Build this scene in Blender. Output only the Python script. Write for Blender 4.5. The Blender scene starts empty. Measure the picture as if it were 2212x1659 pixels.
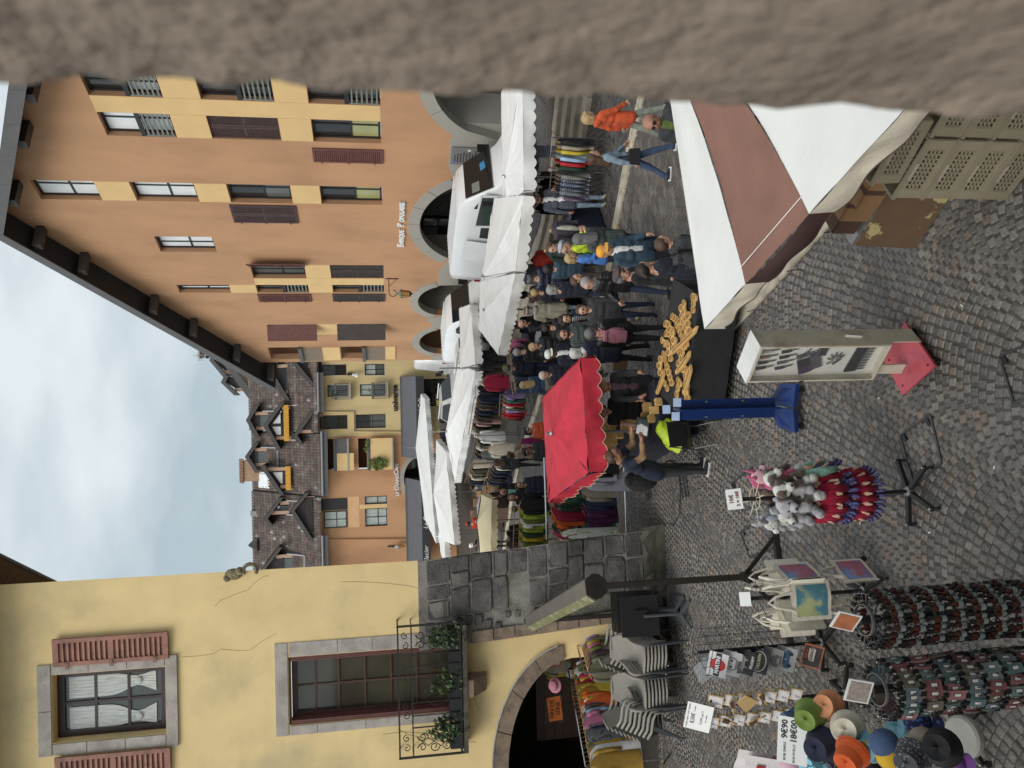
import bpy, bmesh, math, random
from mathutils import Vector, Matrix, noise as mnoise
from mathutils.geometry import tessellate_polygon
rnd = random.Random(7)
R = math.radians
sc = bpy.context.scene
COL = sc.collection

# ---------------------------------------------------------------- camera
EYE = Vector((0, 0, 5.4)); FPX = 1662.0
_p, _r = R(9.35), R(1.2)
_F = Vector((0, math.cos(_p), -math.sin(_p))); _R0 = Vector((1, 0, 0)); _U0 = Vector((0, math.sin(_p), math.cos(_p)))
_R = _R0*math.cos(_r) - _U0*math.sin(_r); _U = _U0*math.cos(_r) + _R0*math.sin(_r)
cam_d = bpy.data.cameras.new('camera'); cam = bpy.data.objects.new('camera', cam_d); COL.objects.link(cam)
cam_d.sensor_width = 36; cam_d.lens = 27.05; cam_d.clip_start = .02; cam_d.clip_end = 1500
_X, _Y, _Z = -_U, _R, -_F           # the photograph is turned a quarter turn: picture right is down in the place
cam.matrix_world = Matrix(((_X.x, _Y.x, _Z.x, EYE.x), (_X.y, _Y.y, _Z.y, EYE.y), (_X.z, _Y.z, _Z.z, EYE.z), (0, 0, 0, 1)))
cam_d.dof.use_dof = True; cam_d.dof.focus_distance = 16; cam_d.dof.aperture_fstop = 6.0
sc.camera = cam

def ray(x, y): return _F + _R*((829.5-y)/FPX) + _U*((1106-x)/FPX)
def gp(x, y, z=0.0):                 # the point at height z that stands at this spot of the 2212 px wide photograph
    d = ray(x, y); return EYE + d*((z-EYE.z)/d.z)
def dp(x, y, Y):                     # the point at depth Y
    d = ray(x, y); return EYE + d*(Y/d.y)

# ---------------------------------------------------------------- sky and light (overcast)
SUN_EL, SUN_AZ = R(45), R(222)
w = bpy.data.worlds.new('World'); sc.world = w; w.use_nodes = True
nt = w.node_tree; N = nt.nodes; L = nt.links; bg = N['Background']
sky = N.new('ShaderNodeTexSky'); sky.sky_type = 'NISHITA'; sky.sun_disc = False
sky.sun_elevation = SUN_EL; sky.sun_rotation = SUN_AZ; sky.dust_density = 3; sky.air_density = 1.2
tc = N.new('ShaderNodeTexCoord'); mp = N.new('ShaderNodeMapping'); mp.inputs['Scale'].default_value = (1.6, 1.6, 3.6)
mp.inputs['Rotation'].default_value = (.3, .5, .2)
n1 = N.new('ShaderNodeTexNoise'); n1.inputs['Scale'].default_value = 2.1; n1.inputs['Detail'].default_value = 5; n1.inputs['Roughness'].default_value = .5
r1 = N.new('ShaderNodeValToRGB'); r1.color_ramp.elements[0].position = .36; r1.color_ramp.elements[0].color = (3.3, 3.95, 4.35, 1)
r1.color_ramp.elements[1].position = .66; r1.color_ramp.elements[1].color = (5.6, 6.05, 6.25, 1)
mx = N.new('ShaderNodeMix'); mx.data_type = 'RGBA'; mx.inputs[0].default_value = .93
L.new(tc.outputs['Generated'], mp.inputs['Vector']); L.new(mp.outputs[0], n1.inputs['Vector']); L.new(n1.outputs['Fac'], r1.inputs[0])
L.new(sky.outputs[0], mx.inputs[6]); L.new(r1.outputs[0], mx.inputs[7]); L.new(mx.outputs[2], bg.inputs[0]); bg.inputs[1].default_value = .1
sl = bpy.data.lights.new('sun', 'SUN'); so = bpy.data.objects.new('sun', sl); COL.objects.link(so)
sl.energy = 1.5; sl.angle = R(40); sl.color = (1, .97, .92)
so.rotation_euler = (math.pi/2-SUN_EL, 0, math.pi-SUN_AZ+math.pi); so.location = (0, 0, 40)
_sd = Vector((math.sin(SUN_AZ)*math.cos(SUN_EL), math.cos(SUN_AZ)*math.cos(SUN_EL), math.sin(SUN_EL)))
so.rotation_euler = (-_sd).to_track_quat('-Z', 'Y').to_euler()
sc.view_settings.view_transform = 'Standard'; sc.view_settings.look = 'None'; sc.view_settings.gamma = 1
sc.view_settings.use_curve_mapping = False; sc.view_settings.exposure = .55
sc.cycles.max_bounces = 6; sc.cycles.use_denoising = True

# ---------------------------------------------------------------- helpers
MATS = {}
def mat(name, col, rough=.7, var=.12, scale=6.0, bump=0.0, bscale=80.0, metal=0.0, rnd_obj=0.0, attr=False, spec=.5, stretch=None, col2=None, c2scale=1.5, c2lo=.5, c2hi=.65, alpha=None, rvar=0.0, sheen=0):
    if name in MATS: return MATS[name]
    m = bpy.data.materials.new(name); m.use_nodes = True; MATS[name] = m
    t = m.node_tree; B = t.nodes['Principled BSDF']; K = t.links.new; A = t.nodes.new
    B.inputs['Roughness'].default_value = rough; B.inputs['Metallic'].default_value = metal; B.inputs['Specular IOR Level'].default_value = spec
    if sheen: B.inputs['Sheen Weight'].default_value = sheen
    g = A('ShaderNodeTexCoord'); vec = g.outputs['Object']
    if stretch:
        mpn = A('ShaderNodeMapping'); mpn.inputs['Scale'].default_value = stretch; K(vec, mpn.inputs['Vector']); vec = mpn.outputs[0]
    n = A('ShaderNodeTexNoise'); n.inputs['Scale'].default_value = scale; n.inputs['Detail'].default_value = 4; K(vec, n.inputs['Vector'])
    mr = A('ShaderNodeMapRange'); mr.inputs[1].default_value = .3; mr.inputs[2].default_value = .7
    mr.inputs[3].default_value = 1-var; mr.inputs[4].default_value = 1+var; K(n.outputs['Fac'], mr.inputs[0])
    base = A('ShaderNodeRGB'); base.outputs[0].default_value = (*col, 1); co = base.outputs[0]
    if attr:
        at_ = A('ShaderNodeAttribute'); at_.attribute_name = 'Col'; co = at_.outputs['Color']
    if col2:
        n2 = A('ShaderNodeTexNoise'); n2.inputs['Scale'].default_value = c2scale; n2.inputs['Detail'].default_value = 6; n2.inputs['Roughness'].default_value = .6; K(vec, n2.inputs['Vector'])
        m2 = A('ShaderNodeMapRange'); m2.inputs[1].default_value = c2lo; m2.inputs[2].default_value = c2hi; K(n2.outputs['Fac'], m2.inputs[0])
        x2 = A('ShaderNodeMix'); x2.data_type = 'RGBA'; K(m2.outputs[0], x2.inputs[0]); K(co, x2.inputs[6]); x2.inputs[7].default_value = (*col2, 1); co = x2.outputs[2]
    val = mr.outputs[0]
    if rnd_obj:
        oi = A('ShaderNodeObjectInfo'); m3 = A('ShaderNodeMapRange'); m3.inputs[3].default_value = 1-rnd_obj; m3.inputs[4].default_value = 1+rnd_obj; K(oi.outputs['Random'], m3.inputs[0])
        mm = A('ShaderNodeMath'); mm.operation = 'MULTIPLY'; K(val, mm.inputs[0]); K(m3.outputs[0], mm.inputs[1]); val = mm.outputs[0]
    mu = A('ShaderNodeVectorMath'); mu.operation = 'MULTIPLY'; cb = A('ShaderNodeCombineXYZ')
    for i in range(3): K(val, cb.inputs[i])
    K(co, mu.inputs[0]); K(cb.outputs[0], mu.inputs[1]); K(mu.outputs[0], B.inputs['Base Color'])
    if rvar:
        rr = A('ShaderNodeMapRange'); rr.inputs[1].default_value = .35; rr.inputs[2].default_value = .65; rr.inputs[3].default_value = rough-rvar; rr.inputs[4].default_value = rough+rvar
        K(n.outputs['Fac'], rr.inputs[0]); K(rr.outputs[0], B.inputs['Roughness'])
    if bump:
        nb = A('ShaderNodeTexNoise'); nb.inputs['Scale'].default_value = bscale; nb.inputs['Detail'].default_value = 4; K(vec, nb.inputs['Vector'])
        bb = A('ShaderNodeBump'); bb.inputs['Strength'].default_value = bump; bb.inputs['Distance'].default_value = .02; K(nb.outputs['Fac'], bb.inputs['Height']); K(bb.outputs[0], B.inputs['Normal'])
    if alpha is not None: B.inputs['Alpha'].default_value = alpha
    return m

class MB:
    """collects shapes and links them as one mesh object"""
    def __init__(s): s.v = []; s.f = []; s.mi = []; s.ms = []; s.cur = 0; s.T = None; s.col = []; s.ccol = None; s.sm = []; s.smooth = False
    def m(s, mt):
        if mt not in s.ms: s.ms.append(mt)
        s.cur = s.ms.index(mt); return s
    def add(s, vs, fs):
        o = len(s.v)
        if s.T is not None: vs = [s.T @ Vector(q) for q in vs]
        s.v += [tuple(q) for q in vs]
        for q in fs: s.f.append([o+i for i in q]); s.mi.append(s.cur); s.col.append(s.ccol); s.sm.append(s.smooth)
        return s
    def bx(s, x0, x1, y0, y1, z0, z1):
        return s.add([(x0,y0,z0),(x1,y0,z0),(x1,y1,z0),(x0,y1,z0),(x0,y0,z1),(x1,y0,z1),(x1,y1,z1),(x0,y1,z1)],
                     [(3,2,1,0),(4,5,6,7),(0,1,5,4),(1,2,6,5),(2,3,7,6),(3,0,4,7)])
    def obx(s, c, sx, sy, sz, rot=(0,0,0)):      # box centred at c, turned
        from mathutils import Euler
        M = Matrix.Translation(c) @ Euler(rot).to_matrix().to_4x4()
        vs = [M @ Vector((a*sx/2, b*sy/2, d*sz/2)) for d in (-1,1) for a,b in ((-1,-1),(1,-1),(1,1),(-1,1))]
        return s.add(vs, [(3,2,1,0),(4,5,6,7),(0,1,5,4),(1,2,6,5),(2,3,7,6),(3,0,4,7)])
    def bar(s, a, b, w, h=None, up=(0,0,1)):     # rectangular bar from a to b
        a = Vector(a); b = Vector(b); h = h or w; d = (b-a).normalized(); u = Vector(up)
        x = d.cross(u)
        if x.length < 1e-4: x = d.cross(Vector((0,1,0)))
        x.normalize(); y = x.cross(d).normalized(); vs = []
        for q in (a, b):
            for i, j in ((-1,-1),(1,-1),(1,1),(-1,1)): vs.append(q + x*(i*w/2) + y*(j*h/2))
        return s.add(vs, [(3,2,1,0),(4,5,6,7),(0,1,5,4),(1,2,6,5),(2,3,7,6),(3,0,4,7)])
    def tube(s, pts, r, n=6, cap=True):
        P = [Vector(q) for q in pts]; k = len(P); vs = []; prev = None
        rr = r if isinstance(r, (list, tuple)) else [r]*k
        for i, q in enumerate(P):
            d = (P[min(i+1,k-1)] - P[max(i-1,0)])
            if d.length < 1e-9: d = Vector((0,0,1))
            d.normalize()
            if prev is None:
                a = Vector((0,0,1)) if abs(d.z) < .9 else Vector((1,0,0)); x = d.cross(a).normalized()
            else: x = (prev - d*prev.dot(d)).normalized()
            prev = x; y = d.cross(x)
            for j in range(n):
                t = 2*math.pi*j/n; vs.append(q + (x*math.cos(t) + y*math.sin(t))*rr[i])
        fs = [(i*n+j, i*n+(j+1)%n, (i+1)*n+(j+1)%n, (i+1)*n+j) for i in range(k-1) for j in range(n)]
        if cap: fs += [tuple(range(n-1,-1,-1)), tuple((k-1)*n+j for j in range(n))]
        return s.add(vs, fs)
    def lathe(s, prof, n=12, c=(0,0,0), cap=True):
        c = Vector(c); vs = []
        for r, z in prof:
            for j in range(n):
                t = 2*math.pi*j/n; vs.append(c + Vector((r*math.cos(t), r*math.sin(t), z)))
        k = len(prof)
        fs = [(i*n+j, i*n+(j+1)%n, (i+1)*n+(j+1)%n, (i+1)*n+j) for i in range(k-1) for j in range(n)]
        if cap: fs += [tuple(range(n-1,-1,-1)), tuple((k-1)*n+j for j in range(n))]
        return s.add(vs, fs)
    def prism(s, poly, z0, z1, M=None):          # polygon in x,y pushed from z0 to z1
        n = len(poly); vs = [Vector((x,y,z0)) for x,y in poly] + [Vector((x,y,z1)) for x,y in poly]
        if M is not None: vs = [M @ q for q in vs]
        tri = tessellate_polygon([[Vector((x,y,0)) for x,y in poly]])
        fs = [tuple(reversed(t)) for t in tri] + [tuple(n+i for i in t) for t in tri] + [(i,(i+1)%n,n+(i+1)%n,n+i) for i in range(n)]
        return s.add(vs, fs)
    def quad(s, *q): return s.add(q, [tuple(range(len(q)))])
    def grid(s, fn, nu, nv, close=False):
        vs = [fn(i/nu, j/nv) for j in range(nv+1) for i in range(nu+1)]
        return s.add(vs, [(j*(nu+1)+i, j*(nu+1)+i+1, (j+1)*(nu+1)+i+1, (j+1)*(nu+1)+i) for j in range(nv) for i in range(nu)])
    def ell(s, c, rx, ry, rz, n=10, k=6, M=None):
        c = Vector(c); vs = []
        for i in range(k+1):
            a = math.pi*i/k
            for j in range(n):
                t = 2*math.pi*j/n; q = Vector((rx*math.sin(a)*math.cos(t), ry*math.sin(a)*math.sin(t), rz*math.cos(a)))
                if M is not None: q = M @ q
                vs.append(c+q)
        return s.add(vs, [(i*n+j, (i+1)*n+j, (i+1)*n+(j+1)%n, i*n+(j+1)%n) for i in range(k) for j in range(n)])
    def text(s, body, size, M, depth=.01, align='CENTER', offset=0.0, shear=0.0):
        cu = bpy.data.curves.new('t', 'FONT'); cu.body = body; cu.size = size; cu.align_x = align; cu.align_y = 'CENTER'; cu.extrude = depth; cu.offset = offset; cu.shear = shear; cu.resolution_u = 2
        o = bpy.data.objects.new('t', cu); COL.objects.link(o); bpy.context.view_layer.update()
        me = o.to_mesh(); vs = [M @ q.co for q in me.vertices]; fs = [tuple(p.vertices) for p in me.polygons]
        s.add(vs, fs); o.to_mesh_clear(); bpy.data.objects.remove(o); bpy.data.curves.remove(cu); return s
    def mesh(s, name):
        me = bpy.data.meshes.new(name); me.from_pydata(s.v, [], s.f)
        for q in s.ms: me.materials.append(q)
        me.polygons.foreach_set('material_index', s.mi)
        me.polygons.foreach_set('use_smooth', s.sm)
        if any(c is not None for c in s.col):
            ca = me.color_attributes.new('Col', 'FLOAT_COLOR', 'CORNER'); buf = []
            for p, c in zip(s.f, s.col): buf += list((*(c or (.5,.5,.5)), 1.0))*len(p)
            ca.data.foreach_set('color', buf)
        me.update(); return me
    def build(s, name, parent=None, loc=None, **kw):
        return link(name, s.mesh(name), parent, loc, **kw)

def link(name, me, parent=None, loc=None, rotz=0, kind=None, label=None):
    o = bpy.data.objects.new(name, me); COL.objects.link(o)
    if parent is not None: o.parent = parent
    if loc is not None: o.location = loc
    if rotz: o.rotation_euler = (0, 0, rotz)
    if kind: o['kind'] = kind
    if label: o['label'] = label
    return o
def tag(o, label, cat, group=None):
    o['label'] = label; o['category'] = cat
    if group: o['group'] = group
    return o
def thing(name, label, cat, loc=(0,0,0), rotz=0, group=None):
    o = bpy.data.objects.new(name, None); COL.objects.link(o); o.empty_display_size = .2
    o.location = loc; o.rotation_euler = (0, 0, rotz); return tag(o, label, cat, group)
KIDS = {}
def dup(root, loc, rotz=0, label=None, group=None, scale=None):
    def cp(o, par):
        c = o.copy(); COL.objects.link(c)
        if par is not None: c.parent = par
        for ch in o.children: cp(ch, c)
        return c
    r = cp(root, None); r.location = loc; r.rotation_euler = (0, 0, rotz)
    if label: r['label'] = label
    if group: r['group'] = group
    if scale: r.scale = scale if isinstance(scale, tuple) else (scale,)*3
    return r
def struct(name, mb, parent=None, loc=None): return mb.build(name, parent, loc, kind='structure')

def wall(mb, outer, holes, depth, y=0.0, back=False):
    """wall sheet in x,z facing -y with holes whose reveals run back to depth"""
    loops = [outer] + holes; flat = [q for l in loops for q in l]
    tri = tessellate_polygon([[Vector((a,b,0)) for a,b in l] for l in loops])
    mb.add([(a,y,b) for a,b in flat], tri)
    for h in holes:
        n = len(h); mb.add([(a,y,b) for a,b in h] + [(a,y+depth,b) for a,b in h], [(i,(i+1)%n,n+(i+1)%n,n+i) for i in range(n)])
    return mb
def rect(x0, x1, z0, z1): return [(x0,z0),(x1,z0),(x1,z1),(x0,z1)]
def arc(cx, cz, r, a0, a1, n): return [(cx+r*math.cos(R(a0+(a1-a0)*i/n)), cz+r*math.sin(R(a0+(a1-a0)*i/n))) for i in range(n+1)]
def XZ(x, y, z): return Matrix(((1,0,0,x),(0,0,-1,y),(0,1,0,z),(0,0,0,1)))      # text/profile plane standing up, facing -y
# ---------------------------------------------------------------- ground, kerbs, steps
M_joint = mat('joint_dirt', (.07,.063,.055), .55, .3, 20)
M_sett_o = mat('sett_stone', (.165,.153,.14), .36, .25, 30, .5, 60, rnd_obj=.26, rvar=.14)
M_sett = mat('sett_stone_mass', (.07,.065,.06), .36, .25, 30, .5, 60, attr=True, rvar=.14)
M_lime = mat('kerb_limestone', (.50,.44,.34), .7, .2, 5, .3, 60, col2=(.36,.32,.25), c2scale=3, rnd_obj=.1)
M_step = mat('step_limestone', (.50,.45,.37), .75, .18, 5, .3, 60, col2=(.33,.30,.25), c2scale=2.5, rnd_obj=.12)
def sheet(name, poly, z, m, parent=None):
    b = MB().m(m); tri = tessellate_polygon([[Vector((x,y,0)) for x,y in poly]])
    b.add([(x,y,z) for x,y in poly], tri); return struct(name, b, parent)
K1 = [(3.55,4.6),(2.75,6.4),(1.88,8.57),(1.42,9.68),(.85,11.08),(.5,12.0),(-.6,14.6),(-2.6,18.4),(-5.2,23.0)]
K2 = [(9.5,11.6),(7.4,13.6),(5.23,15.85),(3.98,16.89),(3.2,17.5),(2.18,18.13),(1.45,19.2),(.9,20.9),(.4,25.1),(-1.3,27.64),(-3.18,31.21),(-5.09,33.33),(-9,37)]
ST = [(14,15.4),(9.5,17.6),(6.49,19.89),(4.64,21.05),(3.35,22.6),(2.5,24.6),(1.3,28.2),(-.6,32.2),(-3.4,37),(-7,42)]
sheet('ground', [(-300,-60),(300,-60),(300,400),(-300,400)], -.03, M_joint)
def offset_line(P, d):
    out = []
    for i in range(len(P)):
        a = Vector(P[max(i-1,0)]); b = Vector(P[min(i+1,len(P)-1)]); t = (b-a).normalized(); out.append((P[i][0]+t.y*d, P[i][1]-t.x*d))
    return out
def walk(P, step, jit=0):
    """points and tangents every step along a polyline"""
    out = []; carry = 0.0
    for i in range(len(P)-1):
        a = Vector(P[i]); b = Vector(P[i+1]); l = (b-a).length; t = (b-a)/l; d = carry
        while d < l: out.append((a+t*d, t)); d += step*(1+jit*(rnd.random()-.5))
        carry = d-l
    return out
def kerb(name, P, wid, z0, z1, m, step, parent, hmax=1e9):
    """a row of separate kerb stones; each stone is an object"""
    Q = walk(P, step*.25); Qo = offset_line(P, wid)
    pts = walk(P, step)
    for (a, t), (b, t2) in zip(pts[:-1], pts[1:]):
        n1v = Vector((t.y,-t.x)); n2v = Vector((t2.y,-t2.x)); g = .006
        a2 = a+(b-a).normalized()*g; b2 = b-(b-a).normalized()*g; h = z1+rnd.uniform(-.004,.004)
        q = [a2, b2, b2+n2v*wid, a2+n1v*wid]; c = sum(q, Vector((0,0)))/4; be = .012
        vs = [(p.x,p.y,z0) for p in q] + [(p.x,p.y,h-be) for p in q] + [tuple((p+(c-p).normalized()*be))+(h,) for p in q]
        mb = MB().m(m).add(vs, [(0,1,5,4),(1,2,6,5),(2,3,7,6),(3,0,4,7),(4,5,9,8),(5,6,10,9),(6,7,11,10),(7,4,8,11),(8,9,10,11)])
        mb.build(name, parent)
lane = sheet('market_lane', [(3.55,4.6),(9.5,11.6),(4,16.9),(2.2,18.1),(.4,25.1),(-5.1,33.3),(-9,37),(-30,60),(-30,40),(-5.2,23),(-.6,14.6),(1.88,8.57)], -.014, M_joint)
kerb('kerb_stone', K1, .34, -.05, .035, M_lime, .95, lane)
kerb('kerb_stone', K2, .32, -.05, .045, M_lime, .9, lane)
# upper terrace reached by four long steps
terr = [(p[0],p[1]) for p in offset_line(ST, 1.95)] + [(-7,90),(60,90),(60,15)]
M_far = mat('far_setts', (.085,.08,.075), .5, .35, 14, .6, 40)
terrace = sheet('terrace', terr, .5, M_far)
steps = MB().m(M_step)
stair = thing('terrace_steps', 'broad pale stone steps curving behind the clothes rails up to the van', 'steps')
for k in range(4):
    P = offset_line(ST, k*.5)[1:-2]
    kerb('step_block', P, .52, -.05, .125*(k+1), M_step, 1.35, stair)
ts = MB().m(M_sett); inn = offset_line(ST, 1.97)
for i in range(-20, 150):
    for j in range(0, 42):
        (q, t) = (None, None)
        if i < 0 or i*.16 > 24: continue
        a = i*.16; k_ = 0
        while k_ < len(inn)-2 and a > (Vector(inn[k_+1])-Vector(inn[k_])).length: a -= (Vector(inn[k_+1])-Vector(inn[k_])).length; k_ += 1
        t = (Vector(inn[k_+1])-Vector(inn[k_])).normalized(); q = Vector(inn[k_])+t*(a+(j%2)*.08)+Vector((t.y,-t.x))*(j*.135+.07+.10*abs(math.sin(i*.7)))
        vs, fs = None, None; ca, sa = t.x, t.y; l_, w_ = .072, .06; ts.ccol = tuple(c*rnd.uniform(.8,1.5) for c in (.10,.094,.088)); z = .5+rnd.uniform(0,.006)
        ts.add([(q.x+x*ca-y*sa, q.y+x*sa+y*ca, z+d) for x,y,d in ((-l_,-w_,-.02),(l_,-w_,-.02),(l_,w_,-.02),(-l_,w_,-.02),(-l_+.012,-w_+.012,.014),(l_-.012,-w_+.012,.014),(l_-.012,w_-.012,.014),(-l_+.012,w_-.012,.014))], [(0,1,5,4),(1,2,6,5),(2,3,7,6),(3,0,4,7),(4,5,6,7)])
ts.build('setts', terrace, kind='stuff')
# small setts in segmental arcs over the near square
def left_of_k1(x, y):
    for (x0,y0),(x1,y1) in zip(K1[:-1], K1[1:]):
        if y0 <= y <= y1: return x < x0+(x1-x0)*(y-y0)/(y1-y0) - .02
    return y < K1[0][1]
def scr(x, y, z=0):
    d = Vector((x,y,z))-EYE; wv = d.dot(_F); return 1106-FPX*d.dot(_U)/wv, 829.5-FPX*d.dot(_R)/wv
def sett_shape(lx, ly, hz):
    a, b = lx/2, ly/2; i = .009
    return ([(-a,-b,-.04),(a,-b,-.04),(a,b,-.04),(-a,b,-.04),(-a+i*.4,-b+i*.4,hz-.012),(a-i*.4,-b+i*.4,hz-.012),(a-i*.4,b-i*.4,hz-.012),(-a+i*.4,b-i*.4,hz-.012),(-a+i*1.6,-b+i*1.6,hz),(a-i*1.6,-b+i*1.6,hz),(a-i*1.6,b-i*1.6,hz),(-a+i*1.6,b-i*1.6,hz)],
            [(0,1,5,4),(1,2,6,5),(2,3,7,6),(3,0,4,7),(4,5,9,8),(5,6,10,9),(6,7,11,10),(7,4,8,11),(8,9,10,11)])
setts = []
W_, RR = 1.75, 1.25; ang0 = R(-18); e1 = Vector((math.cos(ang0), math.sin(ang0))); e2 = Vector((-e1.y, e1.x))
for i in range(-12, 13):
    for j in range(-40, 330):
        amax = math.asin(W_/2/RR); na = max(1, int(2*amax*RR/.103))
        ph = rnd.random()
        for k in range(na):
            a = -amax + 2*amax*(k+.5+.3*(ph-.5))/na + rnd.uniform(-.006,.006)
            t = RR*math.sin(a); h = -(RR-RR*math.cos(a)) if True else 0
            q = e1*(i*W_+t) + e2*(j*.0985+h-3.0)
            x, y = q.x, q.y
            if y < 4.9 or y > 23 or x < -9 or x > 4.2 or not left_of_k1(x, y) or (y > 15.2 and x < -4.2-.25*(y-15)): continue
            u, v = scr(x, y)
            if u > 2420 or v > 1850 or v < -80: continue
            setts.append((x, y, ang0-a+rnd.uniform(-.05,.05), .098*rnd.uniform(.86,1.04), .094*rnd.uniform(.86,1.03), rnd.uniform(-.004,.004), u, v))
# nearest visible ones are parts of the square, the rest one mass
square = sheet('square', [(-40,-10),(3.5,-10),(3.55,4.6),(1.88,8.57),(.85,11.08),(-.6,14.6),(-5.2,23),(-30,40),(-40,40)], -.0135, M_joint)
vis = sorted([s for s in setts if 0 < s[6] < 2212 and 0 < s[7] < 1659], key=lambda s: -s[6])
near = set(id(s) for s in vis[:290])
smesh = []
for i in range(14):
    vs, fs = sett_shape(.098*rnd.uniform(.9,1.04), .094*rnd.uniform(.9,1.03), .0)
    vs = [(a+rnd.uniform(-.004,.004), b+rnd.uniform(-.004,.004), c+rnd.uniform(-.003,.003)) for a,b,c in vs]
    smesh.append(MB().m(M_sett_o).add(vs, fs).mesh('sett'))
mass = MB().m(M_sett)
def stone_tone():
    r = rnd.random(); k = rnd.uniform(1.45,2.1)
    b = (.105,.082,.066) if r < .15 else ((.105,.097,.086) if r < .32 else ((.07,.066,.064) if r < .75 else (.09,.08,.072)))
    return tuple(c*k for c in b)
for s in setts:
    x, y, a, lx, ly, dz, u, v = s
    if id(s) in near:
        o = link('sett', rnd.choice(smesh), square, (x, y, dz), a); continue
    vs, fs = sett_shape(lx, ly, 0); ca, sa = math.cos(a), math.sin(a); tx, ty = rnd.uniform(-.025,.025), rnd.uniform(-.025,.025)
    mass.ccol = stone_tone()
    jx = [(rnd.uniform(-.004,.004), rnd.uniform(-.004,.004)) for _ in range(4)]
    vs = [(vx+jx[q%4][0], vy+jx[q%4][1], vz) for q, (vx,vy,vz) in enumerate(vs)]
    mass.add([(x+vx*ca-vy*sa, y+vx*sa+vy*ca, vz+dz+vx*tx+vy*ty) for vx,vy,vz in vs], fs)
mass.build('setts', square, kind='stuff')
# larger diagonal setts in the lane between the kerbs
def inside(P, x, y):
    c = False; n = len(P)
    for i in range(n):
        (x0,y0),(x1,y1) = P[i], P[(i+1)%n]
        if (y0 > y) != (y1 > y) and x < (x1-x0)*(y-y0)/(y1-y0)+x0: c = not c
    return c
LP = offset_line(K1, .36)[:]; LP2 = list(reversed(K2)); lanepoly = LP + LP2
lm = MB().m(M_sett); a0 = R(22)
f1 = Vector((math.cos(a0), math.sin(a0))); f2 = Vector((-f1.y, f1.x))
for i in range(-160, 200):
    for j in range(-20, 260):
        q = f1*(i*.235+(j%2)*.118) + f2*(j*.155)
        x, y = q.x, q.y
        if y < 6 or y > 34 or x < -10 or x > 9.5 or not inside(lanepoly, x, y): continue
        u, v = scr(x, y)
        if v > 1750 or v < -60 or u > 2300: continue
        vs, fs = sett_shape(.228*rnd.uniform(.94,1.0), .148*rnd.uniform(.94,1.0), 0); k = rnd.uniform(.95,1.7); b = rnd.choice([(.10,.088,.08),(.115,.098,.088),(.085,.08,.076)]); lm.ccol = tuple(c*k for c in b)
        aa = a0+rnd.uniform(-.03,.03); ca, sa = math.cos(aa), math.sin(aa); tx, ty = rnd.uniform(-.03,.03), rnd.uniform(-.03,.03); dz = rnd.uniform(-.006,.004)
        lm.add([(x+vx*ca-vy*sa, y+vx*sa+vy*ca, vz+dz+vx*tx+vy*ty) for vx,vy,vz in vs], fs)
lm.build('lane_setts', lane, kind='stuff')
# stall ground between far kerb and the steps
sg = MB().m(M_sett)
poly2 = list(K2[1:]) + list(reversed(ST[:-1]))
for i in range(-160, 220):
    for j in range(-20, 330):
        q = f1*(i*.15+(j%2)*.07) + f2*(j*.125); x, y = q.x, q.y
        if y < 14 or y > 30 or not inside(poly2, x, y): continue
        u, v = scr(x, y)
        if v > 1700 or v < -60: continue
        vs, fs = sett_shape(.142, .118, 0); k = rnd.uniform(.6,1.3); sg.ccol = tuple(c*k for c in (.092,.085,.08))
        aa = a0; ca, sa = math.cos(aa), math.sin(aa); dz = rnd.uniform(-.005,.004); tx, ty = rnd.uniform(-.05,.05), rnd.uniform(-.05,.05)
        sg.add([(x+vx*ca-vy*sa, y+vx*sa+vy*ca, vz+dz+vx*tx+vy*ty) for vx,vy,vz in vs], fs)
stallground = sheet('stall_ground', [(p[0],p[1]) for p in K2[1:]] + [(-30,60)] + [(p[0],p[1]) for p in reversed(ST)], -.024, M_far)
sg.build('setts', stallground, kind='stuff')
# ---------------------------------------------------------------- buildings
M_orange = mat('orange_render', (.505,.285,.155), .88, .08, .9, .3, 60, col2=(.40,.225,.128), c2scale=.7, c2lo=.45, c2hi=.78, stretch=(1,1,.45))
M_ochre = mat('ochre_panel', (.72,.50,.235), .85, .06, 1.2, .2, 90)
M_reveal = mat('orange_reveal', (.45,.24,.13), .88, .08, 2)
M_conc = mat('speckled_stone', (.36,.34,.30), .8, .14, 40, .4, 120)
M_fasc = mat('fascia_zinc', (.105,.10,.10), .5, .1, 3)
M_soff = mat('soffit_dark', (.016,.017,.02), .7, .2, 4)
M_beam = mat('beam_end', (.05,.045,.042), .6, .4, 12, stretch=(1,1,6))
M_wfr = mat('window_frame_dark', (.022,.021,.022), .45, .15, 10)
M_wfrb = mat('window_frame_brown', (.07,.032,.022), .45, .2, 10)
M_blind = mat('window_bar', (.20,.22,.20), .4, .1, 10)
def glass(name, col, rough=.06, spec=.8):
    return mat(name, col, rough, .12, 1.3, spec=spec)
M_gl_d = glass('glass_dark', (.018,.02,.022)); M_gl_s = glass('glass_painted_sky', (.74,.78,.79)); M_gl_g = glass('glass_grey', (.10,.115,.11)); M_gl_y = glass('glass_green_curtain', (.35,.36,.16))  # M_gl_s: pale sky reflection is painted into the pane colour
M_curt = mat('net_curtain', (.42,.46,.42), .35, .3, 3, stretch=(14,1,.6), spec=.7)
M_sh_p = mat('shutter_purple_brown', (.075,.043,.042), .6, .2, 6)
M_sh_r = mat('shutter_red_brown', (.135,.050,.042), .6, .2, 6)
M_sh_k = mat('shutter_dark_brown', (.055,.042,.036), .6, .2, 6)
M_iron = mat('wrought_iron', (.014,.013,.013), .5, .3, 20)
M_white = mat('white_paint', (.8,.8,.78), .5, .05, 4)
M_black = mat('black_paint', (.015,.015,.016), .45, .1, 10)

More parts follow.
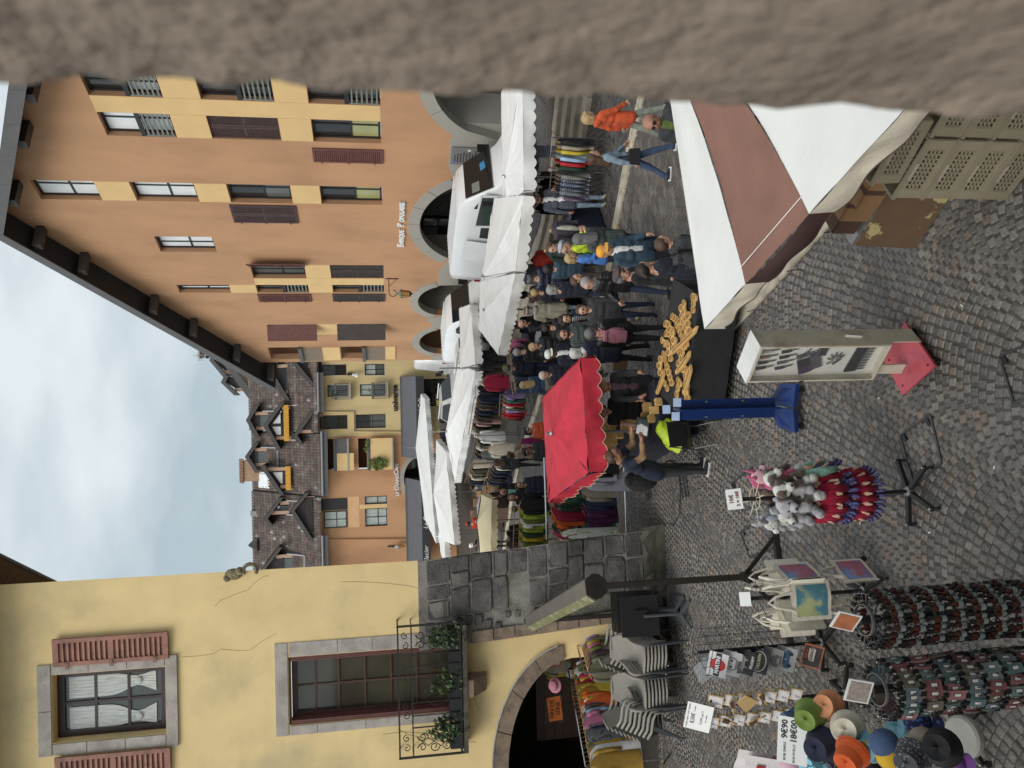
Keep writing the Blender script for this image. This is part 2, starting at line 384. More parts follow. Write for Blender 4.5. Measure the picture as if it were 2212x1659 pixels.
def window(par, x0, x1, z0, z1, y, panes, fm=None, bar=.055, fr=.075, transom=None, mull=(), rail=None, name='window', sub=()):
    """a window frame with bars (part) and its panes (sub-parts); panes = material or list of (fx0,fx1,fz0,fz1,mat)"""
    fm = fm or M_wfr; b = MB().m(fm); d0, d1 = y-.03, y+.05
    b.bx(x0,x0+fr,d0,d1,z0,z1).bx(x1-fr,x1,d0,d1,z0,z1).bx(x0+fr,x1-fr,d0,d1,z1-fr,z1).bx(x0+fr,x1-fr,d0,d1,z0,z0+fr)
    zs = [z0+fr] + [z0+(z1-z0)*t for t in (transom or [])] + [z1-fr]; xs = [x0+fr] + [x0+(x1-x0)*t for t in mull] + [x1-fr]
    for t in zs[1:-1]: b.bx(x0+fr,x1-fr,d0+.004,d1-.004,t-bar/2,t+bar/2)
    for t in xs[1:-1]: b.bx(t-bar/2,t+bar/2,d0+.006,d1-.006,z0+fr,z1-fr)
    for (fx, fa, fb) in sub: b.bx(x0+(x1-x0)*fx-.018,x0+(x1-x0)*fx+.018,d0+.01,d1-.01,z0+(z1-z0)*fa,z0+(z1-z0)*fb)
    if rail:
        zt = z0+(z1-z0)*rail; b.bx(x0-.02,x1+.02,y-.21,y-.15,zt-.07,zt+.07)
    o = b.build(name, par)
    if rail:
        rb = MB().m(M_blind); n = 6
        for i in range(n):
            zz = z0+.1+(zt-z0-.25)*i/(n-1); rb.bx(x0+.02,x1-.02,y-.20,y-.16,zz-.03,zz+.02)
        for xx in (x0+.02, x1-.02): rb.bx(xx-.02,xx+.02,y-.205,y-.155,z0+.02,zt-.07)
        rb.build('guard_rail', o)
    k = 0
    for i in range(len(xs)-1):
        for j in range(len(zs)-1):
            mt = panes if not isinstance(panes, list) else panes[k % len(panes)]; k += 1
            MB().m(mt).bx(xs[i]-.01,xs[i+1]+.01,y+.005,y+.02,zs[j]-.01,zs[j+1]+.01).build('pane', o)
    return o
def shutter_leaf(par, M, w, h, mt, name='shutter', split=.5, slats=True, single=False, sl_h=.062):
    """louvred leaf, hinged at its local x=0; M places it"""
    b = MB().m(mt); b.T = M; t = .045; f = .075
    b.bx(0,f,-t,0,0,h).bx(w-f,w,-t,0,0,h).bx(f,w-f,-t+.004,-.004,0,f*1.3).bx(f,w-f,-t+.004,-.004,h-f*1.3,h).bx(f,w-f,-t+.004,-.004,h*split-f*.6,h*split+f*.6)
    b.bx(f,w-f,-.012,-.006,f,h-f)
    for q in (.12,.5,.88): b.bx(-.05,.06,-t-.012,-t,h*q-.03,h*q+.03)
    o = b.build(name, par)
    zz = [(f*1.3+.02, h*split-f*.6-.02), (h*split+f*.6+.02, h-f*1.3-.02)]
    s = MB().m(mt); s.T = M; cnt = 0
    for a, c in zz:
        n = max(2, int((c-a)/sl_h))
        for i in range(n):
            z = a+(c-a)*(i+.5)/n; q = [(f,-t+.002,z-.024),(w-f,-t+.002,z-.024),(w-f,-.012,z+.02),(f,-.012,z+.02)]
            q2 = [(x,y_,z_+.009) for x,y_,z_ in q]
            if single:
                s1 = MB().m(mt); s1.T = M; s1.add(q+q2, [(3,2,1,0),(4,5,6,7),(0,1,5,4),(1,2,6,5),(2,3,7,6),(3,0,4,7)]).build('slat', o)
            else: s.add(q+q2, [(4,5,6,7),(0,1,5,4),(2,3,7,6)])
    if not single: s.build('slats', o, kind='stuff')
    return o
def flatT(x, y, z, ang=0): return Matrix.Translation((x,y,z)) @ Matrix.Rotation(ang, 4, 'Z')

# ---- orange building with the arcade (right of the street)
OB = thing('arcade_building', 'tall orange building with gabled roof and stone arcade behind the white vans', 'building', (6.46, 29.8, 0), math.atan2(-.904,.427))
slope = lambda s: 18.62-.575*(.1-s) if s < .1 else 18.62-.50*(s-.1)
cols = {'P':(-2.33,-1.34),'1':(.77,1.77),'R':(4.0,5.0),'Q':(5.68,6.72),'B':(-4.2,-3.2),'C':(-5.33,-4.72),'D':(-9.1,-8.12)}
rows = [(5.37,7.57),(8.6,10.76),(11.85,13.95),(15.1,17.1)]
wins = [('1',0),('1',1),('1',2),('1',3),('R',0),('R',1),('R',2),('Q',0),('Q',1),('Q',2),('P',2),('B',0),('B',1),('C',0),('C',1),('C',2),('D',0),('D',1)]
holes = [rect(cols[c][0], cols[c][1], *rows[r]) for c, r in wins]
def arch_hole(c, r, zc, z0=.5): return [(c-r,z0),(c+r,z0)] + arc(c, zc, r, 0, 180, 14)
arches = [(7.05, 2.75, 1.10), (-.35, 2.72, 1.25), (-6.05, 1.32, 2.56), (-9.95, 1.32, 2.38)]
holes += [arch_hole(*a) for a in arches]
logg = [rect(-11.62,-10.36,9.6,11.05), rect(-11.62,-10.36,6.5,7.56)]
holes += logg
outer = [(-11.95,.5),(12,.5),(12,slope(12)-.1),(.1,18.55),(-11.95,slope(-11.95)-.1)]
b = MB().m(M_orange); wall(b, outer, holes, .32); b.build('wall', OB)
b = MB().m(M_orange); b.quad((-11.95,0,.5),(-11.95,9,.5),(-11.95,9,11.5),(-11.95,0,slope(-11.95)-.1)); b.build('side_wall', OB)
# stone arches: rings and piers
def ring_pts(c, ri, ro, zc, a0, a1, n): return arc(c, zc, ro, a0, a1, n), arc(c, zc, ri, a0, a1, n)
for (c, r, zc), (wd, nn, aa, bb) in zip(arches, [(.42,5,35,180),(.42,6,32,148),(.34,4,20,160),(.34,4,20,160)]):
    for k in range(nn):
        a0 = aa+(bb-aa)*k/nn+.25; a1 = aa+(bb-aa)*(k+1)/nn-.25
        o_, i_ = ring_pts(c, r-.02, r+wd, zc, a0, a1, 4); poly = o_ + list(reversed(i_))
        MB().m(M_conc).prism(poly, -.30, .03, XZ(0,0,0)).build('arch_stone', OB)
def pier(xa, xb, zt, extra=()):
    MB().m(M_conc).bx(xa,xb,-.034,.30,.5,zt).build('arch_pier', OB)
def spandrel(poly): MB().m(M_conc).prism(poly, -.3, .026, XZ(0,0,0)).build('arch_spandrel', OB)
spandrel([(2.42,1.3),(2.0,2.75),(2.75,2.95),(2.98,3.05),(3.98,3.05),(4.3,3.1),(4.75,2.6),(4.3,1.3)])
spandrel([(-4.72,2.6),(-4.72,3.02),(-3.62,3.02),(-3.3,2.9),(-2.72,2.62),(-3.05,1.3),(-4.7,1.3)])
spandrel([(-8.65,2.4),(-8.5,3.1),(-8.15,3.12),(-7.7,3.4),(-7.36,2.5),(-7.36,1.3),(-8.6,1.3)])
spandrel([(-11.95,.5),(-11.95,3.0),(-11.55,3.0),(-11.2,2.4),(-11.28,.5)])
pier(2.38,4.29,1.3); pier(-4.72,-3.08,1.3); pier(-8.62,-7.38,1.3)
b = MB().m(mat('arcade_dark_grey', (.12,.115,.11), .8, .2, 3)).bx(-11.9,12,4.3,4.5,.5,4.4); b.m(mat('arcade_ceiling', (.20,.18,.155), .8, .1, 2)).bx(-11.9,12,.34,4.3,4.42,4.5); b.m(M_far).bx(-11.9,12,.34,4.3,.505,.512); b.build('arcade_back', OB)  # arcade back wall in one dark grey
for x in (2.45,-3.9,-8.0,4.2): MB().m(M_conc).bx(x-.55,x+.55,.32,1.7,.51,4.4).build('arcade_column', OB)
for x, wv in ((5.6,1.9),(8.2,1.9),(-1.4,1.6),(.6,1.6),(-6.1,1.4),(-9.9,1.4)):
    window(OB, x-wv/2, x+wv/2, .6, 3.5, 4.2, [M_gl_d, M_gl_g], transom=[.75], mull=[.5], name='shop_window')
# glazing of every window
pan = {('1',0):[M_gl_y,M_gl_d],('1',1):[M_gl_g,M_gl_d],('1',2):M_gl_s,('1',3):M_gl_s,('R',0):[M_gl_y,M_gl_d],('R',1):M_gl_d,('R',2):M_gl_s,('Q',0):[M_gl_g,M_gl_d],('Q',1):[M_gl_g,M_gl_d],('Q',2):[M_gl_s,M_gl_d],('P',2):M_gl_s,('B',0):M_gl_d,('B',1):M_gl_g,('C',0):M_gl_g,('C',1):M_gl_g,('C',2):M_gl_s,('D',0):M_gl_g,('D',1):M_gl_g}
rails = [('R',2),('Q',0),('Q',1),('Q',2),('C',0),('C',1)]
for c, r in wins:
    x0, x1 = cols[c]; z0, z1 = rows[r]; ra = .47 if (c, r) in rails else None
    window(OB, x0+.01, x1-.01, z0+.01, z1-.01, .22, pan[(c,r)], transom=[.44], mull=[.62 if c in 'R1' else .4], rail=ra)
# ochre panels between the windows
def panel(x0, x1, z0, z1): MB().m(M_ochre).bx(x0,x1,-.006,.03,z0,z1).build('ochre_panel', OB)
for x0, x1, zs in ((4.0,5.0,((7.58,8.59),(10.77,11.84))),(5.68,7.2,((7.58,8.59),(10.77,11.84))),(.77,1.77,((7.58,8.59),(10.77,11.84),(13.96,15.09))),(-4.2,-3.2,((7.58,8.59),)),(-5.33,-4.72,((7.58,8.59),(10.77,11.84))),(-9.1,-8.12,((7.58,8.59),))):
    for z0, z1 in zs: panel(x0, x1, z0, z1)
panel(5.01,5.67,5.37,13.95); panel(-4.71,-4.21,5.37,10.76)
# shutters
def leafO(x, z0, z1, w, mt, ang=180, y=-.02, label=None):
    o = shutter_leaf(OB, flatT(x, y, z0, R(ang)), w, z1-z0, mt)
    if label: o['label'] = label
# leaves drawn with their back to the wall: mirrored by turning half round about z needs y outward
def leafF(x0, x1, z0, z1, mt, y=-.012): shutter_leaf(OB, flatT(x0, y, z0), x1-x0, z1-z0, mt)
leafF(-.36,.14,8.52,10.86,M_sh_p); leafF(.16,.66,8.52,10.86,M_sh_p)
leafF(3.98,4.49,8.56,10.8,M_sh_p,.10); leafF(4.51,5.02,8.56,10.8,M_sh_p,.10)
leafF(3.06,3.72,5.32,7.66,M_sh_r)
shutter_leaf(OB, flatT(-3.2,-.05,8.55,R(-28)), .62, 2.25, M_sh_r)
leafF(-4.21,-3.71,5.36,7.6,M_sh_k,.08); leafF(-3.69,-3.19,5.36,7.6,M_sh_k,.08)
leafF(-6.02,-5.42,8.55,10.8,M_sh_r); leafF(-6.02,-5.42,5.34,7.62,M_sh_k)
shutter_leaf(OB, flatT(-8.1,-.05,8.52,R(-130)), .75, 2.25, M_sh_r); shutter_leaf(OB, flatT(-8.1,-.05,5.34,R(-130)), .75, 2.25, M_sh_k)
# corner balconies
for z0, z1, zp in ((9.6,11.05,7.6),(6.5,7.56,4.86)):
    b = MB().m(mat('loggia_brown', (.16,.08,.045), .8, .15, 3)).bx(-11.6,-10.38,1.2,1.3,z0-1.2,z1); b.bx(-11.6,-10.38,.33,1.2,z0-1.25,z0-1.2).build('loggia_back', OB)
    b = MB().m(M_fasc).bx(-11.75,-10.3,-.16,-.02,z0-.16,z0+.02).build('balcony_rail', OB)
    b = MB().m(M_blind)
    for i in range(11): b.tube([(-11.66+i*.13,-.08,z0-1.12),(-11.66+i*.13,-.08,z0-.16)], .022, 5)
    b.build('balustrade', OB)
    MB().m(M_ochre).bx(-11.72,-10.34,-.05,.05,zp,z0-1.13).build('balcony_panel', OB)
# roof: verge fascia, soffit, tiled top, purlin ends
def roofbar(s0, s1, y0, y1, dz0, dz1, m, name):
    z = slope; MB().m(m).add([(s0,y0,z(s0)+dz0),(s1,y0,z(s1)+dz0),(s1,y1,z(s1)+dz0),(s0,y1,z(s0)+dz0),(s0,y0,z(s0)+dz1),(s1,y0,z(s1)+dz1),(s1,y1,z(s1)+dz1),(s0,y1,z(s0)+dz1)],
        [(3,2,1,0),(4,5,6,7),(0,1,5,4),(1,2,6,5),(2,3,7,6),(3,0,4,7)]).build(name, OB)
for s0, s1 in ((-13.1,.1),(.1,12.2)):
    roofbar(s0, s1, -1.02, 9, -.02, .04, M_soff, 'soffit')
    roofbar(s0, s1, -1.0, 9, .05, .25, M_fasc, 'roof')
    n = 9; 
    for k in range(n):
        a = s0+(s1-s0)*k/n+.004; c = s0+(s1-s0)*(k+1)/n-.004
        roofbar(a, c, -1.06, -1.025, -.22, .2, M_fasc, 'verge_board')
for s in (-12.3,-10.1,-7.6,-5.6,-2.55,-.9,1.6,4.4,6.3):
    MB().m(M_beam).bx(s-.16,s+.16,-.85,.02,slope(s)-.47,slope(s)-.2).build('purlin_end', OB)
# lettering on the wall
b = MB().m(M_white); x = -1.72
T = lambda s, sz, cx: MB()
wb = MB().m(M_white)
wb.text('B', .37, XZ(-1.70,-.05,4.67), .03, offset=.008); wb.text('ANQUE', .26, XZ(-1.12,-.05,4.63), .03, offset=.008); wb.text('P', .37, XZ(-.36,-.05,4.67), .03, offset=.008); wb.text('OPULAIRE', .26, XZ(.42,-.05,4.63), .03, offset=.008)
wb.build('wall_lettering', OB)
# lamp on a scroll bracket
LB = thing('street_lantern', 'green and amber lantern hanging on a black scroll bracket from the orange wall', 'lantern', OB.matrix_basis @ Vector((-4.2,0,0)), OB.rotation_euler.z)
b = MB().m(M_iron).bx(-.02,.02,-.03,-.004,4.75,5.3); b.tube([(0,-.02,5.16),(0,-.75,5.16)], .018, 6)
b.tube([(0,-.75-.16*math.sin(R(t)), 5.0+.16*math.cos(R(t))) for t in range(0, 271, 30)], .018, 6); b.tube([(0,-.02,4.78),(0,-.4,5.15)], .012, 5); b.build('bracket', LB)
b = MB().m(mat('lantern_green', (.16,.22,.17), .5, .2, 8)); c = (0,-.78,0)
b.lathe([(.03,4.86),(.05,4.80),(.06,4.76),(.17,4.70),(.19,4.68),(.19,4.66)], 6, c); b.build('lamp_cap', LB)
MB().m(mat('lantern_amber', (.42,.22,.05), .25, .2, 6, spec=.7)).lathe([(.165,4.655),(.11,4.30),(.10,4.29)], 6, c).build('lamp_glass', LB)
b = MB().m(M_iron); 
for j in range(6): b.tube([(.175*math.cos(j*math.pi/3), -.78+.175*math.sin(j*math.pi/3), 4.66),(.115*math.cos(j*math.pi/3), -.78+.115*math.sin(j*math.pi/3), 4.28)], .012, 4)
b.lathe([(.125,4.29),(.12,4.26),(.03,4.20),(.02,4.14)], 6, c); b.build('lamp_frame', LB)
# name plate beside the arch
PL = thing('wall_plaque', 'grey glass sign board with rows of dark writing on the arcade pier', 'sign', OB.matrix_basis @ Vector((3.58,-.06,0)), OB.rotation_euler.z)
MB().m(mat('plaque_grey', (.20,.20,.20), .3, .1, 4)).bx(-.42,.42,-.02,.0,2.02,3.0).build('plate', PL)
b = MB().m(mat('plaque_ink', (.05,.05,.055), .5)); 
for j in range(8):
    z = 2.86-j*.1; q = rnd.uniform(.0,.25); b.bx(-.30,.30-q,-.026,-.021,z-.02,z+.02)
b.build('lettering', PL)
b = MB().m(M_white).lathe([(.055,0),(.055,.004)], 12); b.T = None
b2 = MB().m(mat('plaque_logo', (.6,.65,.7), .4)); b2.T = XZ(.28,-.022,2.38); b2.lathe([(.06,0),(.055,.005)], 14); b2.T = XZ(-.3,-.022,2.9); b2.m(mat('plaque_blue',(.12,.2,.4),.4)); b2.lathe([(.06,0),(.055,.005)], 14); b2.build('emblem', PL)
# ---------------------------------------------------------------- cafe building closing the street
YC = 62.0
M_cream = mat('cream_render', (.62,.47,.235), .88, .07, .7, .2, 60, col2=(.52,.40,.21), c2scale=.5, stretch=(1,1,.4))
M_corange = mat('cafe_orange_render', (.53,.29,.15), .88, .07, .7, .2, 60, col2=(.45,.235,.125), c2scale=.4, stretch=(1,1,.4))
M_dfas = mat('dormer_fascia', (.075,.068,.064), .6, .12, 3)
M_tile = mat('roof_tile', (.085,.060,.053), .85, .35, 2.0, .5, 30, attr=True)
M_post = mat('dormer_post_pink', (.55,.36,.25), .85, .06, 2)
M_sid = mat('brown_siding', (.038,.026,.026), .6, .2, 4)
M_yaw = mat('yellow_awning', (.62,.32,.04), .8, .1, 5)
CB = thing('cafe_building', 'orange and cream building with tiled dormer roof closing the end of the street', 'building', (0, YC, 0))
def k62(x, z, Y): k = Y/YC; return x*k, 5.4+(z-5.4)*k
split = -3.85
hC = [rect(-11.05,-9.62,5.45,7.2), rect(-9.3,-8.66,5.45,7.2), rect(-3.27,-2.16,8.4,10.3), rect(-3.27,-2.16,5.42,7.8), rect(-.70,.22,8.35,9.9), rect(-.72,.24,5.4,7.4), rect(.96,1.84,8.4,10.3), rect(.92,1.83,5.42,7.0),
      rect(-6.42,-4.02,9.2,10.35), rect(-6.5,-4.05,6.95,7.62)]
def archpoly(c, w_, z0, zt): return [(c-w_,z0),(c+w_,z0)] + [(c+w_*math.cos(R(t)), z0+2.2+(zt-z0-2.2)*math.sin(R(t))) for t in range(0, 181, 15)]
a1, a2 = archpoly(-7.4,1.95,0,4.1), archpoly(-.55,1.1,0,4.15)
b = MB().m(M_corange); wall(b, [(-22,0),(split,0),(split,10.6),(-22,10.6)], [h for h in hC if h[0][0] < split]+[a1], .3); b.build('wall', CB)
b = MB().m(M_cream); wall(b, [(split,0),(9,0),(9,10.5),(split,10.5)], [h for h in hC if h[0][0] > split]+[a2], .3); b.build('wall', CB)
b = MB().m(M_gl_d).bx(-21,8,2.6,2.7,0,4.5); b.build('ground_floor_back', CB)
for c, w_, zt, s_ in ((-7.4,1.95,4.1,.35),(-.55,1.1,4.15,.3)):
    pts = [(c+w_*math.cos(R(t)), 2.2+(zt-2.2)*math.sin(R(t))) for t in range(20, 161, 10)]; po = [(c+(w_+s_)*math.cos(R(t)), 2.2+(zt+s_*.9-2.2)*math.sin(R(t))) for t in range(20, 161, 10)]
    MB().m(M_conc).prism(po+list(reversed(pts)), -.28, .03, XZ(0,0,0)).build('stone_arch', CB)
window(CB,-11.04,-9.63,5.46,7.19,.2,M_curt,mull=[.5],transom=[.42]); window(CB,-9.29,-8.67,5.46,7.19,.2,M_curt,transom=[.42])
MB().m(M_wfr).bx(-11.05,-9.62,.02,.25,7.2,7.6).bx(-9.3,-8.66,.02,.25,7.2,7.6).build('shutter_box', CB)
MB().m(M_ochre).bx(-9.62,-9.3,-.008,.02,5.45,7.6).build('ochre_panel', CB); MB().m(mat('pale_orange_band',(.72,.42,.23),.85,.06,2)).bx(-11.05,-8.62,-.008,.02,7.64,8.5).build('pale_band', CB)
window(CB,-11.0,-9.68,8.6,10.35,-.05,M_curt,mull=[.5],transom=[.45]); MB().m(M_wfr).bx(-9.6,-8.7,-.03,.03,8.55,10.7).build('blank_shutter', CB)
for x0,x1,z0,z1,zs in ((-3.26,-2.17,8.41,10.29,.5),(-3.26,-2.17,5.43,7.79,.5),(-.69,.21,8.36,9.89,0),(-.71,.23,5.41,7.39,0),(.97,1.83,8.41,10.29,0),(.93,1.82,5.43,6.99,0)):
    window(CB,x0,x1,z0,z1,.2,[M_gl_g,M_curt] if z0<8 else [M_gl_d,M_gl_g],mull=[.5],transom=[.45])
    if zs:
        b = MB().m(M_wfr)
        for i in range(12): zz = z1-(z1-z0)*zs*(i+.5)/12; b.bx(x0+.02,x1-.02,.08,.13,zz-.035,zz+.03)
        b.build('roller_blind', CB)
# little window balconies with plants
M_leafd = mat('ivy_leaf', (.055,.10,.03), .6, .4, 3, rnd_obj=.2); M_leafl = mat('vine_leaf', (.13,.20,.045), .6, .35, 3)
def leaves(mb, c, rx, ry, rz, n, s, droop=0):
    for _ in range(n):
        while True:
            p = Vector((rnd.uniform(-1,1), rnd.uniform(-1,1), rnd.uniform(-1,1)))
            if p.length < 1: break
        q = Vector(c)+Vector((p.x*rx, p.y*ry, p.z*rz)); a = Vector((rnd.uniform(-1,1), rnd.uniform(-1,.4), rnd.uniform(-.6,1))).normalized(); u = a.orthogonal().normalized()*s*rnd.uniform(.6,1.2); v = a.cross(u)
        mb.add([q-u*.9, q-u*.1+v*.6, q+u, q-u*.1-v*.6], [(0,1,2,3)])
for x0,x1,zr,zb in ((-.95,.35,9.3,8.2),(-.95,.35,6.42,5.3),(-6.5,-4.0,9.45,8.45),(-6.55,-4.05,6.85,5.0)):
    bal = MB().m(M_fasc).bx(x0,x1,-.5,-.35,zr-.12,zr+.05).build('balcony_rail', CB)
    b = MB().m(M_fasc if x0 > -3 else M_ochre)
    if x0 > -3:
        for i in range(9): b.bx(x0+.05+i*(x1-x0-.1)/8-.03,x0+.05+i*(x1-x0-.1)/8+.03,-.46,-.4,zb,zr-.12)
    else: b.bx(x0,(x0+x1)/2+.1 if zr>8 else x1,-.46,-.40,zb-.5 if zr > 8 else zb,zr-.2); b.m(M_fasc).bx(x0,x1,-.44,-.42,zb,zr-.13)
    b.m(M_conc).bx(x0,x1,-.5,0,zb-.12,zb); b.build('balcony_front', CB)
b = MB().m(mat('loggia_dark_brown',(.10,.05,.03),.8)).bx(-6.5,-4.0,1.2,1.3,6.8,10.4); b.build('loggia_back', CB)  # loggia back wall in dark brown
b = MB().m(M_leafl); leaves(b,(-6.05,-.6,6.1),.55,.25,.8,260,.13); leaves(b,(-4.6,-.5,6.95),.5,.2,.25,70,.1); tag(b.build('balcony_vine'), 'bright green vine spilling over the lower orange loggia of the cafe building', 'plant').location = (0, YC, 0)
b = MB().m(M_leafd); leaves(b,(-.5,-.5,9.4),.4,.15,.35,60,.09); leaves(b,(-.2,-.5,6.6),.4,.1,.2,30,.08); tag(b.build('balcony_plant'), 'dark green plant on the upper cream window balcony of the cafe building', 'plant').location = (0, YC, 0)
# drainpipes and gutter
b = MB().m(M_cream); b.tube([(-1.9,-.1,10.3),(-1.95,-.1,7.9),(-3.5,-.1,7.9),(-3.65,-.1,4.2)], .07, 6); b.build('drainpipe', CB)
b = MB().m(M_corange); b.tube([(-11.9,-.1,10.6),(-12.2,-.1,3.9)], .07, 6); b.build('drainpipe', CB)
# roofs: tile courses as real rows
def rz(y): return 10.65 + (y+.6)*1.02
def roof(x0, x1, y0, y1, name, nrow=None, jitter=.02):
    b = MB().m(M_tile); dy = .27; n = int((y1-y0)/dy)
    for j in range(n):
        ya = y0+j*dy; za = rz(ya); yb = ya+dy*1.12; zb = rz(yb)-.02; w_ = .24; cnt = int((x1-x0)/w_)
        tone = rnd.uniform(.82,1.2)
        for i in range(cnt):
            x = x0+i*w_; k = tone*rnd.uniform(.88,1.14); rr = rnd.random()
            col = (.118,.088,.076) if rr < .82 else ((.14,.09,.072) if rr < .9 else ((.135,.12,.108) if rr < .985 else (.27,.26,.24)))
            b.ccol = tuple(c*k for c in col); h = .06+rnd.uniform(-jitter,jitter)*.7
            b.add([(x+.005,ya,za+h),(x+w_/2,ya,za+h+.05),(x+w_-.005,ya,za+h),(x+w_-.005,yb,zb+.02),(x+w_/2,yb,zb+.07),(x+.005,yb,zb+.02),(x+.005,ya,za-.05),(x+w_-.005,ya,za-.05)],
                  [(0,1,4,5),(1,2,3,4),(6,7,2,1,0)])
    o = b.build(name, CB, kind='stuff'); return o
MB().m(M_soff).add([(-21,-.62,10.5),(3,-.62,10.5),(3,5.4,16.6),(-21,5.4,16.6),(-21,12,10.5),(3,12,10.5)], [(0,1,2,3),(3,2,5,4)]).build('roof_deck', CB)
roof(-3.45,2.6,-.6,5.4,'roof_tiles'); roof(-8.35,-3.5,-.8,5.3,'roof_tiles'); roof(-20.5,-8.4,-.7,5.5,'roof_tiles')
for x0, x1, y0 in ((-1.85,1.2,-.72),(-8.3,-3.35,-.92),(-21,-11.4,-.82)):
    z = rz(y0); MB().m(M_fasc).bx(x0,x1,y0-.12,y0,z-.42,z-.06).build('fascia', CB); b = MB().m(mat('gutter_zinc',(.25,.25,.26),.4,.1,5)); b.tube([(x0,y0-.18,z),(x1,y0-.18,z)], .09, 6); b.build('gutter', CB)
# dormers: coordinates on the facade plane, pushed back to where they meet the roof
def dormer(ap, le, re, sill, Y, face, posts, name='dormer', awn=None, yb=None, label=None):
    d = bpy.data.objects.new(name, None); COL.objects.link(d); d.parent = CB
    P = lambda q: k62(q[0], q[1], Y)
    (ax, az), (lx, lz), (rx, rz_) = P(ap), P(le), P(re); sz = P((0, sill))[1]; y0 = Y-YC; yb = y0+3.2 if yb is None else yb
    th = .16
    for (ex, ez), nm in (((lx, lz), 'roof_slope'), ((rx, rz_), 'roof_slope')):
        b = MB().m(M_dfas); b.add([(ax,y0-.35,az),(ex,y0-.35,ez),(ex,yb,ez),(ax,yb,az),(ax,y0-.35,az-th*2),(ex,y0-.35,ez-th*2),(ex,y0-.25,ez-th*2),(ax,y0-.25,az-th*2),(ax,y0-.25,az-.08),(ex,y0-.25,ez-.08),(ex,yb,ez-.08),(ax,yb,az-.08)],
            [(0,1,2,3),(0,4,5,1),(4,7,6,5),(7,8,9,6),(8,11,10,9),(1,5,6,9,10,2)]); b.build(nm, d)
        tb = MB().m(M_tile); n = 9
        for j in range(n):
            for i in range(6):
                u0, u1 = j/n, (j+1)/n; v0 = y0-.25+(yb-y0+.2)*i/6; v1 = y0-.25+(yb-y0+.2)*(i+1)/6
                k = rnd.uniform(.7,1.25); tb.ccol = (.094*k,.068*k,.058*k); hz = .05
                tb.add([(ax+(ex-ax)*u0,v0,az+(ez-az)*u0+hz-.03),(ax+(ex-ax)*u1,v0,az+(ez-az)*u1+hz),(ax+(ex-ax)*u1,v1-.02,az+(ez-az)*u1+hz),(ax+(ex-ax)*u0,v1-.02,az+(ez-az)*u0+hz-.03)], [(0,1,2,3)])
        tb.build('dormer_tiles', d, kind='stuff')
    xl, xr = [k62(q,0,Y)[0] for q in posts]; pw = .26*Y/YC
    gz = lambda x: (az + (lz-az)*(x-ax)/(lx-ax) if x < ax and lx != ax else (az + (rz_-az)*(x-ax)/(rx-ax) if rx != ax else az)) - .3
    for xa, xq in ((xl,xl+.02),(xr-pw,xr-.02)): MB().m(M_post).bx(xa,xa+pw,y0-.02,y0+.1,sz-.3,gz(xq)).build('post', d)
    cx = min(max(ax,xl+pw),xr-pw); poly = [(xl+pw,sz-.2),(xr-pw,sz-.2),(xr-pw,gz(xr-pw)),(cx,gz(cx)),(xl+pw,gz(xl+pw))]
    MB().m(M_sid).prism(poly, -.12, -.05, XZ(0,y0,0)).build('gable_boarding', d)
    if face == 'glass':
        zc = P((0, sill+1.0))[1]; q = [(xl+pw+.12,zc+.15),(xr-pw-.12,zc+.15),(xr-pw-.12,gz(xr-pw)-.2),(cx,gz(cx)-.25),(xl+pw+.12,gz(xl+pw)-.2)]
        MB().m(M_gl_s).prism(q, -.045, -.03, XZ(0,y0,0)).build('gable_pane', d); MB().m(M_wfr).bx(cx-.12,cx+.12,y0+.0,y0+.028,zc,gz(cx)).build('mullion', d); 
        window(d,xl+pw,xr-pw,sz-.1,zc,y0+.0,M_gl_d,mull=[.5]) if False else MB().m(M_gl_d).bx(xl+pw+.1,xr-pw-.1,y0+.005,y0+.04,sz,zc-.1).build('pane', d)
    elif face == 'win':
        zc = P((0, sill+.75))[1]; MB().m(M_gl_g).bx(xl+pw+.05,xr-pw-.05,y0+.005,y0+.04,sz,zc).build('pane', d); MB().m(M_wfr).bx(xl+pw,xr-pw,y0-.06,y0+.0,zc-.05,zc+.14).build('rail', d)
    b = MB().m(M_sid); 
    for q in range(6): 
        z = sz+(gz(cx)-sz)*(q+.5)/6
    if sill > 0 and face != 'wall':
        # sloping cheeks of the inset balcony
        b = MB().m(mat('cheek_zinc',(.33,.33,.33),.5,.1,4))
        for x in (xl-.05, xr+.05): b.add([(x-.05,y0-.1,sz-.3),(x+.05,y0-.1,sz-.3),(x+.05,y0-1.15,sz-1.0),(x-.05,y0-1.15,sz-1.0),(x-.05,y0-.1,sz+.5),(x+.05,y0-.1,sz+.5)], [(0,3,5 - 1),(1,2,5),(4,5,2,3)])
        b.bx(xl-.1,xr+.1,y0-1.2,y0-1.1,sz-1.05,sz-.9); b.build('balcony_cheeks', d)
    if awn:
        z = P((0, awn))[1]; b = MB().m(M_yaw); n = 14
        b.add([(xl-.1,y0-.1,z+.1),(xr+.1,y0-.1,z+.1),(xr+.1,y0-.5,z),(xl-.1,y0-.5,z)], [(0,1,2,3)])
        for i in range(n):
            xa = xl-.1+(xr-xl+.2)*i/n; xb = xl-.1+(xr-xl+.2)*(i+1)/n; b.add([(xa,y0-.5,z),(xb,y0-.5,z),(xb,y0-.52,z-.3),((xa+xb)/2,y0-.52,z-.38),(xa,y0-.52,z-.3)], [(0,1,2,3,4)])
        b.build('awning', d)
    return d
dormer((-2.35,16.02),(-3.72,15.3),(-1.1,15.25),14.35,65.6,'win',(-3.15,-1.75))
dormer((-5.18,16.15),(-6.42,15.42),(-4.1,15.4),14.55,65.8,'win',(-5.95,-4.55))
dormer((-2.81,14.73),(-4.77,13.74),(-1.0,13.4),12.35,63.6,'glass',(-3.95,-1.35),awn=13.15)
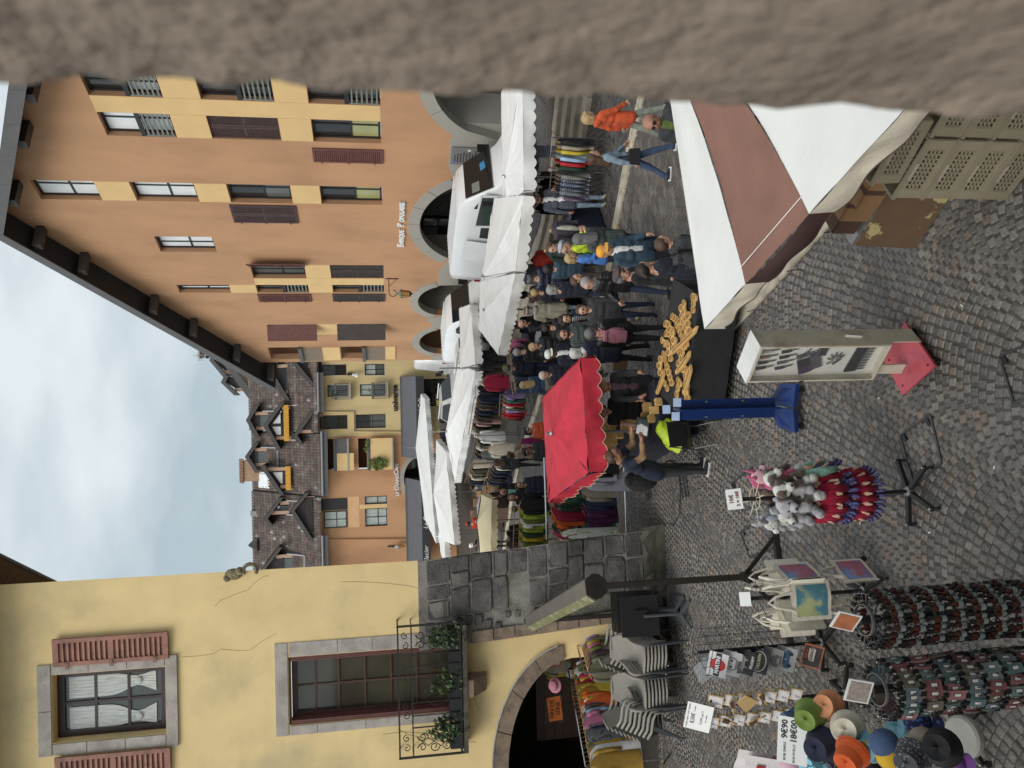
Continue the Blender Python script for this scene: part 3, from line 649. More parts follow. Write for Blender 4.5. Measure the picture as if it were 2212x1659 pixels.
dormer((-6.1,14.94),(-8.21,13.6),(-5.9,14.9),12.3,63.7,'glass',(-7.75,-6.1),awn=13.1)
dormer((-10.0,14.88),(-10.65,14.41),(-8.42,13.68),12.7,63.9,'glass',(-9.75,-8.75))
dormer((-9.46,12.87),(-11.89,11.46),(-8.14,11.73),10.7,61.9,'wall',(-11.3,-8.45),yb=2.4)
dormer((-13.84,15.09),(-15.6,13.9),(-12.27,13.82),12.75,63.7,'win',(-15.0,-12.9))
dormer((-3.66,12.54),(-4.4,12.07),(-1.62,11.04),10.6,61.9,'wall',(-3.5,-2.0),yb=2.2)
dormer((2.3,12.7),(0.1,11.0),(3.8,11.6),10.5,61.9,'wall',(.7,2.6),yb=2.2)
dormer((1.35,14.3),(-.95,13.0),(2.5,13.6),12.3,63.8,'win',(-.35,1.9))
# siding boards below the two wall dormers
for x0, x1, z0, z1 in ((-11.25,-8.5,10.72,11.7),(-3.25,-2.25,10.3,11.5)):
    n = int((x1-x0)/.2)
    for i in range(n): MB().m(M_sid).bx(x0+(x1-x0)*i/n+.008,x0+(x1-x0)*(i+1)/n-.008,-.16,-.11,z0,z1).build('board', CB)
MB().m(M_yaw).bx(-11.05,-9.62,-.3,-.02,10.4,10.62).build('rolled_awning', CB)
# chimneys, skylight, cowl
ch = bpy.data.objects.new('chimney', None); COL.objects.link(ch); ch.parent = CB
MB().m(mat('chimney_render',(.42,.27,.17),.9,.1,3)).bx(-7.6,-5.9,4.4,5.4,15.0,17.1).build('chimney_stack', ch)
b = MB().m(mat('chimney_tile',(.30,.17,.12),.85,.25,8))
for j in range(3):
    for i in range(8): b.bx(-7.75+i*.25+.01,-7.75+(i+1)*.25-.01,4.3+j*.25,4.6+j*.25,17.12+j*.13,17.26+j*.13)
b.build('chimney_cap', ch)
b = MB().m(M_tile); b.ccol = (.11,.08,.07); b.prism([(-.55,0),(0,.75),(.55,0)], -.5, .8, XZ(-12.9,5.2,16.15)); b.m(M_gl_d); b.prism([(-.35,.05),(0,.5),(.35,.05)], .8, .82, XZ(-12.9,5.2,16.15)); b.build('roof_cowl', CB)
b = MB().m(M_white).add([(-8.15,3.55,14.95),(-6.85,3.55,14.95),(-6.85,4.55,15.97),(-8.15,4.55,15.97)], [(0,1,2,3)]); b.m(M_gl_s).add([(-8.02,3.62,15.08),(-6.98,3.62,15.08),(-6.98,4.48,15.96),(-8.02,4.48,15.96)], [(0,1,2,3)]); b.build('skylight', CB)
b = MB().m(mat('vent_grey',(.3,.3,.3),.5)).bx(-10.55,-10.15,4.8,5.2,15.9,16.7).build('vent', CB)
# ground-floor awnings
M_awn = mat('grey_awning', (.105,.11,.125), .75, .08, 2); M_awv = mat('dark_awning', (.03,.03,.033), .75, .1, 3)
def awning(x0, x1, zt, out, drop, label, texts):
    a = thing('cafe_awning', label, 'awning', (0, YC, 0))
    MB().m(M_fasc).bx(x0,x1,-.3,-.02,zt-.1,zt+.16).build('cassette', a)
    MB().m(M_awn).add([(x0,-.3,zt),(x1,-.3,zt),(x1,-out,zt-drop),(x0,-out,zt-drop)], [(0,1,2,3)]).build('fabric', a)
    b = MB().m(M_awv).add([(x0,-out,zt-drop),(x1,-out,zt-drop),(x1,-out-.02,zt-drop-.62),(x0,-out-.02,zt-drop-.62)], [(0,1,2,3)])
    b.add([(x1,-.3,zt),(x1,-out,zt-drop),(x1,-out-.02,zt-drop-.6),(x1,-.3,zt-1.4)], [(0,1,2,3)]).build('valance', a)
    b = MB().m(M_white)
    for t, x, s in texts: b.text(t, s, XZ(x,-out-.06,zt-drop-.3), .005, shear=.25)
    b.build('lettering', a); return a
awning(-14.8,-7.3,3.85,2.6,1.0,'grey cafe awning reading Glacier under the orange facade',[('Glacier',-13.0,.5),('Le Grand Café',-9.6,.46)])
awning(-5.6,.75,4.1,2.6,1.0,'long grey cafe awning under the cream facade right of the dark gap',[('Le Grand Café',-2.2,.42),('Glacier',-5.0,.42)])
b = MB().m(M_white); b.text('LE', .34, XZ(-8.55,-.08,4.6), .03, offset=.01); b.text('G', .5, XZ(-8.08,-.08,4.66), .03, offset=.012); b.text('RAND', .36, XZ(-7.48,-.08,4.61), .03, offset=.01); b.text('C', .5, XZ(-6.86,-.08,4.66), .03, offset=.012); b.text('AFÉ', .36, XZ(-6.42,-.08,4.63), .03, offset=.01); b.build('cafe_lettering', CB)
b = MB().m(M_black); b.text('universe', .62, XZ(-.93,-.08,4.66), .03, offset=.02); b.build('shop_lettering', CB)
wl = thing('wall_lantern', 'small amber lantern on the orange cafe wall near the yellow house', 'lantern', (-12.7, YC-.35, 0))
b = MB().m(M_iron).bx(-.04,.04,.25,.35,4.95,5.5); b.tube([(0,.3,5.2),(0,.05,5.1),(0,0,4.95)], .03, 5); b.build('bracket', wl)
MB().m(mat('lantern_grey',(.3,.33,.32),.5)).lathe([(.06,4.95),(.2,4.72),(.21,4.66)], 6).build('lamp_cap', wl); MB().m(MATS['lantern_amber']).lathe([(.19,4.655),(.11,4.25),(.02,4.1)], 6).build('lamp_glass', wl)
sc_ = thing('surveillance_camera', 'white security camera on the cream facade beside the orange building corner', 'camera', (.95, YC-.3, 7.95))
MB().m(M_black).bx(.0,.2,.1,.3,.0,.4).build('bracket', sc_); b = MB().m(M_white); b.bx(-.05,.1,-.25,.1,-.2,.0); b.ell((-.02,-.1,-.35),.16,.16,.18); b.build('housing', sc_)
# taller cream house rising behind
YT = 78.0; TB = thing('rear_house', 'cream gabled house with tiled dormers rising behind the cafe building roof', 'building', (0, YT, 0))
kt = lambda x, z: k62(x, z, YT)
P = [kt(*q) for q in ((-1.2,15.5),(-1.0,12.2),(7,12.2),(7,19.6),(5.2,20.2),(2.86,17.9))]
MB().m(mat('pale_cream_render',(.62,.50,.27),.88,.06,1)).prism(P, -.3, 0, XZ(0,0,0)).build('wall', TB)
a, c = kt(4.6,19.3), kt(-1.25,15.35); MB().m(M_fasc).add([(a[0],-.9,a[1]),(c[0],-.9,c[1]),(c[0],4,c[1]),(a[0],4,a[1]),(a[0],-.9,a[1]-.75),(c[0],-.9,c[1]-.75),(c[0],-.8,c[1]-.75),(a[0],-.8,a[1]-.75)], [(0,1,2,3),(0,4,5,1),(4,7,6,5)]).build('verge', TB)
q = kt(1.54,15.19); window(TB, q[0]-1.2, q[0]+.1, kt(0,14.0)[1], kt(0,15.4)[1], -.05, M_gl_d, mull=[.5])
def tdorm(ap, l, r, zb, y):
    d = bpy.data.objects.new('dormer', None); COL.objects.link(d); d.parent = TB
    A, Lp, Rp = kt(*ap), kt(*l), kt(*r); zbm = kt(0, zb)[1]
    for E in (Lp, Rp): MB().m(M_fasc).add([(A[0],y-.4,A[1]),(E[0],y-.4,E[1]),(E[0],y+3,E[1]),(A[0],y+3,A[1]),(A[0],y-.4,A[1]-.45),(E[0],y-.4,E[1]-.45)], [(0,1,2,3),(0,4,5,1)]).build('roof_slope', d)
    x0, x1 = Lp[0]+.5, Rp[0]-.3; MB().m(M_post).bx(x0-.1,x0+.25,y-.1,y+.1,zbm,Lp[1]).build('post', d); MB().m(M_post).bx(x1-.3,x1,y-.1,y+.1,zbm,Rp[1]).build('post', d)
    MB().m(M_sid).prism([(x0+.25,zbm),(x1-.3,zbm),(x1-.3,Rp[1]),(A[0],A[1]-.45),(x0+.25,Lp[1])], -.12, 0, XZ(0,y,0)).build('gable_boarding', d)
    M_shing = mat('cedar_shingle',(.30,.19,.12),.85,.3,6); sb = MB().m(M_shing)
    for i in range(8):
        for j in range(6): sb.bx(Rp[0]-.05+.02*i,Rp[0]+.0+.02*i,y+.1+j*.4,y+.48+j*.4,zbm+.25*i,zbm+.25*i+.23)
    sb.build('shingles', d, kind='stuff')
tdorm((2.35,18.97),(.95,17.9),(3.1,18.6),16.6,2.0); tdorm((.6,18.2),(-.45,17.2),(1.5,17.75),16.2,2.4)
b = MB().m(M_tile)
for j in range(14):
    for i in range(16):
        u0, u1 = j/14, (j+1)/14; x0, z0 = kt(-1.2+4.6*u0, 15.6+3.4*u0); x1, z1 = kt(-1.2+4.6*u1, 15.6+3.4*u1); k = rnd.uniform(.7,1.3); b.ccol = (.13*k,.09*k,.075*k)
        b.add([(x0,2+i*.4,z0+.1),(x1,2+i*.4,z1+.06),(x1,2.38+i*.4,z1+.06),(x0,2.38+i*.4,z0+.1)], [(0,1,2,3)])
b.build('roof_tiles', TB, kind='stuff')
x, z = kt(3.2,19.2); b = MB().m(M_sid).bx(x-.7,x+.9,3,4.2,z-1.5,z+.9); b.m(M_conc).bx(x-.8,x+1,2.9,4.3,z+.3,z+.42).bx(x-.8,x+1,2.9,4.3,z+.9,z+1.0); b.build('chimney', TB)
an = thing('roof_antenna', 'thin television antenna on the rear house roof beside its chimney', 'antenna', (kt(2.75,0)[0], YT+2, kt(0,18.7)[1]))
b = MB().m(M_conc); b.tube([(0,0,0),(0,0,1.9)], .03, 5); b.tube([(-.5,0,1.3),(.4,0,1.3)], .02, 4)
for i in range(6): b.tube([(-.5+i*.15,0,1.0),(-.5+i*.15,0,1.6)], .015, 4)
b.build('mast', an)
# own house: unseen front wall, added and sized to shade the near ground
OH = thing('own_house', 'unseen house wall around the open window beside the camera, added for its shade', 'building', (0,0,0))
b = MB().m(mat('own_render', (.45,.38,.28), .9, .1, 2)); b.add([(a,.46,c) for a,c in ((-14,0),(12,0),(12,7.55),(-14,7.55),(-4.3,4.45),(.26,4.45),(.26,7.4),(-4.3,7.4))], [(0,1,5,4),(1,2,6,5),(2,3,7,6),(3,0,4,7)]); b.build('unseen_front_wall', OH)
# ---------------------------------------------------------------- yellow house on the near left
YW = 15.0
M_yel = mat('yellow_render', (.77,.585,.29), .9, .07, 1.6, .16, 40, col2=(.53,.43,.245), c2scale=.6, c2lo=.49, c2hi=.72)
M_surr = mat('window_limestone', (.42,.38,.34), .85, .22, 5, .6, 40, col2=(.27,.24,.21), c2scale=2.5)
M_gst = mat('grey_stone', (.10,.093,.087), .8, .3, 5, .9, 25, rnd_obj=.3, col2=(.055,.052,.05), c2scale=3)
M_mort = mat('pale_mortar', (.22,.205,.18), .95, .25, 4, 1.0, 30, col2=(.12,.125,.09), c2scale=1.2)
M_moss = mat('mossy_base', (.085,.08,.06), .95, .35, 6, 1.0, 30)
M_astone = mat('arch_brown_stone', (.23,.17,.12), .85, .22, 5, .6, 40, rnd_obj=.15, col2=(.14,.105,.08), c2scale=3)
M_sh_t = mat('shutter_terracotta', (.30,.135,.095), .65, .18, 5, .15, 40, col2=(.20,.10,.075), c2scale=6)
YB = thing('yellow_house', 'weathered yellow house with brown shutters, iron balcony and stone corner pier', 'building', (0, YW, 0))
arc_o = lambda t, ex=0: (-7.62+(2.42+ex)*math.cos(R(t)), 1.85+(1.62+ex)*math.sin(R(t)))
arc_i = lambda t: (-7.62+2.12*math.cos(R(t)), 1.85+1.32*math.sin(R(t)))
arch_h = [(-9.74,-.2),(-5.5,-.2)] + [arc_i(t) for t in range(0, 181, 12)]
w1 = rect(-6.28,-5.06,9.5,11.42); w2 = rect(-6.34,-5.06,4.15,7.31)
b = MB().m(M_yel); wall(b, [(-13,0),(-3.38,0),(-3.38,13.2),(-13,13.2)], [arch_h, w1, w2], .38)
sd = Vector((-.42,.91)); b.add([(-3.38,0,0),(-3.38+sd.x*9,sd.y*9,0),(-3.38+sd.x*9,sd.y*9,13.2),(-3.38,0,13.2)], [(0,1,2,3)]); b.build('wall', YB)
# window surrounds of separate stones
def stones(lst):
    for (x0,x1,z0,z1,pr) in lst:
        g = .006; MB().m(M_surr).bx(x0+g,x1-g,-pr,.30,z0+g,z1-g).build('surround_stone', YB)
stones([(-6.5,-6.29,9.5,10.2,.03),(-6.5,-6.29,10.2,10.85,.03),(-6.5,-6.29,10.85,11.42,.03),(-5.05,-4.86,9.5,10.15,.03),(-5.05,-4.86,10.15,10.8,.03),(-5.05,-4.86,10.8,11.42,.03),(-6.5,-5.7,11.43,11.66,.03),(-5.7,-4.86,11.43,11.66,.03),(-6.52,-4.84,9.28,9.49,.05)])
stones([(-6.53,-6.35,4.1,5.0,.02),(-6.53,-6.35,5.0,5.9,.02),(-6.53,-6.35,5.9,6.8,.02),(-6.53,-6.35,6.8,7.3,.02),(-5.05,-4.78,4.1,4.9,.02),(-5.05,-4.78,4.9,5.75,.02),(-5.05,-4.78,5.75,6.4,.02),(-5.05,-4.78,6.4,7.3,.02),(-6.53,-4.78,7.32,7.56,.02)])
# upper window with tied net curtains
M_brn = mat('dark_brown_frame', (.032,.018,.016), .4, .2, 10)
window(YB,-6.27,-5.07,9.51,11.41,.24,mat('pane_clear',(.055,.06,.06),.05,.1,2,spec=.9),fm=M_brn,fr=.12,mull=[.5],transom=[.36,.66],bar=.05)
M_net = mat('white_net_curtain', (.5,.52,.5), .7, .25, 5, stretch=(12,1,1))
for sx in (-1, 1):
    x0 = -5.67+sx*.28; b = MB().m(M_net)
    def f(u, v):
        z = 9.72+1.5*v; wd = .40*(1-.55*math.exp(-((v-.22)/.16)**2)) ; xx = x0+(u-.5)*wd + .05*sx*math.exp(-((v-.2)/.2)**2); return (xx, .222+.004*math.sin(u*40), z)
    b.grid(f, 16, 14); b.ell((x0+.05*sx,.20,10.02),.07,.02,.06,8,5); b.build('curtain', YB)
# shutters: each slat of these is a piece of its own
def bigshut(x, ang, M=None): return shutter_leaf(YB, flatT(x,-.03,9.42,ang), .5, 1.95, M_sh_t, single=True, sl_h=.082)
bigshut(-4.89, R(-4)); bigshut(-7.01, R(-3))
# tall glazed door behind the balcony with folded shutters
b_ = window(YB,-6.3,-5.1,4.16,7.28,.26,mat('pane_amber',(.05,.045,.03),.06,.5,1.0,spec=.8),fm=M_wfrb,fr=.1,mull=[.5],transom=[.24,.40,.56,.72,.86],bar=.035)
b = MB().m(M_sh_r)
for x in (-6.33,-5.07):
    for k in range(3): b.bx(x-.012+.03*k*(1 if x<-6 else -1),x+.012+.03*k*(1 if x<-6 else -1),.0,.22,4.3,7.27)
b.build('folded_shutter', YB)
# stone corner pier, battered, built of separate blocks
def pface(u, z):       # u metres leftward from the corner edge
    k = (4.85-z)/4.85; return Vector((-3.38+.46*k-u, -.05-.34*k, z))
pr_ = MB().m(M_mort)
pr_.grid(lambda u, v: pface(u*1.72, v*4.85)+Vector((0,.03*math.sin(u*37+v*61),0)), 6, 12)
pr_.add([pface(0,0),pface(0,4.85),(-3.38+sd.x*2,sd.y*2,4.85),(-2.92+sd.x*2,sd.y*2-.4,0)], [(0,1,2,3)])
pr_.add([pface(1.70,0),pface(1.70,4.0),(-5.06,.38,4.0),(-4.6,.38,0)], [(0,1,2,3)]); pr_.add([pface(0,4.85),pface(1.72,4.85),(-5.1,.05,4.86),(-3.38,.05,4.86)], [(0,1,2,3)])
pr_.build('pier_core', YB)
def block(u0, u1, z0, z1, proud=.035, m=None, rough=.014):
    n = 16; c = Vector(((u0+u1)/2,(z0+z1)/2)); ring = []
    for i in range(n):
        t = 2*math.pi*(i+.5)/n; sx = math.copysign(abs(math.cos(t))**.2, math.cos(t)); sz = math.copysign(abs(math.sin(t))**.2, math.sin(t))
        ring.append((c.x+sx*(u1-u0)/2*rnd.uniform(.95,1.02), c.y+sz*(z1-z0)/2*rnd.uniform(.94,1.02)))
    vs = [pface(u,z)+Vector((0,.05,0)) for u,z in ring] + [pface(u,z)+Vector((0,-proud*.75+rnd.uniform(-.01,.01),0)) for u,z in ring] + [pface(c.x+(u-c.x)*.9,c.y+(z-c.y)*.9)+Vector((0,-proud+rnd.uniform(-rough,rough),0)) for u,z in ring]
    fs = [(i,(i+1)%n,n+(i+1)%n,n+i) for i in range(n)] + [(n+i,n+(i+1)%n,2*n+(i+1)%n,2*n+i) for i in range(n)] + [tuple(2*n+i for i in range(n))]
    MB().m(m or M_gst).add(vs, fs).build('stone', YB)
z = .42; r5 = random.Random(11); odd = 0
while z < 4.6:
    h = r5.uniform(.3,.46); h = min(h, 4.78-z); u = 0.0; lim = 1.18
    while u < lim:
        wd = r5.choice([.3,.42,.5,.62,.75]) if u or odd else .5
        if lim-u-wd < .2: wd = lim-u
        if h > .12 and r5.random() > .05: block(u+.012, u+wd-.012, z+.01, z+h-.012, m=M_gst if z > .9 else None)
        u += wd
    z += h; odd ^= 1
for k in range(15):
    zz = 2.0+k*.19; uu = r5.uniform(1.25,1.52); s = r5.uniform(.06,.13); block(uu-s, uu+s*.8, zz-s*.7, zz+s*.7, .03, rough=.01)
for k in range(9):
    zz = .5+k*.42
    if zz < 3.7: MB().m(M_astone).add([pface(1.50,zz)+Vector((0,-.04,0)),pface(1.73,zz)+Vector((0,-.04,0)),pface(1.73,zz+.40)+Vector((0,-.04,0)),pface(1.50,zz+.40)+Vector((0,-.04,0)),(pface(1.74,zz).x,.36,zz),(pface(1.74,zz+.4).x,.36,zz+.40)], [(0,1,2,3),(1,4,5,2)]).build('jamb_stone', YB)
b = MB().m(M_moss); b.grid(lambda u, v: pface(u*1.75-.04, v*.5)+Vector((.06*(1-v)*(1-u),-.02-.07*(1-v)**2-.03*mnoise.noise(Vector((u*9,v*7,1))),0)), 14, 6); b.build('mossy_footing', YB)
# arch stones of the shop front
for k in range(8):
    t0, t1 = 6+k*21.5, 6+(k+1)*21.5-.5; po = [arc_o(t0+(t1-t0)*i/4) for i in range(5)]; pi_ = [arc_i(t0+(t1-t0)*i/4) for i in range(5)]
    MB().m(M_astone).prism(po+list(reversed(pi_)), -.32, .05+.006*(k%2), XZ(0,0,0)).build('arch_stone', YB)
cable = MB().m(mat('pale_cable',(.42,.42,.40),.5)); cable.tube([Vector((*arc_o(t,.03),0)).xzy+Vector((0,-.07,0)) if False else (arc_o(t,.03)[0],-.07,arc_o(t,.03)[1]) for t in range(10, 176, 8)], .016, 5); tag(cable.build('cable'), 'pale cable following the stone arch of the yellow house', 'cable').location = (0, YW, 0)
MB().m(M_astone).prism([(-.42,0),(-.42,-.12),(-.12,-.4),(0,-.42),(.02,0)], -.16, .16, Matrix.Translation((-5.78,0,3.98)) @ Matrix(((0,0,1,0),(1,0,0,0),(0,1,0,0),(0,0,0,1)))).build('corbel', YB)
# quoin knob halfway up the corner
b = MB().m(mat('weathered_knob', (.21,.175,.10), .95, .5, 9, 1.0, 20)); b.ell((-3.42,-.06,8.25),.11,.10,.16,10,7); b.ell((-3.36,-.1,8.13),.08,.07,.08,8,6); b.ell((-3.48,-.1,8.36),.07,.06,.07,8,6); b.tube([(-3.36+.12*math.cos(R(t)),-.1,7.95+.12*math.sin(R(t))) for t in range(-120, 121, 30)], .04, 6); b.build('carved_knob', YB)
M_crk = mat('crack', (.20,.15,.08), .95); r9 = random.Random(3)
for x, z, dx, dz, n in ((-4.9,9.2,.1,-.28,7),(-4.0,8.6,.12,-.2,6),(-6.6,5.3,-.1,-.25,5),(-5.9,3.9,-.12,-.06,5),(-3.7,6.3,-.05,-.25,6),(-6.9,3.9,.05,.3,6)):
    pts = [(x,-.002,z)]
    for _ in range(n): x += dx*r9.uniform(-.6,1.6); z += dz*r9.uniform(.4,1.4); pts.append((x,-.002,z))
    MB().m(M_crk).tube(pts, .0035, 3).build('crack', YB)
# eaves
YR = MB().m(mat('roof_soffit_boards',(.13,.095,.075),.75,.2,3,stretch=(1,8,1))); F_ = Vector((-2.52,-.6,12.42)); G_ = Vector((-3.38,0,0))
e1_ = F_; e2_ = F_+Vector((sd.x*7,sd.y*7,0)); w1_ = Vector((-3.45,.0,12.85)); w2_ = w1_+Vector((sd.x*7,sd.y*7,0)); l1_ = Vector((-13,-.75,12.4))
YR.add([e1_,e2_,w2_,w1_], [(0,1,2,3)]); YR.add([e1_,w1_,(-13,0,12.9),(-13,-.6,12.42)], [(0,1,2,3)]); YR.build('soffit', YB)
b = MB().m(M_tile); 
for i in range(24):
    k = rnd.uniform(.8,1.3); b.ccol = (.19*k,.125*k,.10*k); q = e1_+(e2_-e1_)*(i/24); q2 = e1_+(e2_-e1_)*((i+.93)/24); up = Vector((-.6,.1,.42)); d = Vector((.07,0,0))
    b.add([q+d,q2+d,q2+d+Vector((0,0,.06)),q+d+Vector((0,0,.09)),q2+up,q+up], [(0,1,2,3),(3,2,4,5)])
b.build('eave_tiles', YB, kind='stuff'); MB().m(M_fasc).bar(e1_+Vector((.03,0,.0)), e2_+Vector((.03,0,0)), .05, .14).build('eave_board', YB)
# passage behind the arch
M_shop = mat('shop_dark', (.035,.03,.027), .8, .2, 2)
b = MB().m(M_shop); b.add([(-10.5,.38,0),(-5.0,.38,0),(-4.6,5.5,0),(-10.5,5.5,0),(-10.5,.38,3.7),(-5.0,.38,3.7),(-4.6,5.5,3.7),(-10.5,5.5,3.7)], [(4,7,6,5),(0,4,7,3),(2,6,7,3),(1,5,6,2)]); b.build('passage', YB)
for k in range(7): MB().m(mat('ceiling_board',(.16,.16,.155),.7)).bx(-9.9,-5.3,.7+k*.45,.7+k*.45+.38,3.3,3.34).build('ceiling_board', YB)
sg_ = thing('restaurant_board', 'dark brown wooden restaurant board hanging inside the arch behind the clothes', 'sign', (-7.35, 17.6, 1.05))
for k in range(5): MB().m(mat('board_brown',(.075,.035,.022),.5,.25,5,stretch=(1,1,6),rnd_obj=.2)).bx(-.95,.95,-.03,.0,k*.21,k*.21+.205).build('plank', sg_)
b = MB().m(mat('chalk_white',(.22,.21,.19),.7)); b.text('Restaurant', .13, XZ(-.3,-.04,.82), .003, shear=.2); b.text('az Mo', .27, XZ(-.25,-.04,.5), .003); b.build('lettering', sg_)
b = MB().m(mat('orange_card',(.55,.14,.02),.6)); sale = thing('sale_card', 'orange fin de série card hung above the clothes rail under the arch', 'sign', (-7.0,16.2,1.95)); b.obx((0,0,0),.52,.01,.30,(0,R(-6),0)); b.build('card', sale)
b = MB().m(mat('card_ink',(.10,.03,.01),.6)); b.text('FIN DE', .13, XZ(0,-.012,.06), .003); b.text('SÉRIE', .13, XZ(0,-.012,-.07), .003); b.build('lettering', sale)
# wrought iron balcony and its plants
BL = thing('iron_balcony', 'black wrought iron balcony with scrolls and ivy on the yellow house', 'balcony', (0, YW, 0)); 
b = MB().m(M_moss).bx(-6.98,-4.55,-.45,-.004,3.98,4.06).build('slab', BL); MB().m(M_black).bx(-6.9,-4.63,-.40,-.1,4.07,4.32).build('plant_trough', BL)
yb_ = -.42; b = MB().m(M_iron)
b.bar((-6.97,yb_,5.27),(-4.5,yb_,5.27),.035,.03).bar((-6.97,yb_,5.02),(-4.5,yb_,5.02),.02,.025).bar((-6.97,yb_,4.10),(-4.5,yb_,4.10),.03)
for x in (-6.97,-4.5): b.bar((x,yb_,4.0),(x,yb_,5.29),.035).bar((x,yb_,5.27),(x,-.0,5.27),.03).bar((x,yb_,4.1),(x,0,4.1),.03).bar((x,yb_,5.02),(x,0,5.02),.02)
for x in (-6.42,-5.05): b.bar((x,yb_,4.1),(x,yb_,5.02),.02)
for x in (-6.2,-5.95,-5.52,-5.27): b.bar((x,yb_,4.1),(x,yb_,5.02),.014)
def scroll(cx, cz, r, a0, turns, d): return [(cx+r*(1-t*.8)*math.cos(R(a0)+d*turns*2*math.pi*t), yb_, cz+r*(1-t*.8)*math.sin(R(a0)+d*turns*2*math.pi*t)) for t in [i/14 for i in range(15)]]
for cx in (-6.7,-4.78):
    for s in (-1, 1):
        for cz, r, a0, d in ((4.85,.085,90,s),(4.62,.10,-90,s),(4.38,.08,90,-s)): b.tube(scroll(cx+s*.1,cz,r,a0,1.25,d), .010, 5)
        b.tube([(cx+s*.1,yb_,4.95),(cx-s*.08,yb_,4.74),(cx+s*.1,yb_,4.5),(cx-s*.1,yb_,4.25)], .010, 5)
for cx in (-6.7,-6.1,-5.4,-4.78):
    for s in (-1,1): b.tube(scroll(cx+s*.09,5.14,.07,0,1.2,s), .009, 5)
for s in (-1, 1): b.tube([(-5.735+.28*math.cos(R(t)),yb_,4.55+s*0+.28*math.sin(R(t))) for t in range(0, 361, 24)] if s > 0 else scroll(-5.735,4.55,.17,0,1.6,1), .009, 5)
b.build('railing', BL)
for i, (cx, n, dr, lb) in enumerate(((-4.75,150,.0,'thick ivy at the pier end of the iron balcony'),(-5.65,80,.0,'middle clump of ivy in the iron balcony trough'),(-6.5,130,.0,'straggly ivy at the far end of the iron balcony trough'))):
    m = MB().m(M_leafd); leaves(m,(cx,-.36,4.42),.26,.13,.26,int(n*1.5),.055); leaves(m,(cx+.05,-.45,4.15),.28,.08,.2,n//3,.045); leaves(m,(cx-.05,-.4,4.65),.1,.08,.18,n//4,.04)
    for _ in range(8): x = cx+rnd.uniform(-.22,.22); m.tube([(x,-.32,4.3),(x+rnd.uniform(-.1,.1),-.42,4.3+rnd.uniform(-.25,.35))], .005, 4)
    tag(m.build('ivy'), lb, 'plant', 'ivy on the balcony').location = (0, YW, 0)
# our own window's stone jamb, close to the lens
M_jamb = mat('window_jamb_stone', (.245,.19,.145), .9, .14, 26, .55, 55, col2=(.20,.155,.12), c2scale=22)
JW = thing('window_jamb', 'rough brownish stone jamb of the window close beside the camera', 'wall', (0,0,0))
b = MB().m(M_jamb); b.smooth = True
def jf(u, v):
    z = 4.5+u*2.0; ed = .170-.006*mnoise.noise(Vector((0,0,z*9)))
    t = v*1.0
    if t < .65: y = -.25+(.44+.25)*t/.65; x = ed-.0+.0045*mnoise.noise(Vector((y*26,z*26,.3)))+.002*mnoise.noise(Vector((y*70,z*60,2)))
    elif t < .8:
        a = (t-.65)/.15*math.pi/2; y = .44+.03*math.sin(a); x = ed+.03*(1-math.cos(a))+.007*mnoise.noise(Vector((y*40,z*40,a)))
    else: y = .47; x = ed+.03+(t-.8)/.2*.6
    return (x, y, z)
b.grid(jf, 160, 60); b.build('jamb_stone', JW)
# ---------------------------------------------------------------- people
import numpy as np
def cloth(name, col, **k):
    k.setdefault('rough', .85); k.setdefault('var', .22); k.setdefault('scale', 9); k.setdefault('bump', .35); k.setdefault('bscale', 14); k.setdefault('sheen', .04)
    return mat('cloth_'+name, col, **k)
def pattern(name, kind, a, b, c=None, s=16.0):
    nm = 'cloth_'+name
    if nm in MATS: return MATS[nm]
    m = bpy.data.materials.new(nm); m.use_nodes = True; MATS[nm] = m; t = m.node_tree; B = t.nodes['Principled BSDF']; B.inputs['Roughness'].default_value = .85; A = t.nodes.new; K = t.links.new
    tcn = A('ShaderNodeTexCoord'); vec = tcn.outputs['Object']
    def wave(dirn, sc_, lo, hi):
        wv = A('ShaderNodeTexWave'); wv.bands_direction = dirn; wv.inputs['Scale'].default_value = sc_; wv.inputs['Distortion'].default_value = .3; K(vec, wv.inputs['Vector'])
        r = A('ShaderNodeMapRange'); r.inputs[1].default_value = lo; r.inputs[2].default_value = hi; K(wv.outputs['Fac'], r.inputs[0]); return r.outputs[0]
    def mixc(f, x, y):
        q = A('ShaderNodeMix'); q.data_type = 'RGBA'; K(f, q.inputs[0])
        for v, i in ((x,6),(y,7)):
            if isinstance(v, tuple): q.inputs[i].default_value = (*v, 1)
            else: K(v, q.inputs[i])
        return q.outputs[2]
    if kind == 'plaid':
        o = mixc(wave('Z', s*.32, .55, .65), a, b); o = mixc(wave('X', s*.32, .6, .7), o, b); o = mixc(wave('Z', s*.64, .93, .96), o, c or (.3,.3,.3)); o = mixc(wave('X', s*.64, .93, .96), o, c or (.3,.3,.3))
    elif kind == 'stripe': o = mixc(wave('Z', s*.5, .7, .76), a, b)
    elif kind == 'quilt': o = mixc(wave('DIAGONAL', s*.6, .9, .97), a, b)
    else:
        vn = A('ShaderNodeTexVoronoi'); vn.inputs['Scale'].default_value = s; K(vec, vn.inputs['Vector']); r = A('ShaderNodeMapRange'); r.inputs[1].default_value = .25; r.inputs[2].default_value = .35; K(vn.outputs['Distance'], r.inputs[0]); o = mixc(r.outputs[0], b, a)
        if c:
            nz = A('ShaderNodeTexNoise'); nz.inputs['Scale'].default_value = s*.7; K(vec, nz.inputs['Vector']); r2 = A('ShaderNodeMapRange'); r2.inputs[1].default_value = .58; r2.inputs[2].default_value = .62; K(nz.outputs['Fac'], r2.inputs[0]); o = mixc(r2.outputs[0], o, c)
    K(o, B.inputs['Base Color']); return m
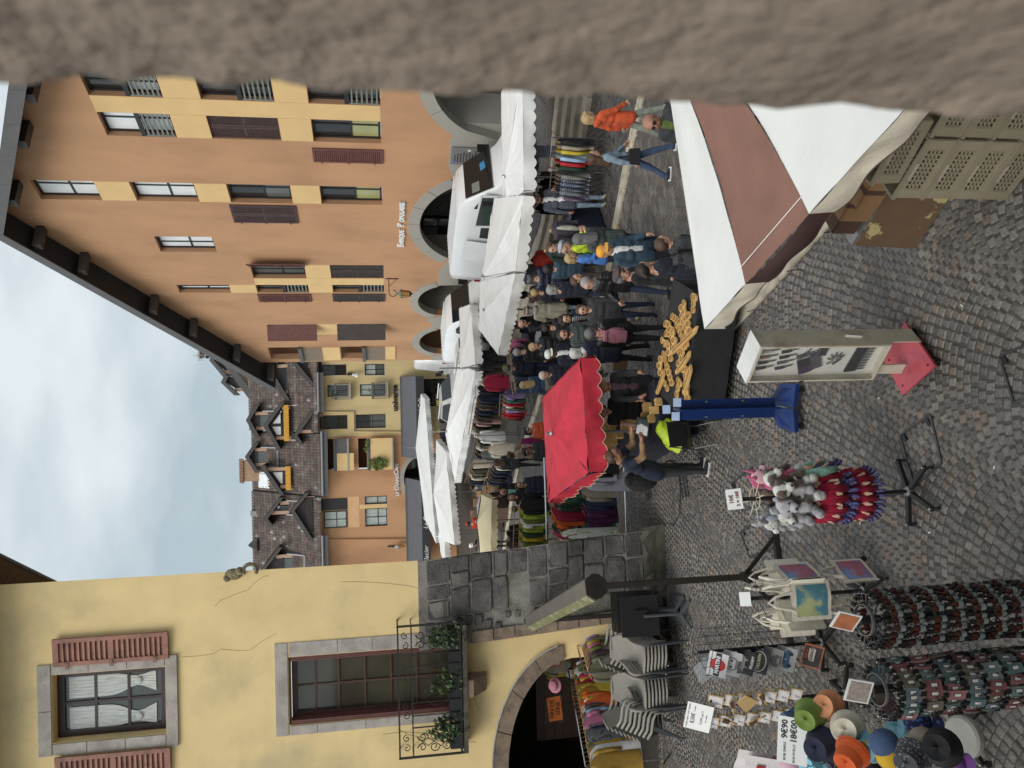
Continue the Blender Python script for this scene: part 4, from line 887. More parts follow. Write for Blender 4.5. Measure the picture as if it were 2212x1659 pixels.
C_ = {k: cloth(k, v) for k, v in dict(black=(.012,.012,.014), navy=(.013,.018,.038), dnavy=(.010,.012,.024), grey=(.10,.10,.105), dgrey=(.035,.036,.04), jeans=(.045,.075,.14), djeans=(.02,.03,.065), ljeans=(.20,.27,.34), red=(.42,.035,.02), orange=(.55,.085,.025),
    teal=(.03,.06,.09), blue=(.07,.20,.55), neon=(.50,.62,.03), beige=(.30,.27,.20), parka=(.33,.31,.235), sage=(.27,.30,.24), white=(.72,.71,.69), cream=(.55,.50,.41), purple=(.20,.012,.09), brown=(.09,.05,.035), camel=(.26,.15,.075), tan=(.30,.17,.09), pink=(.42,.17,.22), mint=(.25,.48,.46), crimson=(.33,.015,.04), green=(.03,.10,.05), olive=(.10,.13,.03), gold=(.45,.36,.15), plum=(.10,.05,.075), lgrey=(.35,.35,.36)).items()}
C_['puffN'] = cloth('puffN', (.012,.016,.036), rough=.45, sheen=0); C_['puffK'] = cloth('puffK', (.012,.012,.013), rough=.45, sheen=0)
C_['plaidN'] = pattern('plaidN','plaid',(.03,.04,.075),(.012,.015,.03),(.20,.22,.26)); C_['plaidG'] = pattern('plaidG','plaid',(.045,.06,.055),(.02,.03,.028),(.12,.14,.13)); C_['plaidP'] = pattern('plaidP','plaid',(.05,.035,.06),(.02,.018,.035),(.14,.11,.13)); C_['plaidR'] = pattern('plaidR','plaid',(.12,.05,.05),(.04,.02,.03),(.3,.2,.2))
C_['striped'] = pattern('striped','stripe',(.015,.018,.035),(.55,.55,.55)); C_['leopard'] = pattern('leopard','spots',(.42,.34,.26),(.05,.035,.025),None,26)
SK = [mat('skin_%d' % i, c, .55, .08, 8) for i, c in enumerate([(.50,.285,.20),(.42,.22,.15),(.13,.065,.04),(.36,.17,.115)])]
M_eye = mat('eye_dark', (.02,.014,.012), .25); M_lip = mat('lips', (.30,.10,.085), .5)
HC = {k: mat('hair_'+k, v, .6, .35, 30, stretch=(3,3,.4)) for k, v in dict(blond=(.40,.28,.13), brown=(.075,.040,.022), dark=(.02,.015,.012), grey=(.27,.26,.255), dgrey=(.12,.12,.12), white=(.5,.49,.46)).items()}
def sdf_mesh(prims, cell, k=.025, subs=(), pad=.05):
    """surface nets over a smooth union of tapered capsules; prims (a,b,ra,rb,part[,scale]); returns verts, quads, part per quad"""
    A = np.array([p[0] for p in prims], float); Bv = np.array([p[1] for p in prims], float); ra = np.array([p[2] for p in prims]); rb = np.array([p[3] for p in prims])
    mr = np.maximum(ra, rb)[:,None]; lo = np.minimum(A, Bv).min(0, initial=9)-0; lo = (np.minimum(A, Bv)-mr).min(0)-pad; hi = (np.maximum(A, Bv)+mr).max(0)+pad
    n = np.ceil((hi-lo)/cell).astype(int)+1; X, Y, Zz = np.meshgrid(*[lo[i]+cell*np.arange(n[i]) for i in range(3)], indexing='ij'); P = np.stack([X,Y,Zz], -1).reshape(-1,3)
    def dists(P):
        for a, b, r0, r1 in zip(A, Bv, ra, rb):
            ab = b-a; l = ab@ab; t = np.clip(((P-a)@ab)/l, 0, 1) if l > 1e-12 else np.zeros(len(P)); yield np.linalg.norm(P-(a+t[:,None]*ab), axis=1)-(r0+(r1-r0)*t)
    acc = np.zeros(len(P))
    for d in dists(P): acc += np.exp(np.clip(-d/k*2.2, -60, 60))
    D = -np.log(acc+1e-30)*k/2.2
    for c, r in subs: D = np.maximum(D, -(np.linalg.norm(P-np.array(c), axis=1)-r))
    D = D.reshape(n); S = D < 0
    c8 = [S[i:n[0]-1+i, j:n[1]-1+j, l:n[2]-1+l] for i in (0,1) for j in (0,1) for l in (0,1)]; cnt = sum(c.astype(int) for c in c8); act = (cnt > 0) & (cnt < 8)
    ids = -np.ones(act.shape, int); idx = np.argwhere(act); ids[act] = np.arange(len(idx)); sm = np.zeros((len(idx),3)); w = np.zeros(len(idx)); offs = [(i,j,l) for i in (0,1) for j in (0,1) for l in (0,1)]
    for e0, a_ in enumerate(offs):
        for b_ in offs[e0+1:]:
            if sum(abs(x-y) for x, y in zip(a_, b_)) != 1: continue
            i0 = idx+np.array(a_); i1 = idx+np.array(b_); d0 = D[tuple(i0.T)]; d1 = D[tuple(i1.T)]; m = (d0 < 0) != (d1 < 0); t = np.where(m, d0/(d0-d1+1e-12), 0)
            sm += np.where(m[:,None], i0+t[:,None]*(np.array(b_)-np.array(a_)), 0); w += m
    V = lo+cell*(sm/np.maximum(w,1)[:,None]); Q = []
    for ax in range(3):
        o1, o2 = [q for q in range(3) if q != ax]; s0 = [slice(1,-1)]*3; s0[ax] = slice(0,-1); s1 = [slice(1,-1)]*3; s1[ax] = slice(1,None); a_ = S[tuple(s0)]; b_ = S[tuple(s1)]; ch = np.argwhere(a_ != b_)
        if not len(ch): continue
        base = ch.copy(); base[:,o1] += 1; base[:,o2] += 1; fl = a_[tuple(ch.T)]; q = []
        for u, v in ((0,0),(1,0),(1,1),(0,1)):
            g = base.copy(); g[:,o1] -= u; g[:,o2] -= v; q.append(ids[tuple(g.T)])
        q = np.stack(q, 1)
        if ax == 1: fl = ~fl
        q[~fl] = q[~fl][:, ::-1]; Q.append(q)
    Q = np.concatenate(Q); Q = Q[(Q >= 0).all(1)]; Cn = V[Q].mean(1); best = np.full(len(Cn), 9.0); part = np.zeros(len(Cn), int)
    for d, p in zip(dists(Cn), prims):
        m = d < best; best[m] = d[m]; part[m] = p[4]
    return V, Q, part
_hd = {}
def head_template(beard=0, wide=1.0):
    key = (beard, wide)
    if key in _hd: return _hd[key]
    w = wide; P = [((0,.012,.035),(0,.012,.035),.092,.092,0),((-.014,.03,.03),(.014,.03,.03),.088,.088,0),((0,-.03,.03),(0,-.03,.03),.078,.078,0),((-.022,-.03,-.055),(.022,-.03,-.055),.056,.056,0),((0,-.062,-.078),(0,-.062,-.078),.030,.030,0),((0,-.098,.012),(0,-.113,-.022),.010,.015,0),((-.03,-.085,.038),(.03,-.085,.038),.018,.018,0),
       ((-.045,-.05,-.02),(-.045,-.05,-.02),.034,.034,0),((.045,-.05,-.02),(.045,-.05,-.02),.034,.034,0),((-.088*w,.012,.012),(-.084*w,.008,-.022),.020,.013,0),((.088*w,.012,.012),(.084*w,.008,-.022),.020,.013,0),((0,.022,-.05),(0,.035,-.13),.055,.056,0),((-.016,-.094,-.052),(.016,-.094,-.052),.012,.012,0)]
    V, Q, pt = sdf_mesh(P, .0105, .016, subs=[((-.034,-.116,.014),.026),((.034,-.116,.014),.026)]); c = V[Q].mean(1); pt = np.zeros(len(Q), int)
    for sx in (-1, 1): pt[(np.abs(c[:,0]-sx*.034) < .015) & (np.abs(c[:,2]-.014) < .009) & (c[:,1] < -.07)] = 1
    for sx in (-1, 1): pt[(np.abs(c[:,0]-sx*.034) < .022) & (np.abs(c[:,2]-.036) < .006) & (c[:,1] < -.075)] = 3
    pt[(np.abs(c[:,0]) < .022) & (np.abs(c[:,2]+.053) < .008) & (c[:,1] < -.085)] = 2
    if beard: pt[(c[:,2] < -.042) & (c[:,2] > -.115) & (c[:,1] < .0) & (pt != 2)] = 3; pt[(np.abs(c[:,0]) < .026) & (np.abs(c[:,2]+.038) < .006) & (c[:,1] < -.085)] = 3
    _hd[key] = (V, Q, pt); return _hd[key]
_hr = {}
def hair_template(style):
    if style in _hr: return _hr[style]
    cap_ = [((0,.022,.052),(0,.022,.052),.096,.096,0),((-.02,.04,.04),(.02,.04,.04),.094,.094,0),((0,.055,.0),(0,.055,-.03),.078,.062,0)]; cut = [((0,-.115,-.012),.088),((0,-.07,-.12),.09)]
    if style == 'short': P = cap_
    elif style == 'fringe': P = [((-.075,.04,.0),(.0,.09,.0),.035,.04,0),((.075,.04,.0),(.0,.09,.0),.035,.04,0)]; cut = []
    elif style == 'bob': P = cap_+[((-.075,.03,.02),(-.08,.03,-.07),.045,.038,0),((.075,.03,.02),(.08,.03,-.07),.045,.038,0),((0,.07,0),(0,.07,-.08),.07,.06,0),((-.05,-.05,.085),(.05,-.05,.085),.04,.04,0)]
    elif style == 'long': P = cap_+[((-.075,.03,.02),(-.085,.05,-.22),.045,.04,0),((.075,.03,.02),(.085,.05,-.22),.045,.04,0),((0,.075,0),(0,.10,-.30),.07,.05,0),((-.05,.07,-.1),(-.06,.10,-.30),.05,.03,0),((.05,.07,-.1),(.06,.10,-.30),.05,.03,0)]
    elif style == 'curly': P = cap_+[((.10*math.cos(a)*1.0,.03+.07*math.sin(a),z),)*2+(.042,.042,0) for a in (-.5,.2,.9,1.6,2.3,3.0,3.6) for z in (.05,-.02,-.09)]+[((.05*math.cos(a),.02+.05*math.sin(a),.125),)*2+(.045,.045,0) for a in (0,1.2,2.4,3.6,4.8)]
    elif style == 'pony': P = cap_+[((0,.12,.03),(0,.145,-.02),.045,.04,0),((0,.14,-.02),(0,.13,-.13),.035,.02,0)]
    V, Q, pt = sdf_mesh(P, .013, .018, subs=cut); _hr[style] = (V, Q); return _hr[style]
def hand(mb, m, W, d, curl=.7, pn=Vector((0,1,0)), s=1.0, thumb=1):
    """palm, four unequal bent fingers and a thumb at wrist W pointing along d; pn is the palm side"""
    d = d.normalized(); pn = (pn-d*pn.dot(d)).normalized(); x = d.cross(pn).normalized(); mb.m(m); mb.smooth = True
    mb.tube([W-d*.02, W+d*.03, W+d*.085*s], [.026,.034,.034], 7)
    for i, l in enumerate((.068,.078,.072,.056)):
        o = W+d*.08*s+x*((i-1.5)*.020*s); a1 = curl*.55; a2 = curl*1.25; p1 = o+(d*math.cos(a1)+pn*math.sin(a1))*l*.55; p2 = p1+(d*math.cos(a2)+pn*math.sin(a2))*l*.5
        mb.tube([o-d*.015, p1, p2], [.0105*s,.0095*s,.007*s], 5)
    o = W+d*.03*s-x*thumb*.03*s; p1 = o+(d*.6-x*thumb*.7+pn*.3).normalized()*.04; mb.tube([o, p1, p1+(d*.9+pn*.4).normalized()*.035], [.013*s,.0115*s,.008*s], 5); mb.smooth = False
def person(label, loc, face, h=1.72, top='navy', bot='djeans', shoe='black', skin=0, hair=('short','brown'), stride=.0, armL=(.1,.15), armR=(.1,.15), lean=0.0, hy=0.0, hp=.12, coat=0.0, puff=0, beard=0, girth=1.0, hat=None, sleeve=1, inner=None, female=0, glasses=0, hood=0, group='shoppers in the market', scarf=None, vest=None, sole=None, spread=.0):
    """face = direction faced: 0 looks towards the viewer (-y), positive turns to the viewer's right"""
    k = h/1.75; t = thing('person', label, 'person', loc, face, group); g = girth
    hip = [Vector((-.095,0,.92)), Vector((.095,0,.92))]; legs = []
    for i, s in enumerate((stride, -stride)):
        kn = hip[i]+Vector((0 + (spread if i else -spread)*.5,-math.sin(s)*.43,-math.cos(s)*.43)); s2 = s-.15*abs(s) if s > 0 else s-.35*abs(s); an = kn+Vector((spread*.5*(1 if i else -1),-math.sin(s2)*.42,-math.cos(s2)*.42)); legs.append((hip[i], kn, an, s2))
    low = min(l[2].z for l in legs)-.075; dz = -low
    Pz = []; T0 = lambda v: Vector((v.x, v.y, v.z+dz))
    Rl = Matrix.Rotation(lean, 4, 'X'); piv = Vector((0,0,.95))
    up = lambda v: T0(piv+(Rl @ (Vector(v)-piv)))
    TOP, BOT, SKN, SHO, INN = 0, 1, 2, 3, 4
    for hp_, kn, an, s2 in legs:
        Pz += [(T0(hp_), T0(kn), .088*g, .064, BOT), (T0(kn), T0(an), .062, .047, BOT)]; tl = -.5*min(s2,0) ; f0 = T0(an)+Vector((0,.03,-.035)); f1 = f0+Vector((0,-.17*math.cos(tl),-.01-.17*math.sin(tl)*(-1 if s2 < 0 else .0)*-1)); f1.z = max(f1.z, .035); Pz += [(f0, f1, .042, .036, SHO)]
    w = .085 if female else .09
    Pz += [(T0(Vector((-.075,0,.95))), T0(Vector((.075,0,.95))), .115*g, .115*g, BOT if coat == 0 else TOP)]
    Pz += [(up((-.075,0,1.06)), up((.075,0,1.06)), .105*g, .105*g, TOP), (up((-w,0,1.22)), up((w,0,1.22)), .112*g, .112*g, TOP), (up((-.10,.01,1.36)), up((.10,.01,1.36)), .10*g, .10*g, TOP), (up((-.16,.01,1.435)), up((.16,.01,1.435)), .062, .062, TOP), (up((0,.02,1.45)), up((0,.015,1.52)), .075, .055, INN if inner else SKN)]
    if inner and not vest: Pz += [(up((0,-.055,1.46)), up((0,-.075,1.05)), .05, .055, INN)]
    if coat: 
        for q in (-.085, .085): Pz += [(up((q,0,1.05)), T0(Vector((q*1.15,.01,.95-coat))), .115*g, .125*g, TOP)]
    if hood: Pz += [(up((-.07,.10,1.47)), up((.07,.10,1.47)), .065, .065, TOP)]
    if scarf: Pz += [(up((-.05,-.05,1.50)), up((.05,-.05,1.50)), .06, .06, INN), (up((-.06,.03,1.50)), up((.06,.03,1.50)), .06, .06, INN)]
    hands = []
    for sx, (a, e, *ab) in ((-1, armR), (1, armL)):     # a = shoulder swing forward, e = elbow bend, ab = out to the side
        ab = ab[0] if ab else .12; S = up((sx*.20,.01,1.43)); d1 = Vector((sx*math.sin(ab),-math.sin(a)*math.cos(ab),-math.cos(a)*math.cos(ab))); E = S+d1*.285
        inw = -sx*.35*min(1,e/1.2); d2 = Vector((sx*math.sin(ab)*.5+inw*math.sin(e),-math.sin(a+e),-math.cos(a+e))).normalized(); Wr = E+d2*.25
        pu = .010 if puff else 0; fp = (INN if vest else TOP) if sleeve else SKN
        Pz += [(S, S+d1*.14, .066+pu, .060+pu, TOP), (S+d1*.13, E, .056+pu if sleeve else .045, .052+pu if sleeve else .042, fp), (E, E+d2*.21, .051+pu if sleeve else .04, .044+pu if sleeve else .032, fp), (E+d2*.19, Wr, .03, .026, SKN)]; hands.append((Wr, d2, sx))
    V, Q, pt = sdf_mesh([(tuple(a*k), tuple(b*k), r0*k, r1*k, p) for a, b, r0, r1, p in Pz], .0235, .024)
    if puff:      # quilted tubes: rings pushed out between the stitch lines
        zt = V[:,2]; m = (zt > .8*k) & (zt < 1.5*k); c2 = V*0; c2[:,0] = 0; rad = V[:,:2]; rl = np.linalg.norm(rad, axis=1)[:,None]+1e-6; V[:,:2] += np.where(m[:,None], rad/rl*(.012*np.abs(np.sin(zt*math.pi/.066))[:,None]-.004), 0)
    V = np.array([q_+np.array(mnoise.noise_vector(Vector((q_[0]*11+h*50, q_[1]*11, q_[2]*7))))*.009 for q_ in V])
    mats = [C_[top], C_[bot], SK[skin], C_[shoe], C_[inner or scarf or 'white'], M_eye, M_lip, HC[hair[1]] if hair else HC['dark']]
    mb = MB()
    for q in mats: mb.m(q)
    for q in mats: 
        if q not in mb.ms: mb.ms.append(q)
    mi = [mb.ms.index(q) for q in mats]
    mb.v = [tuple(q) for q in V]; mb.f = [list(q) for q in Q]; mb.mi = [mi[p] for p in pt]; mb.col = [None]*len(Q); mb.sm = [True]*len(Q)
    HV, HQ, hpt = head_template(beard); Hm = Matrix.Translation(up((0,-.01,1.635))*k) @ Matrix.Rotation(hy, 4, 'Z') @ Matrix.Rotation(hp+lean*.5, 4, 'X') @ Matrix.Scale(k*1.02, 4); o = len(mb.v)
    mb.v += [tuple(Hm @ Vector(q)) for q in HV]; mb.f += [[o+i for i in q] for q in HQ]; hm_ = [mi[2], mi[5], mi[6], mi[7]]; mb.mi += [hm_[p] for p in hpt]; mb.col += [None]*len(HQ); mb.sm += [True]*len(HQ)
    for Wr, d2, sx in hands: hand(mb, SK[skin], Wr*k, d2, .75, Vector((-sx*.8,.35,.2)), k, -sx)
    body = mb.build('body', t)
    if hair:
        hv, hq = hair_template(hair[0]); b = MB().m(HC[hair[1]]); b.smooth = True; b.add([tuple(Hm @ Vector(q)) for q in hv], [tuple(q) for q in hq]); b.build('hair', t)
    if hat:
        ty, cm = hat[0], hat[1]; b = MB().m(C_[cm] if cm in C_ else MATS[cm]); b.smooth = True; b.T = Hm
        if ty == 'cap': b.lathe([(.108,.045),(.112,.075),(.105,.115),(.07,.145),(.02,.158)], 14, (0,.018,0)); b.grid(lambda u, v: (math.sin((u-.5)*2.4)*(.10+.0*v), -.075-.03*math.cos((u-.5)*2.4)-.085*v*math.cos((u-.5)*1.9), .055-.018*v-.01*abs(u-.5)), 8, 3)
        elif ty == 'flat': b.ell((0,-.005,.105), .118, .145, .052, 14, 6); b.ell((0,-.115,.072), .075, .045, .012, 10, 4)
        elif ty == 'bucket': b.lathe([(.155,.028),(.112,.062),(.106,.12),(.09,.15),(.02,.158)], 16, (0,.015,0)); b.lathe([(.153,.026),(.100,.055)], 16, (0,.015,0))
        elif ty == 'beanie': b.lathe([(.106,.04),(.112,.07),(.105,.125),(.06,.165),(.01,.175)], 14, (0,.02,0))
        b.build('hat', t)
    if glasses:
        b = MB().m(M_black); b.T = Hm
        for sx in (-1, 1): b.obx((sx*.034,-.105,.015), .046, .008, .032); b.bar((sx*.058,-.102,.018),(sx*.085,.0,.02),.006)
        b.bar((-.012,-.106,.02),(.012,-.106,.02),.007); b.build('glasses', t)
    if sole:
        for i, (hp_, kn, an, s2) in enumerate(legs):
            f0 = T0(an)*k+Vector((0,.03,-.07)); f0.z = max(f0.z,.012); b = MB().m(C_[sole]).obx(f0+Vector((0,-.07,0)), .085, .27, .028); b.build('sole', t)
    t['Hk'] = k; return t, (lambda v: t.matrix_basis @ (up(v)*k))
PEOPLE = []
def put(label, xy, ang, **k): 
    loc = (xy[0], xy[1], 0); r = person(label, loc, R(ang), **k); PEOPLE.append(r); return r
# angles: 0 = facing the viewer, 90 = facing right, 180 = back to the viewer, -90 = facing left
C_['orangecap'] = cloth('orangecap', (.65,.30,.03)); C_['greycap'] = cloth('greycap', (.33,.35,.40)); C_['whitecap'] = cloth('whitecap', (.55,.57,.52)); C_['brownhat'] = cloth('brownhat', (.19,.10,.05)); C_['plumcap'] = cloth('plumcap', (.075,.05,.055))
put('blond woman in bright orange-red jacket and sage trousers walking past the steps', (4.95,13.95), 95, h=1.68, top='orange', bot='sage', shoe='black', hair=('bob','blond'), stride=.30, coat=.12, female=1, hood=1, armL=(-.3,.3), armR=(.3,.3))
put('bald man in dark jacket with glasses beside the white brown canopy', (3.62,10.3), -40, h=1.75, top='dgrey', bot='black', hair=None, inner='olive', glasses=1, skin=3)
jean_w = put('woman with long brown hair in pale denim jacket and jeans walking along the lane', (4.13,13.68), 80, h=1.67, top='ljeans', bot='jeans', shoe='black', hair=('long','brown'), stride=.32, female=1, armL=(.35,.4), armR=(-.35,.25), sole='white')
put('bearded man in open navy plaid shirt and jeans standing between the clothes rails', (4.42,18.2), 5, h=1.8, top='plaidN', bot='ljeans', shoe='beige', skin=1, hair=('short','brown'), inner='white', armL=(.4,1.7), armR=(.0,.15,.25), coat=.14, beard=1, group='market traders')
put('man in yellow-orange cap and dark blue jacket walking towards the front stalls', (2.24,12.75), 20, h=1.75, top='teal', bot='black', hair=('fringe','dgrey'), hat=('cap','orangecap'), inner='white', glasses=1, coat=.08, stride=.2, armL=(.2,.2), armR=(-.1,.3))
put('person in grey flat cap and neon yellow jacket beside the blond woman in blue', (2.85,15.85), 80, h=1.7, top='neon', bot='black', hair=('fringe','grey'), hat=('flat','greycap'), armL=(.5,1.3), armR=(.5,1.3), coat=.08)
put('blond woman in blue and grey rain jacket looking at clothes', (2.62,15.75), 70, h=1.6, top='blue', bot='dgrey', hair=('bob','blond'), female=1, armR=(.2,1.0), armL=(.3,.9), coat=.06)
bp_m = put('brown haired youth in dark hooded coat with black backpack beside the front canopy', (1.95,10.4), 95, h=1.58, top='dgrey', bot='black', hair=('short','brown'), hood=1, stride=.2)
pony = put('woman with dark ponytail in navy coat holding a hand to her ear', (1.70,11.15), 115, h=1.63, top='dnavy', bot='black', hair=('pony','dark'), female=1, armL=(.6,2.3,.3), armR=(.1,.6), coat=.12, stride=.3)
put('man in brown flat cap and black jacket striding in white soled trainers', (1.72,12.05), 55, h=1.72, top='black', bot='black', shoe='dgrey', hair=('short','dgrey'), hat=('flat','plumcap'), glasses=1, stride=.38, coat=.1, sole='white')
put('grey haired man in black quilted jacket and grey scarf walking left', (1.86,14.0), -60, h=1.73, top='puffK', bot='djeans', hair=('short','grey'), scarf='grey', puff=1, coat=.1, stride=.2, armR=(.3,.7))
put('tall man in navy quilted jacket and cap browsing with his back turned', (2.66,19.2), 170, h=1.82, top='puffN', bot='dnavy', hair=('short','dgrey'), hat=('cap','dnavy'), puff=1, coat=.1, girth=1.12, armL=(.1,.4,.3), armR=(.1,.4,.3))
strw = put('curly haired woman in navy cardigan over striped top walking in gold shoes', (1.36,16.17), 15, h=1.68, top='dnavy', bot='jeans', shoe='gold', hair=('curly','dark'), inner='striped', female=1, stride=.36, coat=.16, armL=(.1,.5), armR=(.05,.25))
put('person in long beige parka and tan bucket hat at the clothes stall', (1.95,20.2), 175, h=1.68, top='parka', bot='ljeans', shoe='white', hair=('bob','grey'), hat=('bucket','brownhat'), coat=.30, girth=1.18, hood=1, armL=(.3,.6,.25), armR=(.3,.6,.25))
put('bald man with glasses in black jacket leaning over the jeans', (1.60,20.9), 40, h=1.75, top='black', bot='djeans', hair=('fringe','dgrey'), glasses=1, armL=(.5,.7), armR=(.5,.7), lean=.12)
put('bearded man in dark green checked shirt facing the viewer', (1.02,15.9), 12, h=1.76, top='plaidG', bot='djeans', skin=1, hair=('short','dark'), beard=1, coat=.06)
pinkp = put('woman in black quilted jacket wearing a pink backpack', (.92,14.05), 165, h=1.66, top='puffK', bot='black', shoe='dgrey', hair=('short','dgrey'), puff=1, coat=.06, stride=.12, female=1)
put('dark skinned man in white cap and navy jumper', (.66,17.2), 20, h=1.75, top='dnavy', bot='djeans', skin=2, hair=('short','dark'), hat=('cap','whitecap'), inner='white')
blz = put('person in long navy blazer with a white scarf holding a brown paper bag', (.60,15.2), 150, h=1.68, top='navy', bot='black', hair=('bob','white'), scarf='white', female=1, coat=.2, stride=.15)
put('man in olive cap, dark jacket and blue jeans seen from behind at the jeans rail', (.50,23.4), 150, h=1.78, top='dnavy', bot='djeans', skin=3, hair=('short','dgrey'), hat=('cap','olive'), coat=.06, girth=1.1)
put('woman with long pale blond hair in denim jacket seen from behind', (-.04,21.4), -160, h=1.63, top='jeans', bot='beige', hair=('long','blond'), female=1)
put('bald man in black jacket with pale lapels looking down at the wooden toys', (-.10,13.2), 5, h=1.76, top='black', bot='black', hair=('fringe','dgrey'), skin=3, inner='plum', lean=.28, hp=.4, armL=(.5,.7), armR=(.5,.7), coat=.2)
put('person in black T-shirt with bare forearms at the wooden toy table', (-.52,13.5), -10, h=1.68, top='black', bot='black', hair=('bob','dark'), sleeve=0, skin=0, armL=(.2,.4), armR=(.3,.5), lean=.1)
put('stallholder in navy and tan sleeved jacket bending over the wooden toy stall', (-1.52,12.5), 70, h=1.84, top='navy', bot='dgrey', shoe='black', hair=('short','brown'), skin=3, lean=.42, hp=.35, armL=(.8,1.0), armR=(.7,1.0), coat=.08, sole='white', group='market traders', inner='camel', vest=1)
put('dark haired woman with glasses in bright orange coat', (-1.3,20.8), 35, h=1.66, top='orange', bot='black', hair=('bob','dark'), glasses=1, female=1, coat=.2)
put('older woman in purple cardigan over a printed blouse', (-1.9,23.0), 15, h=1.6, top='purple', bot='dgrey', hair=('bob','grey'), inner='leopard', female=1, coat=.15)
put('man in black cap and dark jacket walking towards the red parasol', (-1.87,20.7), 10, h=1.7, top='dgrey', bot='djeans', skin=1, hair=('short','dark'), hat=('cap','black'))
put('woman in leopard print coat behind the man in the black cap', (-2.25,24.2), 120, h=1.6, top='leopard', bot='black', hair=('bob','brown'), female=1, coat=.2)
put('woman with long brown hair in grey jumper and black leggings seen from behind', (-2.8,27.1), 170, h=1.66, top='dgrey', bot='black', shoe='brown', hair=('long','brown'), female=1, coat=.12, stride=.15)
put('balding man in black coat over mint shirt arm in arm in the far lane', (-3.5,24.7), 15, h=1.78, top='black', bot='black', skin=3, hair=('fringe','brown'), inner='mint', coat=.25, beard=1)
put('woman eating an ice cream behind the balding man', (-3.85,27.9), -20, h=1.62, top='dnavy', bot='black', hair=('long','blond'), female=1, armR=(.6,2.1))
put('long haired woman in black coat in front of the balding man', (-3.62,24.2), 10, h=1.6, top='black', bot='black', hair=('long','brown'), female=1, coat=.3)
put('person in cream jacket bending over the green garment rack', (-4.0,23.6), 170, h=1.62, top='cream', bot='brown', hair=('short','brown'), lean=.55, coat=.08)
put('person in white cap in the far corner by the yellow house', (-7.4,35.3), 20, h=1.7, top='dnavy', bot='black', hair=('short','dark'), hat=('cap','white'))
put('person in red hooded jumper far down the lane', (-6.6,36.5), 170, h=1.72, top='red', bot='black', hair=('short','dark'), hat=('beanie','red'))
put('person in red and white cap and dark plaid shirt under the white canopy', (2.44,20.7), 150, h=1.7, top='plaidR', bot='black', hair=('short','dark'), hat=('cap','crimson'))
put('white haired person in dark jacket next to the navy quilted jacket', (2.36,19.5), 160, h=1.62, top='dnavy', bot='black', hair=('short','blond'))
put('man in teal shirt browsing between the far stalls', (-4.6,34.5), 140, h=1.72, top='teal', bot='djeans', hair=('short','dark'))
tones = ['black','dnavy','dgrey','navy','puffK','teal','brown','plaidG','dnavy','black','dgrey','navy','black']
hr_ = ['dark','grey','brown','dgrey','blond','dark','brown','dgrey','white','dark','brown','dark','grey']
for i, (x, y, a, d_) in enumerate(((1.35,18.3,160,'between the beige parka and the red parasol'),(2.15,17.3,120,'behind the curly haired woman'),(3.05,16.9,-60,'near the navy cloth table'),(1.75,22.6,170,'at the jeans rail beside the bald man'),(.95,19.4,20,'in the lane behind the white cap'),(2.75,18.1,150,'close behind the neon jacket'),(2.05,14.95,60,'beside the grey scarf man'),(2.75,14.4,200,'following the man in the orange cap'),(.2,18.6,15,'behind the red parasol tip'),(3.1,21.3,170,'under the white canopy by the van'),(1.45,14.9,-20,'beside the pink backpack'),(-3.0,22.3,30,'in the far lane before the green garment rack'),(.9,21.6,190,'in front of the pink tops'))):
    put(f'shopper in {tones[i].replace("puffK","black quilted").replace("dnavy","dark navy").replace("dgrey","dark grey").replace("plaidG","checked")} jacket with {hr_[i].replace("dgrey","dark grey")} hair {d_}', (x, y), a, h=1.6+.16*((i*7)%5)/4, top=tones[i], bot=('black','djeans','dgrey')[i%3], hair=(('short','bob','short','long')[i%4], hr_[i]), coat=.08+.05*(i%3), stride=.12*(i%3), female=i%2, puff=int(tones[i]=='puffK'))
# bags
def strap(b, pts, r=.012): b.tube(pts, r, 5)
def bag(label, who, at, size, m, rot=0, strap_pts=None, name='handbag'):
    t, up = who; o = thing(name, label, 'bag', up(at), t.rotation_euler.z+rot); w_, d_, h_ = size; b = MB().m(m); b.prism([(-w_/2,-h_),(w_/2,-h_),(w_/2*.94,-.02),(w_/2*.85,0),(-w_/2*.85,0),(-w_/2*.94,-.02)], -d_/2, d_/2, XZ(0,0,0)); b.build('bag_body', o)
    b = MB().m(m)
    if strap_pts: b.tube([o.matrix_basis.inverted() @ up(q) for q in strap_pts], .011, 5)
    else: b.tube([(-w_*.25,0,0),(-w_*.2,0,.09),(w_*.2,0,.09),(w_*.25,0,0)], .008, 5)
    b.build('strap', o); return o
def backpack(label, who, m, s=1.0):
    t, up = who; o = thing('backpack', label, 'backpack', up((0,.15,1.43)), t.rotation_euler.z); b = MB().m(m); b.smooth = True
    b.ell((0,.07,-.22), .155*s, .10*s, .24*s, 12, 9); b.build('bag_body', o); MB().m(m).obx((0,.165*s,-.30), .22*s, .05, .17*s).build('pocket', o); MB().m(m).obx((0,.10,.0), .20*s, .12, .05).build('lid', o)
    for sx in (-1, 1): MB().m(m).tube([(sx*.07,.02,.02),(sx*.10,-.10,.06),(sx*.115,-.22,-.04),(sx*.13,-.20,-.25),(sx*.10,.0,-.4)], .02, 6).build('strap', o)
    MB().m(m).tube([(-.04,.04,.02),(-.03,.06,.08),(.03,.06,.08),(.04,.04,.02)], .009, 5).build('handle', o); return o
backpack('dusty pink backpack worn over a black quilted jacket', pinkp, cloth('pinkpack', (.38,.15,.19), rough=.6)); backpack('black backpack with orange trim beside the front canopy', bp_m, C_['dgrey'])
bag('black shoulder bag on the denim jacket', jean_w, (-.24,0,1.02), (.30,.10,.20), C_['black'], R(90), [(-.24,.0,1.02),(-.19,.06,1.46),(-.23,-.02,1.02)])
